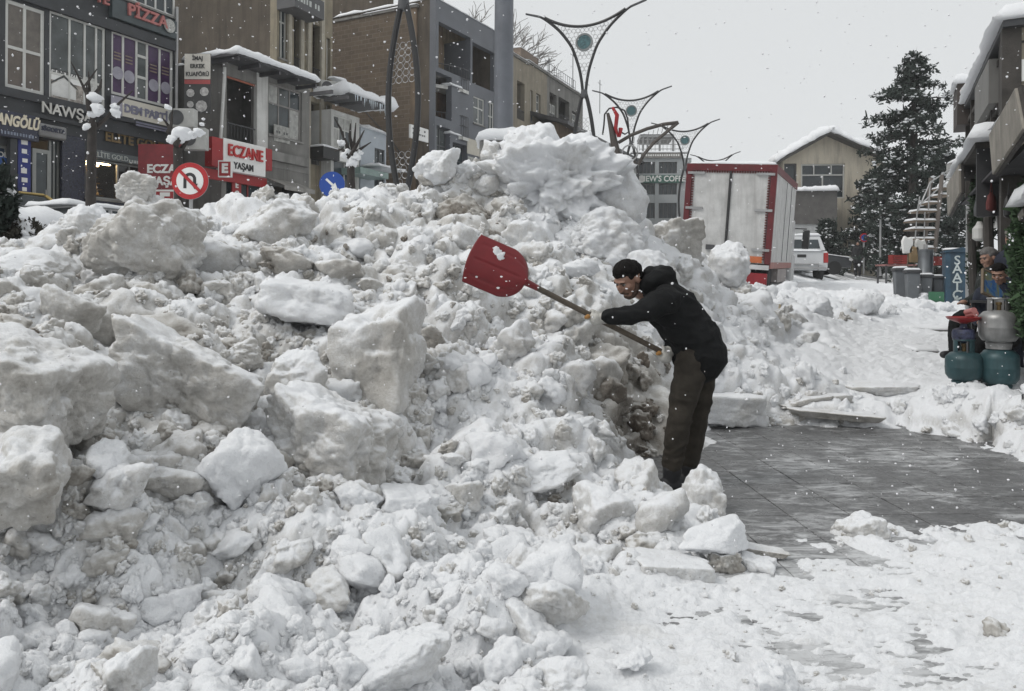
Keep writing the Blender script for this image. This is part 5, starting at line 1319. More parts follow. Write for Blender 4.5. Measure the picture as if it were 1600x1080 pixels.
# grey mast on a concrete foot
def mast():
    p = P(785, 214, 12.6)
    rt = thing('mast', 'thick grey steel mast on a concrete foot behind the heap', 'pole', (p.x, p.y, .9))
    MB().lathe([(.155, 2.8), (.15, 4.5), (.128, 9.0), (.12, 12)], 24).build('pole', M('mast_grey', (.15, .16, .18), .5, metal=.2, var=.15, streak=True), rt, smooth_=True)
    BX('concrete_foot', CONC, rt, -.36, .36, -.36, .36, 0, p.z - .9 - .12, bevel=.03)
    snow_slab('foot_snow', rt, -.38, .38, -.38, .38, p.z - .9 - .12, .2, nx=18, ny=18, seed=91)
mast()
def festive():
    Y = 21.0; p = P(966, 300, Y); s = Y / F_PX
    rt = thing('festive_pole', 'brown pole with wire bell and red bow, leaf-shaped arm', 'street decoration', (p.x, p.y, 1.3))
    X = lambda u: (u - 966) * s; Z = lambda v: CAM_Z + (HOR - v) * s - 1.3
    br = M('dark_brown_metal', (.065, .055, .048), .6)
    MB().tube([(X(966), 0, 0), (X(962), 0, Z(240)), (X(955), 0, Z(205)), (X(948), 0, Z(176))], [.13, .12, .08, .04], 10).build('pole', br, rt, smooth_=True)
    MB().tube([(X(940), -.02, Z(210)), (X(942), -.02, Z(195)), (X(943), -.02, Z(178)), (X(950), -.02, Z(169)), (X(962), -.02, Z(167)), (X(974), -.02, Z(172)), (X(979), -.02, Z(185)), (X(981), -.02, Z(205)), (X(975), -.02, Z(209)), (X(965), -.02, Z(204))], .022, 6).build('wire_bell', BLACK, rt)
    MB().tube([(X(955), -.06, Z(168)), (X(962), -.08, Z(180)), (X(960), -.06, Z(200)), (X(964), -.06, Z(214))], [.07, .11, .1, .05], 8, .5).tube([(X(968), -.06, Z(200)), (X(966), -.07, Z(214))], [.06, .03], 6).build('red_bow', M('red_ribbon', (.33, .015, .02), .6), rt, smooth_=True)
    up = [(965, 222), (985, 210), (1010, 200), (1035, 193), (1058, 190)]; lo = [(1058, 190), (1040, 205), (1020, 222), (1005, 240), (996, 256)]
    for pts in (up, lo): MB().tube([(X(a), 0, Z(b)) for a, b in pts], .05, 6).build('leaf_arm', br, rt, smooth_=True)
    l2 = MB()
    for k in range(9):
        a = k / 8; u = 1050 - 60 * a; l2.tube([(X(u), 0, Z(191 + 22 * a)), (X(u - 3), 0, Z(196 + 44 * a))], .008, 4)
    l2.build('leaf_lattice', METAL, rt)['kind'] = 'stuff'
    MB().tube([(X(982 + 12 * math.cos(a)), -.1, Z(239 + 12 * math.sin(a))) for a in np.linspace(0, 2 * math.pi, 25)], .02, 6).build('ring', METAL, rt)
    MB().tube([(X(975), 0, 0), (X(984), 0, Z(268)), (X(990), 0, Z(250))], .07, 8).build('prop', br, rt)
    disc('round_plate', M('emblem_teal', (.05, .11, .12)), rt, (X(937), 0, Z(237)), .17, .05)
festive()

# ------------------------------------------------------------------ road signs
def round_sign(label, u, v, Y, r_px, kind):
    p = P(u, v, Y); r = r_px * Y / F_PX; zg = float(ground_z(p.x, p.y))
    rt = thing('road_sign', label, 'road sign', (p.x, p.y, zg)); h = p.z - zg
    MB().tube([(0, .04, 0), (0, .04, h + r * .5)], .03, 8).build('post', METAL, rt)
    back = disc('plate', M('sign_back', (.3, .3, .3), .5), rt, (0, .012, h), r, .012)
    if kind == 'uturn':
        disc('red_ring', M('sign_red', (0.4000, 0.0160, 0.0200), .4, var=.05), rt, (0, 0, h), r * .99, .006); disc('white_field', WHITE, rt, (0, -.006, h), r * .73, .004)
        arc = [(-.26, -.4), (-.26, .1)] + [(-.26 * math.cos(a), .1 + .26 * math.sin(a)) for a in np.linspace(.2, math.pi - .2, 9)] + [(.26, .1), (.26, -.2)]
        MB().tube([(x * r, -.012, z * r) for x, z in arc], .085 * r, 4, .08).build('arrow', BLACK, rt).location.z = h
        MB().prism([(.08 * r, -.15 * r), (.44 * r, -.15 * r), (.26 * r, -.45 * r)], -.016, -.011).build('arrow_head', BLACK, rt).location.z = h
        MB().prism([(-.62 * r, .5 * r), (-.5 * r, .62 * r), (.62 * r, -.5 * r), (.5 * r, -.62 * r)], -.022, -.017).build('red_bar', M('sign_red', (0.4000, 0.0160, 0.0200)), rt).location.z = h
    else:
        disc('blue_field', M('sign_blue', (.012, .06, .3), .35, var=.08), rt, (0, 0, h), r, .01)
        a = MB(); a.prism([(-.09, .62), (.09, .62), (.09, -.12), (-.09, -.12)], -.016, -.011).prism([(-.27, -.1), (.27, -.1), (0, -.62)], -.016, -.0112)
        o = a.build('arrow', WHITE, rt); o.location.z = h; o.scale = (r, 1, r); o.rotation_euler.y = R(-48)
round_sign('round red-ringed no U-turn sign on the roadside by the pruned tree', 296, 286, 12.2, 29, 'uturn')
round_sign('round blue sign with white diagonal arrow on the heap\'s ridge', 518, 290, 11.0, 20, 'arrow')

# ------------------------------------------------------------------ trees
BARK = M('dark_bark', (.035, .03, .027), .9, var=.3, scale=8, grain=.5)
def puff(parent, loc, r, seed, name='snow_load'):
    me = lump_mesh(name, seed, sub=3, dims=(r, r * .9, r * .75), planes=8, blocky=.15, nz=.2, lumps=.2); me.materials.clear(); me.materials.append(SNOW)
    o = link(name, me, None, parent); o.location = loc; return o
def pruned_tree(label, u, vb, Y, trunk, limbs, puffs):
    p = P(u, HOR, Y); zg = float(ground_z(p.x, p.y)); s = Y / F_PX
    rt = thing('pruned_tree', label, 'tree', (p.x, Y, zg), group='pruned street trees')
    L = lambda a, b, dy=0: ((a - u) * s, dy, CAM_Z + (HOR - b) * s - zg)
    MB().tube([L(*q) for q in [(trunk[0][0], 470)] + trunk], [.1] + [.085 - .02 * i / len(trunk) for i in range(len(trunk))], 9).build('trunk', BARK, rt, smooth_=True)
    for i, lb in enumerate(limbs):
        n = len(lb); MB().tube([L(a, b, .12 * math.sin(i * 2.1 + j)) for j, (a, b) in enumerate(lb)], [.05 * (1 - .8 * j / (n - 1)) for j in range(n)], 6).build('branch', BARK, rt, smooth_=True)
    for i, (a, b, r) in enumerate(puffs): puff(rt, L(a, b, -.05), r * s, 300 + int(a) + i)
pruned_tree('pruned street tree with snow balls in its forks before the jeweller\'s window', 141, 340, 14, [(141, 300), (142, 240), (143, 195)],
  [[(143, 200), (138, 170), (122, 135), (108, 100)], [(140, 190), (138, 150), (141, 118)], [(143, 180), (137, 140), (150, 112)], [(141, 160), (150, 138), (152, 125)], [(145, 200), (165, 188), (188, 168), (210, 148)]],
  [(150, 158, 12), (155, 178, 13), (181, 172, 9), (182, 182, 9), (137, 203, 8), (146, 183, 8)])
pruned_tree('pruned street tree loaded with snow behind the no U-turn sign', 277, 340, 13.5, [(279, 310), (277, 270), (276, 235)],
  [[(276, 240), (265, 215), (256, 196), (252, 188)], [(276, 238), (290, 225), (305, 215)], [(277, 232), (285, 220), (290, 205)], [(262, 210), (262, 196), (264, 168)]],
  [(283, 215, 17), (270, 222, 11), (297, 216, 11), (312, 211, 9), (264, 172, 6), (251, 192, 4), (316, 198, 4), (318, 190, 3)])
pruned_tree('small pruned tree with upright twigs beside the blue arrow sign', 548, 330, 16, [(548, 300), (547, 270), (548, 245)],
  [[(548, 250), (540, 230), (528, 200), (520, 185)], [(548, 248), (552, 225), (556, 195)], [(549, 246), (560, 225), (568, 205)], [(549, 244), (562, 232), (577, 222)], [(550, 240), (545, 215), (548, 196)], [(547, 250), (535, 236), (522, 238)]],
  [(543, 243, 11), (555, 246, 10), (533, 226, 7), (549, 256, 10), (562, 240, 6)])
def bare_tree():
    p = P(738, 60, 58); rt = thing('bare_tree', 'wide bare tree with snowy twigs behind the grey panelled building', 'tree', (p.x, p.y, 4.0))
    r_ = random.Random(9); segs = {}
    tr = MB().tube([(0, 0, 0), (.2, 0, 6), (0, 0, 11)], [.5, .4, .3], 8); tr.build('trunk', BARK, rt)
    m = MB()
    def grow(p0, d, l, rad, n):
        p1 = p0 + d * l; mid = p0 + d * l * .5 + Vector((r_.uniform(-.1, .1), r_.uniform(-.1, .1), .05)) * l
        m.tube([p0, mid, p1], [rad, rad * .85, rad * .7], 4 if n > 1 else 3)
        if n == 0: return
        for _ in range(3 if n > 1 else 4):
            nd = (d + Vector((r_.uniform(-.8, .8), r_.uniform(-.8, .8), r_.uniform(-.35, .55)))).normalized()
            grow(p0.lerp(p1, r_.uniform(.55, 1)), nd, l * r_.uniform(.6, .85), rad * .62, n - 1)
    for k in range(5):
        a = k * 1.26; grow(Vector((0, 0, 10.5)), Vector((math.cos(a) * .8, math.sin(a) * .8, .65)).normalized(), 3.4, .16, 4)
    m.build('crown', M('frosted_twigs', (.2, .19, .18), .9, var=.3, scale=3), rt)['kind'] = 'stuff'
bare_tree()
NEEDLE = M('dark_needles', (.022, .033, .026), .8, var=.5, scale=5)
NEEDLE_G = M('green_needles', (.035, .07, .028), .8, var=.5, scale=6)
def clumps(pts, size, nb, seed, up=.15):
    "tufts of narrow blades at given points"
    r_ = np.random.default_rng(seed); n = len(pts); pts = np.asarray(pts)
    d = r_.normal(size=(n, nb, 3)); d /= np.linalg.norm(d, axis=2)[..., None]; d[..., 2] += up
    a = np.cross(d, r_.normal(size=(n, nb, 3))); a /= np.linalg.norm(a, axis=2)[..., None] + 1e-9
    L_ = size * r_.uniform(.6, 1.3, (n, nb, 1)); w = .22 * L_
    c = pts[:, None, :] + r_.normal(size=(n, nb, 3)) * size * .35
    v = np.stack([c - a * w, c + a * w, c + d * L_ + a * w * .6, c + d * L_ - a * w * .6], 2).reshape(-1, 3)
    f = np.arange(n * nb * 4).reshape(-1, 4)
    return v, f
def conifer(label, u, Y, vtop, zg, prof, n_br, seed, size=.2, mat=None, snow=60, name='conifer', per=9, droop=.25, group=None):
    p = P(u, vtop, Y); r_ = random.Random(seed); H = p.z - zg
    rt = thing(name, label, 'tree', (p.x, p.y, zg), group=group)
    MB().tube([(0, 0, 0), (.05, 0, H * .5), (0, 0, H * .98)], [.035 * H ** .9, .02 * H, .02], 8).build('trunk', BARK, rt, smooth_=True)
    br = MB(); pts = []; tops = []
    for k in range(n_br):
        t = (k + r_.random()) / n_br; z = H * (.07 + .92 * t); a = r_.uniform(0, 6.283)
        rad = float(np.interp(t, [q[0] for q in prof], [q[1] for q in prof])) * r_.uniform(.55, 1.12)
        dx, dy = math.cos(a), math.sin(a)
        e = Vector((dx * rad, dy * rad, z - droop * rad + .1 * rad * r_.random()))
        b = Vector((0, 0, z)); mid = b.lerp(e, .55) + Vector((0, 0, .08 * rad))
        br.tube([b, mid, e], [.045, .03, .01], 4)
        for j in range(per):
            f = .25 + .78 * j / (per - 1); c = b.lerp(mid, f / .55) if f < .55 else mid.lerp(e, (f - .55) / .45)
            w = .1 + .16 * rad * (1 - abs(f - .6))
            c = c + Vector((r_.gauss(0, w), r_.gauss(0, w), r_.gauss(0, .06)))
            pts.append(tuple(c))
            if f > .5 and r_.random() < .5: tops.append((c, rad))
    br.build('branches', BARK, rt)['kind'] = 'stuff'
    v, f = clumps(pts, size, 13, seed)
    link('crown', mesh_np('crown', v, f), mat or NEEDLE, rt)['kind'] = 'stuff'
    sv, sf, o = [], [], 0
    d_, f_ = ico(1)
    for c, rad in r_.sample(tops, min(snow, len(tops))):
        for j in range(r_.randint(2, 7)):       # ragged little heaps caught on the twigs
            s_ = r_.uniform(.025, .085) * (size / .22); q = d_ * np.array([s_ * r_.uniform(.9, 2), s_ * r_.uniform(.9, 2), s_ * .6]) * (1 + .5 * perlin(d_ * 2.2 + c.x * 9 + j))[:, None]
            sv.append(q + np.array([c.x + r_.gauss(0, .09), c.y + r_.gauss(0, .09), c.z + r_.gauss(.07, .05)])); sf.append(f_ + o); o += len(q)
    if sv:
        me = mesh_np('snow_load', np.concatenate(sv), np.concatenate(sf)); me.shade_smooth(); link('snow_load', me, SNOW, rt)['kind'] = 'stuff'
    return rt
conifer('tall dark conifer dusted with snow standing behind the ladder', 1425, 34, 82, 1.6, [(0, 1.6), (.2, 1.9), (.4, 1.9), (.55, 1.9), (.7, 1.75), (.85, 1.25), (.93, .7), (1, .12)], 105, 3, .17, snow=420, per=14, droop=.12)
conifer('low broad snow-laden conifer in front of the gabled house', 1374, 47.6, 262, 2.0, [(0, 1.2), (.3, 2.0), (.7, 2.1), (1, .6)], 85, 5, .22, snow=330, per=12, droop=.2)
conifer('dark conifer filling the gap behind the blue cabinet', 1470, 38, 235, 1.6, [(0, 1.6), (.5, 1.5), (1, .3)], 110, 6, .2, snow=150)
conifer('small snowy conifer between the parked car and the gabled house', 1292, 43, 345, 2.0, [(0, .9), (.5, .8), (1, .15)], 60, 7, .2, snow=90, per=7)
def bush(label, u, v, Y, dims, n, seed, mat, size=.07, snow=20, name='bush'):
    p = P(u, v, Y); r_ = np.random.default_rng(seed)
    rt = thing(name, label, 'bush', (p.x, p.y, p.z - dims[2]))
    d = r_.normal(size=(n, 3)); d /= np.linalg.norm(d, axis=1)[:, None]; rr = r_.uniform(.55, 1.0, (n, 1)) ** .6
    lump = 1 + .3 * perlin(d * 2.4 + seed)[:, None]
    pts = d * rr * lump * np.array(dims) + np.array([0, 0, dims[2]])
    v_, f = clumps(pts, size, 10, seed, .3)
    link('foliage', mesh_np('foliage', v_, f), mat, rt)['kind'] = 'stuff'
    st = MB()
    for k in range(6): st.tube([(0, 0, -.2), (d[k, 0] * dims[0] * .6, d[k, 1] * dims[1] * .6, dims[2] * 1.1)], [.03, .01], 5)
    st.build('stems', BARK, rt)['kind'] = 'stuff'
    up = pts[pts[:, 2] > dims[2] * 1.2]
    for k in range(min(snow, len(up))): puff(rt, tuple(up[k * (len(up) // max(1, min(snow, len(up))))] + np.array([0, -.02, .03])), float(r_.uniform(.05, .12)), seed * 50 + k)
    return rt
bush('dark evergreen shrub at the left edge of the street behind the heap', -16, 330, 7.3, (.11, .3, .36), 900, 11, NEEDLE, .06, 5)
bush('low dark bush half buried in snow beside the snow boulder', 42, 382, 7.6, (.22, .3, .15), 900, 12, M('winter_leaves', (.045, .042, .032), .8, var=.5, scale=20), .045, 14)
bush('tall green cypress hedge at the end of the shop row', 1622, 410, 8.0, (.16, .3, .8), 2600, 13, NEEDLE_G, .07, 3, 'cypress')

# ------------------------------------------------------------------ vehicles
TYRE = M('tyre_rubber', (.022, .022, .022), .85); RIM = M('alloy_rim', (.3, .3, .3), .4, metal=.6)
def wheel(parent, loc, r, w, name='wheel'):
    t = MB().lathe([(r * .62, -w / 2), (r * .93, -w / 2), (r, -w * .3), (r, w * .3), (r * .93, w / 2), (r * .62, w / 2)], 28).build(name, TYRE, parent, smooth_=True)
    t.location = loc; t.rotation_euler.x = R(90)
    MB().lathe([(r * .62, -w * .42), (r * .2, -w * .3), (r * .2, w * .3), (r * .62, w * .42)], 20).build('rim', RIM, t, smooth_=True)
    return t
def truck():
    p = P(1129, 441, 22.7)
    rt = thing('box_truck', 'white box truck with red frame, parked tilted behind the heap', 'truck', (p.x, p.y, p.z), ST_ANG)
    rt.rotation_euler = (R(4.2), R(-1.5), ST_ANG)
    W, Hh, Z0, Ln = 1.22, 2.72, .62, 5.8
    wh = M('truck_white', (.5, .5, .49), .5, var=.2, scale=2.6, streak=True, dirt=(.3, .29, .28)); rd = M('truck_red', (0.1020, 0.0060, 0.0096), .5, var=.25, scale=6, streak=True, dirt=(.09, .02, .02))
    BX('box_body', wh, rt, .06, Ln, -W, W, Z0, Z0 + Hh)
    for sg in (-1, 1):
        BX('door', wh, rt, .0, .058, *sorted((sg * .03, sg * (W - .16))), Z0 + .06, Z0 + Hh - .2, bevel=.012)
        BX('corner_frame', rd, rt, -.03, .1, *sorted((sg * (W - .13), sg * (W + .03))), Z0, Z0 + Hh + .03)
        BX('roof_rail', rd, rt, .1, Ln + .02, *sorted((sg * (W - .02), sg * (W + .03))), Z0 + Hh - .17, Z0 + Hh + .03)
        BX('sill_rail', M('pinkish_rail', (.3, .12, .1), .5), rt, .1, Ln, *sorted((sg * (W - .02), sg * (W + .025))), Z0 - .12, Z0 + .06)
        for z in (Z0 + .35, Z0 + 1.45, Z0 + 2.45): BX('hinge', METAL, rt, -.06, -.001, *sorted((sg * (W - .5), sg * (W - .02))), z, z + .07)
        lc = MB()
        for k in range(34): lc.box(-.035, .0, *sorted((sg * (W - .2), sg * (W - .145))), Z0 + .1 + k * .073, Z0 + .14 + k * .073)
        lc.build('lacing', M('lacing_maroon', (.1, .02, .02), .5), rt)['kind'] = 'stuff'
    BX('top_frame', rd, rt, -.035, .1, -W + .13, W - .13, Z0 + Hh - .16, Z0 + Hh + .032)
    lc = MB()
    for k in range(30): lc.box(-.03, .0, -W + .18 + k * .07, -W + .215 + k * .07, Z0 + Hh - .22, Z0 + Hh - .165)
    lc.build('lacing', M('lacing_maroon', (.1, .02, .02)), rt)['kind'] = 'stuff'
    BX('centre_bar', BLACK, rt, -.05, .03, -.028, .028, Z0 - .1, Z0 + Hh - .17)
    for y in (.42, -.42): BX('latch', DKGREY, rt, -.07, -.002, y - .12, y + .12, Z0 + .32, Z0 + .46)
    # side doors seams on the right side
    for x in (2.9, 4.3, 4.35): BX('side_seam', DKGREY, rt, x, x + .03, -W - .012, -W, Z0 + .1, Z0 + Hh - .2)
    BX('tail_bar', M('snowy_bar', (.5, .5, .5), .6), rt, -.12, .05, -W, W, Z0 - .16, Z0 - .03); BX('bumper', M('bright_red', (0.2400, 0.0096, 0.0160), .4), rt, -.1, .02, -W + .02, W - .02, Z0 - .62, Z0 - .26, bevel=.02)
    BX('orange_label', M('orange_label', (.5, .13, .04), .5), rt, -.02, -.001, -W + .2, -W + .72, Z0 + .02, Z0 + .2)
    BX('chassis', BLACK, rt, .1, Ln + 1.8, -.45, .45, Z0 - .35, Z0 - .13)
    for x, ys in ((1.2, (-.95, .95)), (6.6, (-1.0, 1.0))):
        for y in ys: wheel(rt, (x, y, .2), .46, .34)
    BX('side_guard', M('dusty_box', (.3, .27, .26), .7), rt, 2.2, 4.6, -W, -W + .5, Z0 - .55, Z0 - .14)
    cab = MB().prism([(Ln + .2, .2), (Ln + 2.1, .2), (Ln + 2.1, 1.2), (Ln + 1.85, 2.2), (Ln + .2, 2.35)], -1.1, 1.1).build('cab', M('cab_white', (.5, .5, .5), .3), rt, bevel=.06)
    BX('mirror_arm', BLACK, cab, Ln + 1.9, Ln + 1.94, -1.5, -1.1, 1.9, 1.94); BX('mirror', BLACK, cab, Ln + 1.8, Ln + 1.95, -1.62, -1.38, 1.2, 1.88, bevel=.03)
    BX('mud_guard', M('pale_plastic', (.45, .45, .45), .5), rt, Ln + .1, Ln + 1.2, -1.25, -.85, -.1, .95, bevel=.08)
    snow_slab('roof_snow', rt, .0, Ln, -W, W, Z0 + Hh + .03, .08, seed=101, nx=60, ny=30)
truck()
def pickup():
    p = P(1257, 436, 32.0)
    rt = thing('pickup', 'white pickup with hardtop and roof snow parked beyond the truck', 'pickup', (p.x, p.y, p.z), R(90) - R(5))
    wt = M('car_white', (.55, .56, .57), .3, var=.05)
    bd = MB()
    pr = [(0, .55), (0, 1.12), (.12, 1.2), (1.6, 1.2), (1.6, 1.15), (3.9, 1.12), (5.1, 1.0), (5.25, .6), (5.1, .45), (.15, .42)]
    bd.prism(pr, -.9, .9).build('body', wt, rt, bevel=.07, seg=3)
    MB().add([(.05, -.85, 1.2), (3.6, -.85, 1.2), (3.0, -.7, 1.82), (.35, -.7, 1.82), (.05, .85, 1.2), (3.6, .85, 1.2), (3.0, .7, 1.82), (.35, .7, 1.82)], [(0, 1, 2, 3), (7, 6, 5, 4), (0, 4, 5, 1), (1, 5, 6, 2), (2, 6, 7, 3), (3, 7, 4, 0)]).build('hardtop', wt, rt, bevel=.05, seg=3)
    MB().add([(.12, -.62, 1.3), (.12, .62, 1.3), (.27, .58, 1.66), (.27, -.58, 1.66), (.08, -.62, 1.3), (.08, .62, 1.3), (.23, .58, 1.66), (.23, -.58, 1.66)], [(0, 1, 2, 3), (7, 6, 5, 4), (0, 4, 5, 1), (1, 5, 6, 2), (2, 6, 7, 3), (3, 7, 4, 0)]).build('rear_window', GLASS, rt)
    BX('tailgate', wt, rt, -.03, .02, -.72, .72, .62, 1.16, bevel=.02)
    BX('tailgate_handle', BLACK, rt, -.05, -.031, -.05, .3, .93, 1.05, bevel=.015)
    for sg in (-1, 1):
        BX('tail_light', M('tail_light_red', (.35, .02, .02), .25), rt, -.02, .12, *sorted((sg * .73, sg * .915)), .72, 1.12, bevel=.02)
        BX('side_window', GLASS, rt, .7, 2.9, *sorted((sg * .74, sg * .82)), 1.3, 1.68)
        for x in (.95, 4.25): wheel(rt, (x, sg * .8, .38), .38, .25)
        BX('mirror', BLACK, rt, 3.2, 3.35, *sorted((sg * .9, sg * 1.12)), 1.2, 1.38, bevel=.03)
    MB().tube([(-.12, -.8, .5), (-.16, -.5, .5), (-.16, .5, .5), (-.12, .8, .5)], .05, 8).tube([(-.1, -.5, .42), (-.18, -.5, .66), (-.18, .5, .66), (-.1, .5, .42)], .03, 6).build('bumper', METAL, rt, smooth_=True)
    snow_slab('roof_snow', rt, .35, 3.0, -.72, .72, 1.82, .1, seed=103)
    snow_slab('tailgate_snow', rt, -.06, .1, -.7, .7, 1.17, .08, nx=24, ny=8, seed=104)
pickup()
def sedan(label, loc, rz, paint, snow=0.0, hatch=True, glass=None):
    rt = thing('parked_car', label, 'car', loc, rz)
    # length 4.2 along x, nose at +x
    MB().prism([(-2.05, .35), (-2.1, .75), (-1.95, .98), (-.9, 1.0), (.75, .95), (1.75, .82), (2.08, .62), (2.08, .32)], -.82, .82).build('body', paint, rt, bevel=.1, seg=3)
    v = [(-1.9 if hatch else -1.5, -.76, .96), (.95, -.76, .94), (.25, -.6, 1.42), (-1.25, -.6, 1.44)]
    v += [(a, -b, c) for a, b, c in v]
    cb = MB().add(v, [(0, 1, 2, 3), (7, 6, 5, 4), (0, 4, 5, 1), (1, 5, 6, 2), (2, 6, 7, 3), (3, 7, 4, 0)]).build('cabin', glass or GLASS, rt, bevel=.05)
    MB().box(-1.3, .25, -.6, .6, 1.42, 1.47).build('roof', paint, rt, bevel=.03)
    for sg in (-1, 1):
        for a, b in (((-1.9, .96), (-1.25, 1.44)), ((-.55, .96), (-.5, 1.44)), ((.95, .95), (.25, 1.43))):
            MB().tube([(a[0], sg * .765, a[1]), (b[0], sg * .605, b[1])], .04, 5).build('pillar', paint, rt)
        for x in (-1.3, 1.32): wheel(rt, (x, sg * .74, .31), .31, .2)
        BX('headlight', M('headlight_glass', (.5, .5, .5), .15), rt, 1.95, 2.09, *sorted((sg * .5, sg * .8)), .62, .76, bevel=.02)
        BX('mirror', paint, rt, .55, .7, *sorted((sg * .82, sg * 1.0)), .95, 1.07, bevel=.02)
    if snow:
        snow_slab('roof_snow', rt, -1.5, .5, -.68, .68, 1.47, snow, seed=int(abs(loc[0]) * 10)); snow_slab('bonnet_snow', rt, .7, 2.05, -.8, .8, .95, snow * .8, slope=(-.14, 0), seed=7)
        snow_slab('windscreen_snow', rt, .2, 1.0, -.66, .66, 1.45, snow * .6, slope=(-.62, 0), seed=8)
    return rt
p = P(1250, 425, 37); sedan('dark grey hatchback parked beyond the pickup, nose towards the pavement', (p.x, p.y, p.z - .05), R(-8), M('car_dark', (.04, .043, .047), .3), .05)
p = P(28, 398, 19); sedan('yellow taxi parked before the jeweller shops, roof showing over snow', (p.x, p.y, float(ground_z(p.x, p.y))), ST_ANG, M('taxi_yellow', (.5, .36, .12), .35), .0)
p = P(60, 398, 15); sedan('car buried under a thick blanket of snow behind the bush', (p.x, p.y, float(ground_z(p.x, p.y)) - .35), ST_ANG - R(35), M('car_silver', (.4, .4, .4), .35), .28)
p = P(172, 398, 17.5); sedan('silver car hidden behind the snowman-like stack, roof just visible', (p.x, p.y, float(ground_z(p.x, p.y)) - .3), ST_ANG, M('car_silver', (.4, .4, .4), .35), .1)
# ------------------------------------------------------------------ people
def ell(c, r, rot=None, seg=18, ring=12):
    "ellipsoid as (verts, faces)"
    v, f = [], []
    for i in range(ring + 1):
        th = math.pi * i / ring
        for k in range(seg):
            a = 2 * math.pi * k / seg
            q = Vector((r[0] * math.sin(th) * math.cos(a), r[1] * math.sin(th) * math.sin(a), r[2] * math.cos(th)))
            if rot: q = rot @ q
            v.append(tuple(Vector(c) + q))
    for i in range(ring):
        for k in range(seg):
            f.append((i * seg + k, i * seg + (k + 1) % seg, (i + 1) * seg + (k + 1) % seg, (i + 1) * seg + k))
    return v, f
def chain(m, pts, rads, flat=None, seg=14):
    "limb: smooth tube through joints, radius per joint, optional (ry/rx) flattening, rounded ends"
    P_ = np.array([tuple(p) for p in pts], float); n = len(P_)
    t = np.linspace(0, n - 1, (n - 1) * 6 + 1)
    C = np.stack([np.interp(t, range(n), P_[:, k]) for k in range(3)], 1); Rr = np.interp(t, range(n), rads)
    for _ in range(4): C[1:-1] = (C[:-2] + 2 * C[1:-1] + C[2:]) / 4
    d0, d1 = C[0] - C[1], C[-1] - C[-2]; d0 /= np.linalg.norm(d0); d1 /= np.linalg.norm(d1)
    C = np.concatenate([[C[0] + d0 * Rr[0] * .85], [C[0] + d0 * Rr[0] * .5], C, [C[-1] + d1 * Rr[-1] * .5], [C[-1] + d1 * Rr[-1] * .85]])
    Rr = np.concatenate([[Rr[0] * .4, Rr[0] * .82], Rr, [Rr[-1] * .82, Rr[-1] * .4]])
    m.tube([Vector(c) for c in C], list(Rr), seg, flat or 1.0)
def grow(name, m, mat, parent, voxel=.012, smooth_it=6, wr=0.0, wf=14.0, ws=(1, 1, 1), seed=0.0):
    "fuse the pieces of one surface into a single continuous skin, then add folds"
    me = m.mesh('tmp'); o = bpy.data.objects.new('tmp', me); COL.objects.link(o)
    bm = bmesh.new(); bm.from_mesh(me); bmesh.ops.recalc_face_normals(bm, faces=bm.faces[:]); bm.to_mesh(me); bm.free()
    r_ = o.modifiers.new('r', 'REMESH'); r_.mode = 'VOXEL'; r_.voxel_size = voxel
    s_ = o.modifiers.new('s', 'SMOOTH'); s_.iterations = smooth_it; s_.factor = .5
    bpy.context.view_layer.update()
    out = bpy.data.meshes.new_from_object(o.evaluated_get(bpy.context.evaluated_depsgraph_get()))
    bpy.data.objects.remove(o); bpy.data.meshes.remove(me)
    out.name = name
    if wr:
        n = len(out.vertices); co = np.zeros(n * 3); nr = np.zeros(n * 3)
        out.vertices.foreach_get('co', co); out.vertices.foreach_get('normal', nr); co = co.reshape(-1, 3); nr = nr.reshape(-1, 3)
        q = co * np.array(ws) * wf + seed
        q = q + .5 * np.stack([perlin(q * .5), perlin(q * .5 + 9), perlin(q * .5 + 21)], 1)
        h = wr * (1 - 2.2 * np.abs(perlin(q))) * .6 + wr * .7 * fbm(q * .6 + 5, 3)
        out.vertices.foreach_set('co', (co + nr * h[:, None]).ravel())
    out.shade_smooth(); out.materials.clear()
    return link(name, out, mat, parent)
SKIN = M('skin', (.31, .18, .13), .55, var=.12, scale=30)
HAIR = M('black_hair', (.0055, .0045, .004), .75, var=.3, scale=60, spec=.15)
BEARD = M('dark_stubble', (.07, .042, .03), .8, var=.3, scale=90)
JACKET = M('black_jacket', (.0075, .008, .0085), .8, var=.4, scale=9, grain=.5, spec=.2)
TROUS = M('dark_brown_trousers', (.036, .031, .025), .9, var=.3, scale=10, grain=.25, spec=.2)
BOOT = M('black_boot', (.01, .01, .012), .6, var=.3)
GLOVE = M('dirty_white_glove', (.42, .41, .38), .9, var=.2, scale=25, grain=.3)
GLOVE_O = M('orange_glove_palm', (.34, .17, .045), .7, var=.2, scale=25)
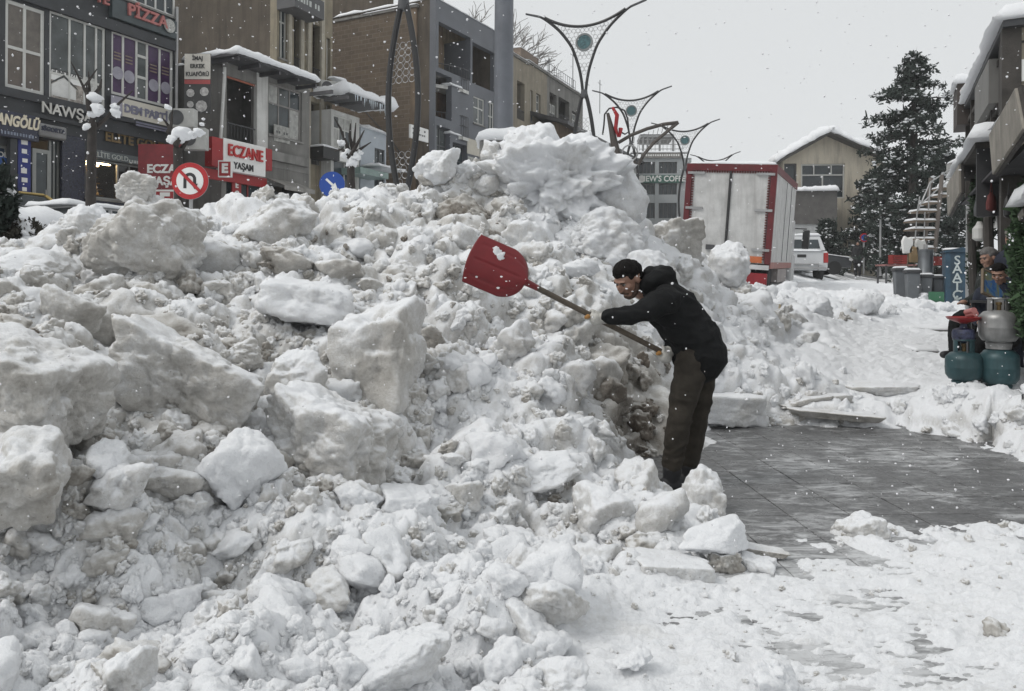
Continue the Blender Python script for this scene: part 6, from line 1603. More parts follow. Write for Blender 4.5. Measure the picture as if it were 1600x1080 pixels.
def head(parent, loc, rot, hair=HAIR, beard=True, scale=1.0, skin=SKIN, cap=None):
    "face towards -x, up z; origin at the centre of the skull"
    m = MB()
    m.add(*ell((.012, 0, .022), (.098, .076, .09))); m.add(*ell((-.02, 0, -.03), (.072, .062, .085)))
    m.add(*ell((-.048, 0, -.088), (.04, .042, .032)));                      # jaw and chin
    m.add(*ell((-.072, 0, .028), (.022, .052, .012)))                        # brow
    m.add(*ell((-.096, 0, -.018), (.02, .013, .028), Matrix.Rotation(R(-20), 3, 'Y'))); m.add(*ell((-.1, 0, -.036), (.016, .018, .011)))   # nose
    m.add(*ell((-.082, 0, -.066), (.014, .026, .009))); m.add(*ell((-.08, 0, -.077), (.013, .022, .008)))                           # lips
    for sg in (-1, 1):
        m.add(*ell((-.058, sg * .038, -.022), (.03, .026, .026)))            # cheek bones
        m.add(*ell((.006, sg * .08, -.01), (.018, .01, .029), Matrix.Rotation(R(sg * 18), 3, 'Z')))
    m2 = MB(); chain(m, [(.03, 0, -.05), (.05, 0, -.16)], [.058, .062])
    h = grow('head', m, skin, parent, .005, 2); h.location = loc; h.rotation_euler = rot; h.scale = [scale] * 3
    for sg in (-1, 1):
        e = MB().add(*ell((-.071, sg * .03, .004), (.011, .013, .007), None, 10, 8)).build('eye', M('eye_white', (.35, .33, .31), .2), h, smooth_=True)
        MB().add(*ell((-.0835, sg * .03, .003), (.003, .0065, .0065), None, 10, 6)).build('iris', HAIR, e)
        MB().tube([(-.086, sg * .014, .022), (-.09, sg * .03, .027), (-.08, sg * .05, .02)], [.004, .006, .003], 6).build('eyebrow', hair, h, smooth_=True)
    hm = MB(); hm.add(*ell((.008, 0, .066), (.09, .072, .062), Matrix.Rotation(R(10), 3, 'Y'))); hm.add(*ell((.058, 0, .02), (.066, .07, .07))); hm.add(*ell((.066, 0, -.03), (.05, .058, .05))); [hm.add(*ell((.012, sg * .066, .04), (.05, .014, .04))) for sg in (-1, 1)]; hm.add(*ell((-.03, 0, .083), (.056, .058, .026), Matrix.Rotation(R(-22), 3, 'Y')))
    ho = grow('hair', hm, hair, h, .005, 2, .0045, 60)
    if beard:
        # cut the front of the hair away from the face by keeping it behind the brow, then a close beard round the jaw
        bm_ = MB(); chain(bm_, [(.005, .068, -.03), (-.02, .058, -.075), (-.05, .032, -.106), (-.068, 0, -.112), (-.05, -.032, -.106), (-.02, -.058, -.075), (.005, -.068, -.03)], [.012, .02, .021, .02, .021, .02, .012])
        chain(bm_, [(-.078, .03, -.07), (-.1, .014, -.054), (-.104, 0, -.053), (-.1, -.014, -.054), (-.078, -.03, -.07)], [.006, .007, .006, .007, .006], seg=8)
        bm_.add(*ell((-.072, 0, -.098), (.022, .03, .016)))
        grow('beard', bm_, BEARD, h, .005, 2, .002, 80)
    return h
def hand_on(parent, c, ax, out, up, mat, tips, side=1, name='glove', r0=.03):
    "closed gloved hand on a shaft through c with axis ax; out = where the back of the hand is, fingers wrap from up over to the other side"
    ax = ax.normalized(); out = (out - ax * out.dot(ax)).normalized(); q = ax.cross(out)
    if q.dot(up) < 0: q = -q
    m = MB()
    chain(m, [c + out * .045 - ax * .012, c + out * .048 + ax * .01], [.042, .042])
    for k in range(4):
        b = c + ax * (-.034 + .023 * k); rr = r0 + .003 * (k in (1, 2)); L = (2.75, 3.0, 2.9, 2.5)[k]
        pts = [b + out * math.cos(a) * (rr + .006) + q * math.sin(a) * (rr + .006) for a in np.linspace(.15, L, 6)]
        chain(m, pts, [.0135, .0135, .013, .0125, .012, .0105], seg=8)
    b = c + ax * (.052 * side)
    chain(m, [c + out * .04 + ax * .035 * side, b + out * .02 - q * .03, b - out * .012 - q * .034, b - out * .034 - q * .012], [.018, .016, .0145, .012], seg=8)
    return grow(name, m, mat, parent, .0045, 2)

def shoveller():
    Y0 = 5.8; base = P(1064, 755, Y0)
    rt = thing('person', 'person in black hooded jacket and dark brown trousers bending to swing a red shovel', 'person', base)
    J = lambda u, v, dy=0: P(u, v, Y0 + dy) - base
    # hidden body under the clothes: one continuous figure
    neck = J(1014, 452, -.02); hip = J(1090, 545); chest = J(1045, 478, -.01)
    shN, shF = J(1040, 466, -.2), J(1030, 460, .19)
    hpN, hpF = J(1084, 560, -.08), J(1098, 560, .09)
    knN, knF = J(1064, 645, -.09), J(1090, 643, .13)
    anN, anF = J(1052, 728, -.07), J(1078, 721, .14)
    hN = J(938, 494, -.28); hF = J(1040, 550, .02)
    elN = (shN + hN) / 2 + Vector((.03, -.05, -.05)); elF = J(1075, 525, .24)
    b = MB()
    chain(b, [hip, J(1066, 512), chest, neck], [.13, .125, .14, .06], .9)
    for s_, e_, h_ in ((shN, elN, hN), (shF, elF, hF)): chain(b, [chest.lerp(s_, .6), s_, e_, h_.lerp(e_, .12)], [.07, .055, .042, .03])
    for h_, k_, a_ in ((hpN, knN, anN), (hpF, knF, anF)): chain(b, [h_, k_, a_], [.085, .058, .04])
    grow('body', b, SKIN, rt, .014, 4)
    # jacket: torso, both sleeves, hood folded on the back of the neck
    j = MB()
    chain(j, [J(1094, 553), J(1087, 532), J(1066, 503), J(1047, 476), J(1030, 456)], [.192, .186, .176, .172, .122], 1.1, 20)
    chain(j, [J(1076, 545), J(1056, 512), J(1034, 484)], [.09, .1, .1], 1.2)
    chain(j, [chest.lerp(shN, .5), shN, elN, elN.lerp(hN, .8)], [.115, .098, .072, .052])
    chain(j, [chest.lerp(shF, .5), shF, elF, elF.lerp(hF, .72)], [.115, .098, .07, .052])
    chain(j, [J(1008, 446, -.05), J(1022, 434, -.1), J(1042, 430, 0), J(1028, 428, .1), J(1008, 444, .08)], [.05, .055, .075, .06, .05])
    chain(j, [J(1018, 432), J(1050, 442)], [.075, .05])
    grow('jacket', j, JACKET, rt, .009, 6, .017, 7.5, (1, 1, 1.6))
    # hem band, cuffs
    hm = MB(); chain(hm, [J(1093, 561), J(1095, 553)], [.186, .2], 1.12, 22); grow('jacket_hem', hm, JACKET, rt, .011, 3)
    # trousers
    t = MB()
    chain(t, [J(1094, 550), J(1091, 566)], [.145, .148], 1.0)
    for h_, k_, a_, r_ in ((hpN, knN, anN, 1), (hpF, knF, anF, 1)):
        chain(t, [h_ + Vector((0, 0, .02)), h_.lerp(k_, .5), k_, k_.lerp(a_, .5), a_], [.122, .108, .088, .08, .072])
    grow('trousers', t, TROUS, rt, .009, 4, .012, 7.5, (.8, .8, 1.7), 3)
    for k, (a_, dx) in enumerate(((anN, 0), (anF, .02))):
        s_ = MB()
        g = Vector((a_.x, a_.y, a_.z))
        chain(s_, [g + Vector((0, 0, -.02)), g + Vector((-.005, 0, -.1)), g + Vector((.02, 0, -.115))], [.07, .06, .052])
        chain(s_, [g + Vector((.02, 0, -.125)), g + Vector((-.08, -.02, -.135)), g + Vector((-.17, -.03, -.145))], [.055, .052, .042])
        grow('boot', s_, BOOT, rt, .008, 3, .003, 25)
    # head: turned left and down, a little to the viewer
    h = head(rt, J(981, 433, -.04), (R(8), R(-40), R(30)), scale=1.08)
    # hands on the shaft
    a = J(1046, 554, -.0); e = J(826, 443, -.36); ax = (e - a).normalized()
    cN = a + ax * ((hN - a).dot(ax)); cF = a + ax * .04
    hand_on(rt, cN, ax, Vector((.35, -.9, -.35)), Vector((.2, .3, .9)), GLOVE, GLOVE_O, 1)
    hand_on(rt, cF, ax, Vector((.4, -.5, -.75)), Vector((-.2, -.8, .5)), GLOVE, GLOVE_O, 1)
    for c_, w in ((cN, hN), (cF, hF)):
        cu = MB(); d_ = (elN if w is hN else elF) - c_; d_.normalize(); chain(cu, [c_ + d_ * .05 + Vector((0, -.03, -.01)), c_ + d_ * .12 + Vector((0, -.02, 0))], [.04, .047]); grow('glove_cuff', cu, GLOVE, rt, .007, 3)
        tp = MB(); chain(tp, [c_ + ax * .045 + Vector((-.01, -.048, -.012)), c_ + ax * .07 + Vector((-.005, -.042, -.03))], [.018, .013]); grow('glove_thumb', tp, GLOVE_O, rt, .005, 2)
    # the shovel
    sv = thing('shovel', 'big red plastic snow shovel on a wooden shaft held in the air', 'shovel', base)
    MB().tube([a - ax * .02, a.lerp(e, .5), e], [.02, .02, .02], 12).build('shaft', M('grey_brown_wood', (.085, .068, .05), .7, var=.3, scale=20), sv, smooth_=True)
    RS = M('red_plastic', (0.1512, 0.0043, 0.0079), .38, var=.12, scale=10)
    MB().tube([e - ax * .07, e, e + ax * .07], [.021, .025, .03], 12).build('socket', RS, sv, smooth_=True)
    # blade: slightly dished plate, straight cutting edge, rounded shoulders
    pa, pb = J(757, 371, -.40), J(714, 438, -.46)
    o_ = e + ax * .03; fwd = ((pa + pb) / 2 - o_); Ln = fwd.length; fwd.normalize(); sd = (pa - pb); sd = (sd - fwd * sd.dot(fwd)); Wd = sd.length / 2; sd.normalize(); nn = fwd.cross(sd).normalized()
    if nn.y > 0: nn = -nn
    NU, NV = 44, 48; vs = []
    for i in range(NU):
        t_ = i / (NU - 1); wv = Wd * min(1, math.sqrt(max(0, 1 - (1 - min(1, t_ / .52)) ** 2.3)) * .98 + .05)
        for k in range(NV):
            s_ = -1 + 2 * k / (NV - 1)
            dish = -.055 * (1 - abs(s_) ** 2.2) * (1 - .35 * t_) + (.006 * max(0, math.cos(s_ * 9.4)) ** 6 if .12 < t_ < .9 else 0)
            vs.append(o_ + fwd * (t_ * Ln + .03 * t_ * (1 - s_ * s_)) + sd * s_ * wv + nn * (dish * -1 + .03))
    i = np.arange(NU * NV).reshape(NU, NV); f = np.stack([i[:-1, :-1], i[:-1, 1:], i[1:, 1:], i[1:, :-1]], -1).reshape(-1, 4)
    bl = link('blade', mesh_np('blade', [tuple(v) for v in vs], f), RS, sv, True); sm = bl.modifiers.new('t', 'SOLIDIFY'); sm.thickness = .007; sm.offset = 0
    me = lump_mesh('snow_smear', 777, sub=4, dims=(.05, .014, .075), planes=8, blocky=.1, nz=.35, lumps=.35); me.materials.clear(); me.materials.append(SNOW)
    sp = o_ + fwd * Ln * .62 + sd * Wd * .35 + nn * .06
    o = link('snow_smear', me, None, sv); o.location = sp; o.rotation_euler = (0, R(28), 0)
    for k_ in range(9):
        q_ = MB().add(*ell((0, 0, 0), (.006 + .004 * (k_ % 3), .005, .006 + .003 * (k_ % 2)), None, 8, 6)).build('snow_bit', SNOW, sv, smooth_=True); q_.location = o_ + fwd * Ln * (.25 + .08 * k_) + sd * Wd * (.7 * math.sin(k_ * 2.4)) + nn * .055
    return rt
shoveller()

def standing_person(label, p, rz, coat, legs, h=1.72, hood=True):
    rt = thing('person', label, 'person', p, rz); k = h / 1.72
    V3 = lambda *a: Vector(a) * k
    b = MB(); chain(b, [V3(0, 0, .95), V3(0, 0, 1.2), V3(0, 0, 1.42), V3(0, 0, 1.52)], [.12 * k, .12 * k, .13 * k, .05 * k]); b.add(*ell(V3(-.01, 0, 1.62), (.09 * k, .075 * k, .105 * k)))
    for s in (-1, 1):
        chain(b, [V3(0, s * .09, .9), V3(-.02 + .04 * s, s * .09, .5), V3(.04 * s, s * .09, .08)], [.08 * k, .06 * k, .045 * k]); chain(b, [V3(0, s * .17, 1.4), V3(.02, s * .24, 1.12), V3(-.08, s * .22, .9)], [.05 * k, .042 * k, .035 * k])
    grow('body', b, SKIN, rt, .018, 3)
    c = MB(); chain(c, [V3(0, 0, .78), V3(0, 0, 1.1), V3(0, 0, 1.4), V3(0, 0, 1.5)], [.19 * k, .185 * k, .185 * k, .1 * k], 1.15)
    for s in (-1, 1): chain(c, [V3(0, s * .15, 1.42), V3(.02, s * .25, 1.13), V3(-.07, s * .23, .93)], [.085 * k, .07 * k, .055 * k])
    grow('coat', c, coat, rt, .016, 4, .012, 9)
    t = MB()
    for s in (-1, 1): chain(t, [V3(0, s * .09, .85), V3(-.02 + .04 * s, s * .09, .48), V3(.04 * s, s * .09, .12)], [.105 * k, .085 * k, .075 * k])
    grow('trousers', t, legs, rt, .016, 3, .008, 12)
    for s in (-1, 1):
        o = MB(); chain(o, [V3(.04 * s + .03, s * .09, .05), V3(.04 * s - .14, s * .09, .04)], [.055 * k, .045 * k]); grow('boot', o, BOOT, rt, .012, 2)
    hd = MB(); hd.add(*ell(V3(.025, 0, 1.645), (.1 * k, .09 * k, .11 * k))); chain(hd, [V3(.06, 0, 1.52), V3(.04, 0, 1.6)], [.1 * k, .09 * k]); grow('hood' if hood else 'hair', hd, coat if hood else HAIR, rt, .012, 3)
    return rt
p = P(1340, 429, 40); standing_person('person in dark hooded coat walking far up the snowy pavement', (p.x, p.y, p.z), R(65), M('dark_coat', (.018, .018, .02), .9, var=.4), M('dark_coat', (.018, .018, .02)))
def seated_person(label, u, v, Y, rz, coat, hair, extra=None):
    c = P(u, v, Y); rt = thing('person', label, 'person', (c.x, c.y, c.z - 1.22), rz)
    b = MB(); chain(b, [(0, 0, .5), (0, 0, .8), (-.05, 0, 1.02)], [.13, .13, .1]); chain(b, [(-.05, 0, 1.02), (-.08, 0, 1.15)], [.05, .05])
    for s in (-1, 1): chain(b, [(0, s * .1, .5), (-.42, s * .12, .5), (-.42, s * .12, .06)], [.08, .06, .04])
    grow('body', b, SKIN, rt, .018, 3)
    j = MB(); chain(j, [(.02, 0, .48), (.02, 0, .75), (-.03, 0, .99), (-.06, 0, 1.06)], [.19, .185, .17, .09], 1.15)
    for s in (-1, 1): chain(j, [(-.02, s * .17, 1.0), (-.02, s * .24, .75), (-.26, s * .16, .68)], [.085, .07, .05])
    grow('jacket', j, coat, rt, .014, 4, .01, 10)
    t = MB()
    for s in (-1, 1): chain(t, [(0, s * .1, .5), (-.43, s * .12, .51), (-.43, s * .12, .1)], [.11, .085, .07])
    grow('trousers', t, JACKET, rt, .016, 3, .008, 12)
    for s in (-1, 1): o = MB(); chain(o, [(-.41, s * .12, .05), (-.58, s * .12, .045)], [.055, .045]); grow('boot', o, BOOT, rt, .012, 2); hnd = MB(); hnd.add(*ell((-.32, s * .13, .68), (.05, .035, .03))); chain(hnd, [(-.34, s * .14, .68), (-.4, s * .12, .66)], [.018, .012]); grow('hand', hnd, SKIN, rt, .007, 2)
    head(rt, (-.09, 0, 1.22), (0, R(-18), 0), hair=hair, beard=False)
    return rt
DKBLUE = M('dark_blue_coat', (.012, .016, .03), .85, var=.3)
seated_person('grey-haired person in dark jacket sitting under the awning behind the picture board', 1556, 398, 9.6, R(5), M('dark_green_jacket', (.016, .02, .018), .85, var=.3), M('grey_hair', (.13, .125, .12), .7))
seated_person('dark-haired person looking down behind the tilted picture board', 1563, 424, 9.0, R(48), DKBLUE, HAIR)
pp = P(1584, 372, 9.4); standing_person('person in dark coat and cap standing half hidden by the cypress', (pp.x, pp.y, pp.z - 1.62), R(10), DKBLUE, DKBLUE, 1.74)
# ------------------------------------------------------------------ things along the right-hand pavement
def gz(u, Y): x = (u - CX) / F_PX * Y; return float(ground_z(x, Y))
def cabinet():
    Y = 19.0; p = P(1496, 487, Y); s = Y / F_PX
    rt = thing('blue_cabinet', 'tall blue metal cabinet with hand-painted white letters SAATÇİ', 'cabinet', (p.x, p.y, p.z), R(-20))
    w, h = 17 * s, 97 * s
    bl = M('blue_cabinet_paint', (.035, .075, .115), .6, var=.3, scale=4, streak=True, dirt=(.03, .045, .06))
    BX('body', bl, rt, -w, w, -.02, .5, .26, h, bevel=.01); BX('base', M('rust_concrete', (.13, .115, .1), .9, var=.4, scale=6), rt, -w + .01, w - .01, 0, .48, -.2, .258)
    MB().prism([(-w - .04, h), (w + .04, h), (w + .04, h + .03), (.1, h + .12), (-w - .04, h + .03)], -.06, .54).build('lid', bl, rt); snow_slab('lid_snow', rt, -w, w, -.04, .5, h + .06, .06, nx=20, ny=12, seed=111)
    wl_ = M('chalk_white_letters', (.5, .55, .55), .7)
    for k, ch in enumerate('SAATÇİ'): text('letter', ch, .3, wl_, rt, (-.01, -.03, h - .2 - .205 * k), bold=.004, extrude=.004)
cabinet()
TEAL = M('teal_gas_bottle', (0.0327, 0.0774, 0.0863), .45, metal=.2, var=.2, scale=6, streak=True)
STEEL = M('dull_aluminium_paint', (.3, .3, .295), .42, metal=.5, var=.2, scale=6, streak=True)
def bottle(label, u, vb, Y, r, hb, mat, z=None, collar=True, name='gas_bottle'):
    p = P(u, vb, Y)
    rt = thing(name, label, 'gas bottle', (p.x, p.y, p.z if z is None else z), R(20), group='gas bottles by the shop row')
    MB().lathe([(r * .62, .0), (r * .66, .03), (r * .6, .05), (r * .8, .055), (r * .97, .1), (r, .15), (r, hb * .48), (r * 1.012, hb * .5), (r * 1.012, hb * .53), (r, hb * .55), (r, hb * .74), (r * .96, hb * .84), (r * .75, hb * .95), (r * .4, hb), (.02, hb)], 36).build('body', mat, rt, smooth_=True)
    MB().lathe([(r * .55, -.03), (r * .62, -.03), (r * .62, .05), (r * .55, .05)], 28).build('foot_ring', mat, rt, smooth_=True)
    if collar:
        for a0 in (0.2, 2.3, 4.4):
            c = MB(); a = np.linspace(a0, a0 + .9, 6); rr = r * .55
            c.add([(rr * math.cos(t), rr * math.sin(t), z_) for z_ in (hb - .03, hb + .12) for t in a], [(q, q + 1, q + 7, q + 6) for q in range(5)])
            o = c.build('collar_plate', mat, rt); sm = o.modifiers.new('t', 'SOLIDIFY'); sm.thickness = .008
        MB().tube([(r * .55 * math.cos(a), r * .55 * math.sin(a), hb + .12) for a in np.linspace(0, 2 * math.pi, 25)], .011, 6).build('handle_ring', mat, rt, smooth_=True)
        MB().lathe([(.022, hb - .01), (.022, hb + .05), (.03, hb + .055), (.03, hb + .08), (.012, hb + .085)], 10).build('valve', GOLD, rt, smooth_=True)
    return rt, p
YB = 8.3; sb = YB / F_PX
_, pb_ = bottle('teal gas bottle in the snow carrying the silver bottle', 1562, 602, YB, 28 * sb, 62 * sb, TEAL)
bottle('silver gas bottle stacked on a teal one', 1561, 536, YB, 28.5 * sb, 56 * sb, STEEL)
bottle('teal gas bottle in the snow under the small blue burner bottle', 1507, 596, YB + .1, 27 * sb, 52 * sb, TEAL)
def burner():
    Y = YB + .1; p = P(1506, 530, Y); s = Y / F_PX
    rt = thing('burner', 'small dark blue bottle burner with a wide red dish on top', 'gas burner', (p.x, p.y, p.z))
    MB().lathe([(.07, 0), (.1, .02), (.11, .05), (.11, .1), (.1, .13), (.04, .15), (.03, .19)], 24).build('body', M('chipped_blue', (.03, .035, .07), .5, var=.9, scale=22), rt, smooth_=True)
    st = MB()
    for a in (0.4, 2.5, 4.6): st.tube([(.09 * math.cos(a), .09 * math.sin(a), -.16), (.09 * math.cos(a), .09 * math.sin(a), .02)], .01, 6)
    st.build('stand', DKGREY, rt)
    MB().lathe([(.03, .19), (.05, .2), (.15, .235), (.17, .26), (.165, .265), (.14, .245), (.02, .22)], 28).build('dish', M('red_enamel', (0.2400, 0.0150, 0.0150), .35, var=.25), rt, smooth_=True)
    for dx, dz in ((.03, .31), (.045, .28)):
        o = MB().lathe([(.02, 0), (.032, 0), (.032, .14), (.02, .14)], 14).build('pipe_mouth', M('pink_pipe', (.4, .16, .15), .5), rt, smooth_=True); o.rotation_euler.x = R(80); o.location = (dx, .0, dz)
burner()
def bins():
    for i, (u, v, Y, h_, w_, lb) in enumerate(((1406, 460, 19.5, 40, 9, 'grey lidded bin nearest the end of the far heap'), (1425, 463, 19, 40, 9.5, 'grey lidded bin beside the brooms'), (1446, 460, 19.2, 30, 8, 'grey open tub under the metal flue'), (1464, 458, 19.4, 26, 7, 'grey tub next to the green panel'))):
        p = P(u, v, Y); s = Y / F_PX
        rt = thing('bin', lb, 'bin', (p.x, p.y, p.z), R(-10), group='bins on the pavement')
        a, b, h = w_ * .8 * s, w_ * s, h_ * s
        MB().add([(-a, -a, 0), (a, -a, 0), (a, a, 0), (-a, a, 0), (-b, -b, h), (b, -b, h), (b, b, h), (-b, b, h)], [(0, 3, 2, 1), (4, 5, 6, 7), (0, 1, 5, 4), (1, 2, 6, 5), (2, 3, 7, 6), (3, 0, 4, 7)]).build('body', M('grey_bin_plastic', (.13, .14, .15), .55, var=.15), rt, bevel=.015)
        BX('rim', M('dark_bin_lid', (.05, .052, .056), .55), rt, -b - .03, b + .03, -b - .03, b + .03, h, h + .07, bevel=.015)
        snow_slab('lid_snow', rt, -b, b, -b, b, h + .07, .04, nx=12, ny=12, seed=130 + i)
bins()
def flue():
    p = P(1446, 440, 19.6); s = 19.6 / F_PX
    rt = thing('metal_flue', 'wide galvanised metal cylinder standing behind the tubs', 'flue', (p.x, p.y, p.z))
    MB().lathe([(.17, -.4), (.17, .2), (.178, .21), (.17, .22), (.17, 51 * s), (.18, 51 * s), (.18, 54 * s), (.02, 54 * s)], 24).build('drum', M('dull_zinc', (.16, .17, .18), .45, metal=.6, var=.25, streak=True), rt, smooth_=True)
    MB().tube([(0, 0, 54 * s), (0, 0, 62 * s)], .05, 10).build('spout', METAL, rt)
flue()
def brooms():
    for i, (u, v, lb, mt) in enumerate(((1417, 378, 'white bristled broom standing upside down behind the bins', WHITE), (1427, 392, 'straw-coloured broom standing upside down behind the bins', M('straw', (.28, .2, .11), .9)), (1437, 382, 'white pole brush beside the metal flue', WHITEWALL))):
        p = P(u, v, 20.0); s = 20 / F_PX
        rt = thing('broom', lb, 'broom', (p.x, p.y, p.z - 1.25), R(0), group='brooms behind the bins')
        MB().tube([(0, 0, 0), (.02, 0, 1.05)], .016, 6).build('handle', old_wood, rt)
        MB().prism([(-.1, 0), (.1, 0), (.14, .3), (.1, .42), (.02, .38), (-.08, .44), (-.14, .3)], -.05, .05).build('bristles', mt, rt, bevel=.02).location.z = 1.02
old_wood = M('old_handle_wood', (.17, .13, .09), .8)
brooms()
def stairs():
    Y = 21.5; s = Y / F_PX; p = P(1450, 445, Y)
    rt = thing('outdoor_stair', 'open metal outdoor stair with snow on every step before the conifer', 'stair', (p.x, p.y, p.z), 0)
    L = lambda u, v, dy=0: Vector(((u - 1450) * s, dy, (445 - v) * s))
    for dy in (-.28, .28): MB().tube([L(1452, 390, dy), L(1456, 340, dy), L(1462, 272, dy)], .055, 8).build('post', M('rusty_grey_post', (.15, .13, .115), .8, streak=True), rt, smooth_=True)
    steps = [(1421, 1453, 370), (1419, 1454, 355), (1419, 1455, 342), (1426, 1456, 327), (1442, 1459, 314), (1462, 1480, 302), (1462, 1481, 291), (1440, 1452, 384)]
    for i, (a, b, v) in enumerate(steps):
        st = MB().box(L(a, v).x, L(b, v).x, -.3, .3, L(a, v).z - .03, L(a, v).z).build('step', old_wood, rt)
        snow_slab('step_snow', st, L(a, v).x, L(b, v).x, -.3, .28, L(a, v).z + .002, .055, nx=24, ny=10, seed=150 + i)
    for i, pts in enumerate(([(1421, 375), (1424, 330), (1428, 305)], [(1441, 330), (1444, 285), (1449, 280)], [(1424, 330), (1444, 283), (1476, 262)], [(1476, 305), (1477, 262)], [(1428, 318), (1449, 300), (1478, 272)], [(1481, 300), (1482, 265)], [(1435, 368), (1436, 328)])):
        MB().tube([L(a, b, -.28) for a, b in pts], .018, 6).build('rail', METAL, rt, smooth_=True)
    puff(rt, L(1476, 284), .17, 901); puff(rt, L(1470, 287), .12, 902)
    bx = BX('pale_box', M('pale_grey_box', (.3, .3, .29), .7), rt, L(1487, 270).x, L(1502, 270).x, -.3, .3, L(1487, 282).z, L(1487, 250).z); snow_slab('box_snow', bx, L(1487, 270).x, L(1502, 270).x, -.3, .3, L(1487, 250).z, .08, seed=171, nx=12, ny=12)
stairs()
def small_stuff():
    gp = M('green_board', (.05, .16, .09), .5, var=.15)
    for i, (u0, u1, v0, v1, Y, lb) in enumerate(((1452, 1474, 452, 476, 18.5, 'low green board beside the blue cabinet'), (1521, 1533, 452, 484, 13, 'green board standing under the awning by the blue cabinet'))):
        p = P((u0 + u1) / 2, v1, Y); s = Y / F_PX
        o = MB().box(-(u1 - u0) / 2 * s, (u1 - u0) / 2 * s, -.025, .025, 0, (v1 - v0) * s).box(-(u1 - u0) / 2 * s, (u1 - u0) / 2 * s, -.04, -.0251, (v1 - v0) * s * .45, (v1 - v0) * s * .5).build('green_board', gp); o.location = p; o.rotation_euler.z = R(-8); tag(o, lb, 'board')
    # red crates and a low fence by the far bins
    for i, (u, v, Y) in enumerate(((1403, 403, 21.5), (1473, 405, 21.5))):
        p = P(u, v, Y); rt = thing('red_crate', ('red plastic crate on the low table behind the bins', 'red plastic crate behind the metal flue')[i], 'crate', (p.x, p.y, p.z - .1))
        for k in range(4): BX('slat', M('red_crate', (0.2100, 0.0188, 0.0150), .5), rt, -.2, .2, -.15, -.13, .01 + .06 * k, .05 + .06 * k); BX('slat', M('red_crate', (0.2100, 0.0188, 0.0150)), rt, -.2, .2, .13, .15, .01 + .06 * k, .05 + .06 * k)
        for sx in (-1, 1): BX('end', M('red_crate', (0.2100, 0.0188, 0.0150)), rt, *sorted((sx * .2, sx * .18)), -.129, .129, 0, .24)
    p = P(1395, 428, 22); rt = thing('low_table', 'low dark table with a pink edge behind the bins', 'table', (p.x, p.y, p.z))
    BX('top', M('pink_edge', (.3, .14, .13), .6), rt, -.35, .5, -.3, .3, .28, .32)
    for x in (-.3, .45):
        for y in (-.25, .25): BX('leg', DKGREY, rt, x - .02, x + .02, y - .02, y + .02, -.2, .279)
    # sign post by the walker
    p = P(1349, 425, 43); rt = thing('sign_post', 'thin post with a small red and blue round sign by the walking person', 'road sign', (p.x, p.y, p.z))
    MB().tube([(0, 0, 0), (0, 0, 2.15)], .05, 8).build('post', METAL, rt); disc('plate', M('sign_red', (.5, .02, .025)), rt, (0, -.06, 1.95), .24, .02); disc('blue_field', M('sign_blue', (.012, .06, .3)), rt, (0, -.085, 1.95), .17, .008)
    p = P(1375, 428, 34); rt = thing('lamp_post', 'thin grey post in front of the low broad conifer', 'pole', (p.x, p.y, p.z)); MB().lathe([(.07, 0), (.05, .3), (.045, 2.6), (.02, 2.62)], 10).build('pole', METAL, rt)
    # picture board leaning under the awning
    p = P(1556, 462, 8.8); s = 8.8 / F_PX
    rt = thing('picture_board', 'tilted blue and green picture board leaning in front of the seated people', 'board', (p.x, p.y, p.z)); rt.rotation_euler = (R(-28), R(24), R(6))
    m, nt, b = new_mat('printed_landscape'); co = obj_co(nt)
    nt.links.new(ramp(nt, noise(nt, vscale(nt, co, (1.6, 1, 1)), 5.5, 5, .6, .6), [(.36, (.02, .06, .2)), (.46, (.06, .16, .34)), (.55, (.2, .2, .09)), (.66, (.1, .18, .2))]), b.inputs['Base Color']); b.inputs['Roughness'].default_value = .35
    BX('print', m, rt, -.17, .17, -.01, .005, 0, .3)
    for (a, b_, c, d) in ((-.185, .185, -.02, 0), (-.185, .185, .3, .32)): BX('frame', old_wood, rt, a, b_, -.02, .012, c, d)
    for x in (-.185, .171): BX('frame', old_wood, rt, x, x + .014, -.02, .012, .0005, .2995)
    p = P(1562, 500, 8.9); rt = thing('low_stool', 'dark low stand carrying the picture board', 'stand', (p.x, p.y, p.z - .3))
    BX('top', BLACK, rt, -.22, .22, -.15, .2, .52, .55)
    for x in (-.2, .2):
        for y in (-.12, .17): BX('leg', BLACK, rt, x - .015, x + .015, y - .015, y + .015, 0, .519)
    # wooden stake sticking out of the snow
    p = P(1215, 512, 11.5); o = MB().tube([(0, 0, -.2), (.01, 0, .05), (.035, 0, .36)], .018, 6).build('wooden_stake', M('pale_stake', (.4, .33, .22), .8)); o.location = p; tag(o, 'pale wooden stake sticking out of the far heap', 'stake')
    # dark leafy climbing plant and hanging goods in the shade of the awning
    bush('dark leafy plant hanging under the awning behind the seated people', 1540, 320, 11.6, (.16, .2, .5), 420, 61, M('shade_leaves', (.02, .04, .018), .8, var=.5, scale=10), .07, 2, 'hanging_plant')
    bush('dark leafy plant wound round the awning prop', 1527, 420, 12.6, (.09, .12, .4), 260, 62, M('shade_leaves', (.02, .04, .018)), .06, 2, 'climbing_plant')
    p = P(1530, 380, 10.8)
    for i, (du, v, mt, lb) in enumerate(((0, 372, WHITEWALL, 'white jug hanging under the awning'), (34, 352, WHITE, 'white box on the shelf under the awning'))):
        q = P(1530 + du, v, 11.2 + .2 * i); o = MB().lathe([(.05, 0), (.09, .03), (.09, .17), (.05, .22), (.03, .27)], 14).build('hanging_jug' if i == 0 else 'shelf_box', mt); o.location = q; tag(o, lb, 'jug' if i == 0 else 'box')
        if i == 1: o.data = MB().box(-.1, .1, -.08, .08, 0, .2).box(-.11, .11, -.09, .09, .2, .23).mesh('shelf_box'); o.data.materials.append(mt)
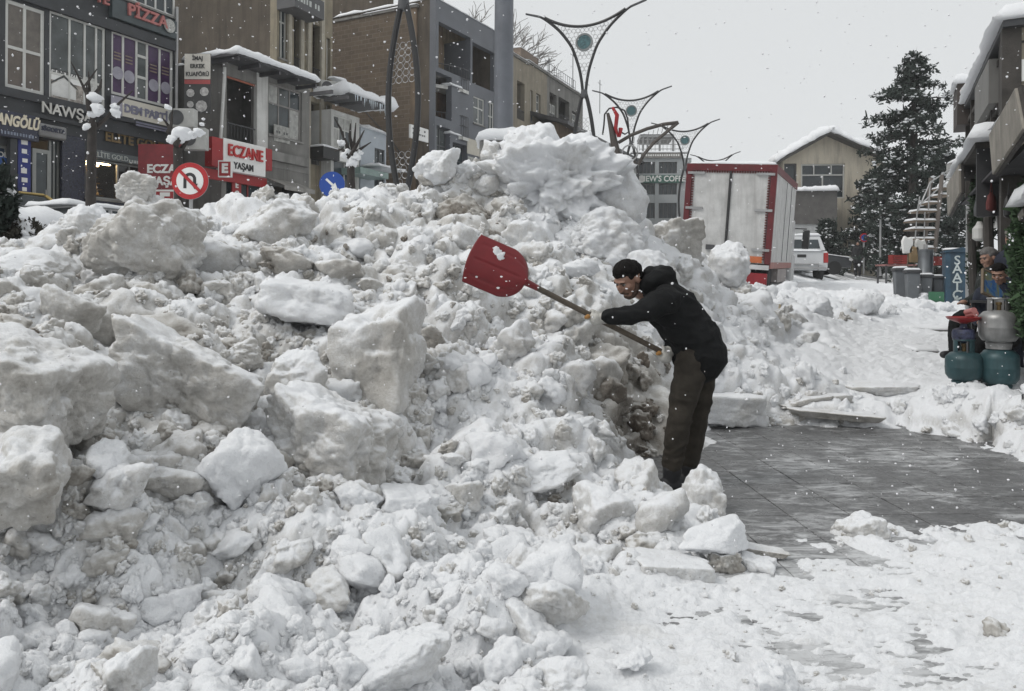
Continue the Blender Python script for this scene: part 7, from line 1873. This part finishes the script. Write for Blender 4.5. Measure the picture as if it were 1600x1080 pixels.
    # goods hung up under the awning
    for i, (u, v, Y, w, h_, mt, lb) in enumerate(((1532, 300, 10.6, .10, .30, DKGREY, 'dark bag hanging from the awning beside the leafy plant'), (1548, 296, 10.2, .08, .24, M('faded_red_bag', (.12, .03, .028), .8), 'faded red bag hanging under the awning'), (1575, 300, 9.2, .09, .26, BLACK, 'black bag hanging above the seated people'), (1588, 312, 8.9, .07, .2, M('olive_bag', (.07, .07, .04), .8), 'olive bag hanging next to the cypress'))):
        q = P(u, v, Y); rt = thing('hanging_bag', lb, 'bag', (q.x, q.y, q.z), R(20 * i), group='goods hung under the awning')
        MB().lathe([(w * .5, -h_), (w * .95, -h_ * .92), (w, -h_ * .6), (w * .7, -h_ * .2), (w * .2, 0)], 10).build('bag', mt, rt, smooth_=True).scale = (1, .55, 1)
        MB().tube([(-w * .3, 0, -.02), (0, 0, .14), (w * .3, 0, -.02)], .006, 5).build('strap', mt, rt)
    # kerb steps of the walkway
    for i, (u, v, Y, w, lb) in enumerate(((1452, 493, 16.5, 1.3, 'upper snowy stone step of the walkway'), (1462, 510, 14.2, .9, 'middle snowy stone step of the walkway'), (1450, 543, 11.2, .32, 'lower snowy stone kerb end on the walkway'))):
        q = P(u, v, Y); rt = thing('stone_step', lb, 'step', (q.x, q.y, q.z - .12), R(-5), group='steps of the walkway')
        BX('riser', CONC, rt, -w / 2, w / 2, 0, 2.2, -.3, .1, bevel=.01); snow_slab('step_snow', rt, -w / 2 + .02, w / 2, -.0, 2.2, .1, .05, nx=24, ny=20, seed=180 + i)
small_stuff()

# ------------------------------------------------------------------ falling snow
def flakes():
    r_ = np.random.default_rng(77); d_, f_ = ico(1); vs, fs, o = [], [], 0
    n = 0
    while n < 4600:
        k = r_.uniform(-.7, .7); Y = float(r_.uniform(1.0, 4.9) ** 2) * 1.05
        if Y < 2.0: continue
        v = r_.uniform(-40, 900); c = np.array([k * Y, Y, CAM_Z + (HOR - v) / F_PX * Y])
        if c[2] < .1: continue
        s = min(.0027 * math.exp(r_.normal(0, .5)), .001 * Y + .0004)
        q = d_ * s * r_.uniform(.5, 1.7, 3) * (1 + .6 * perlin(d_ * 1.7 + n))[:, None]
        vs.append(q + c); fs.append(f_ + o); o += len(q); n += 1
    me = mesh_np('snowflakes', np.concatenate(vs), np.concatenate(fs)); me.shade_smooth()
    m, nt, b = new_mat('snowflake'); b.inputs['Base Color'].default_value = (.88, .88, .9, 1); b.inputs['Roughness'].default_value = .8; b.inputs['Alpha'].default_value = .85
    tag(link('snowflakes', me, m), 'snowflakes falling through the air', 'snow', kind='stuff')
flakes()
HAZE = 0.0008
def haze(density):
    o = MB().box(-94, 114, -32, 154, -2, 27).build('haze', None)
    m = bpy.data.materials.new('snowy_air'); m.use_nodes = True; nt = m.node_tree; nt.nodes.clear()
    v = nt.nodes.new('ShaderNodeVolumePrincipled'); v.inputs['Color'].default_value = (.985, .99, .995, 1); v.inputs['Density'].default_value = density; v.inputs['Anisotropy'].default_value = .2
    out = nt.nodes.new('ShaderNodeOutputMaterial'); nt.links.new(v.outputs[0], out.inputs[1])
    o.data.materials.append(m); tag(o, 'pale snowy air between the far houses', 'haze', kind='stuff')
if HAZE: haze(HAZE)
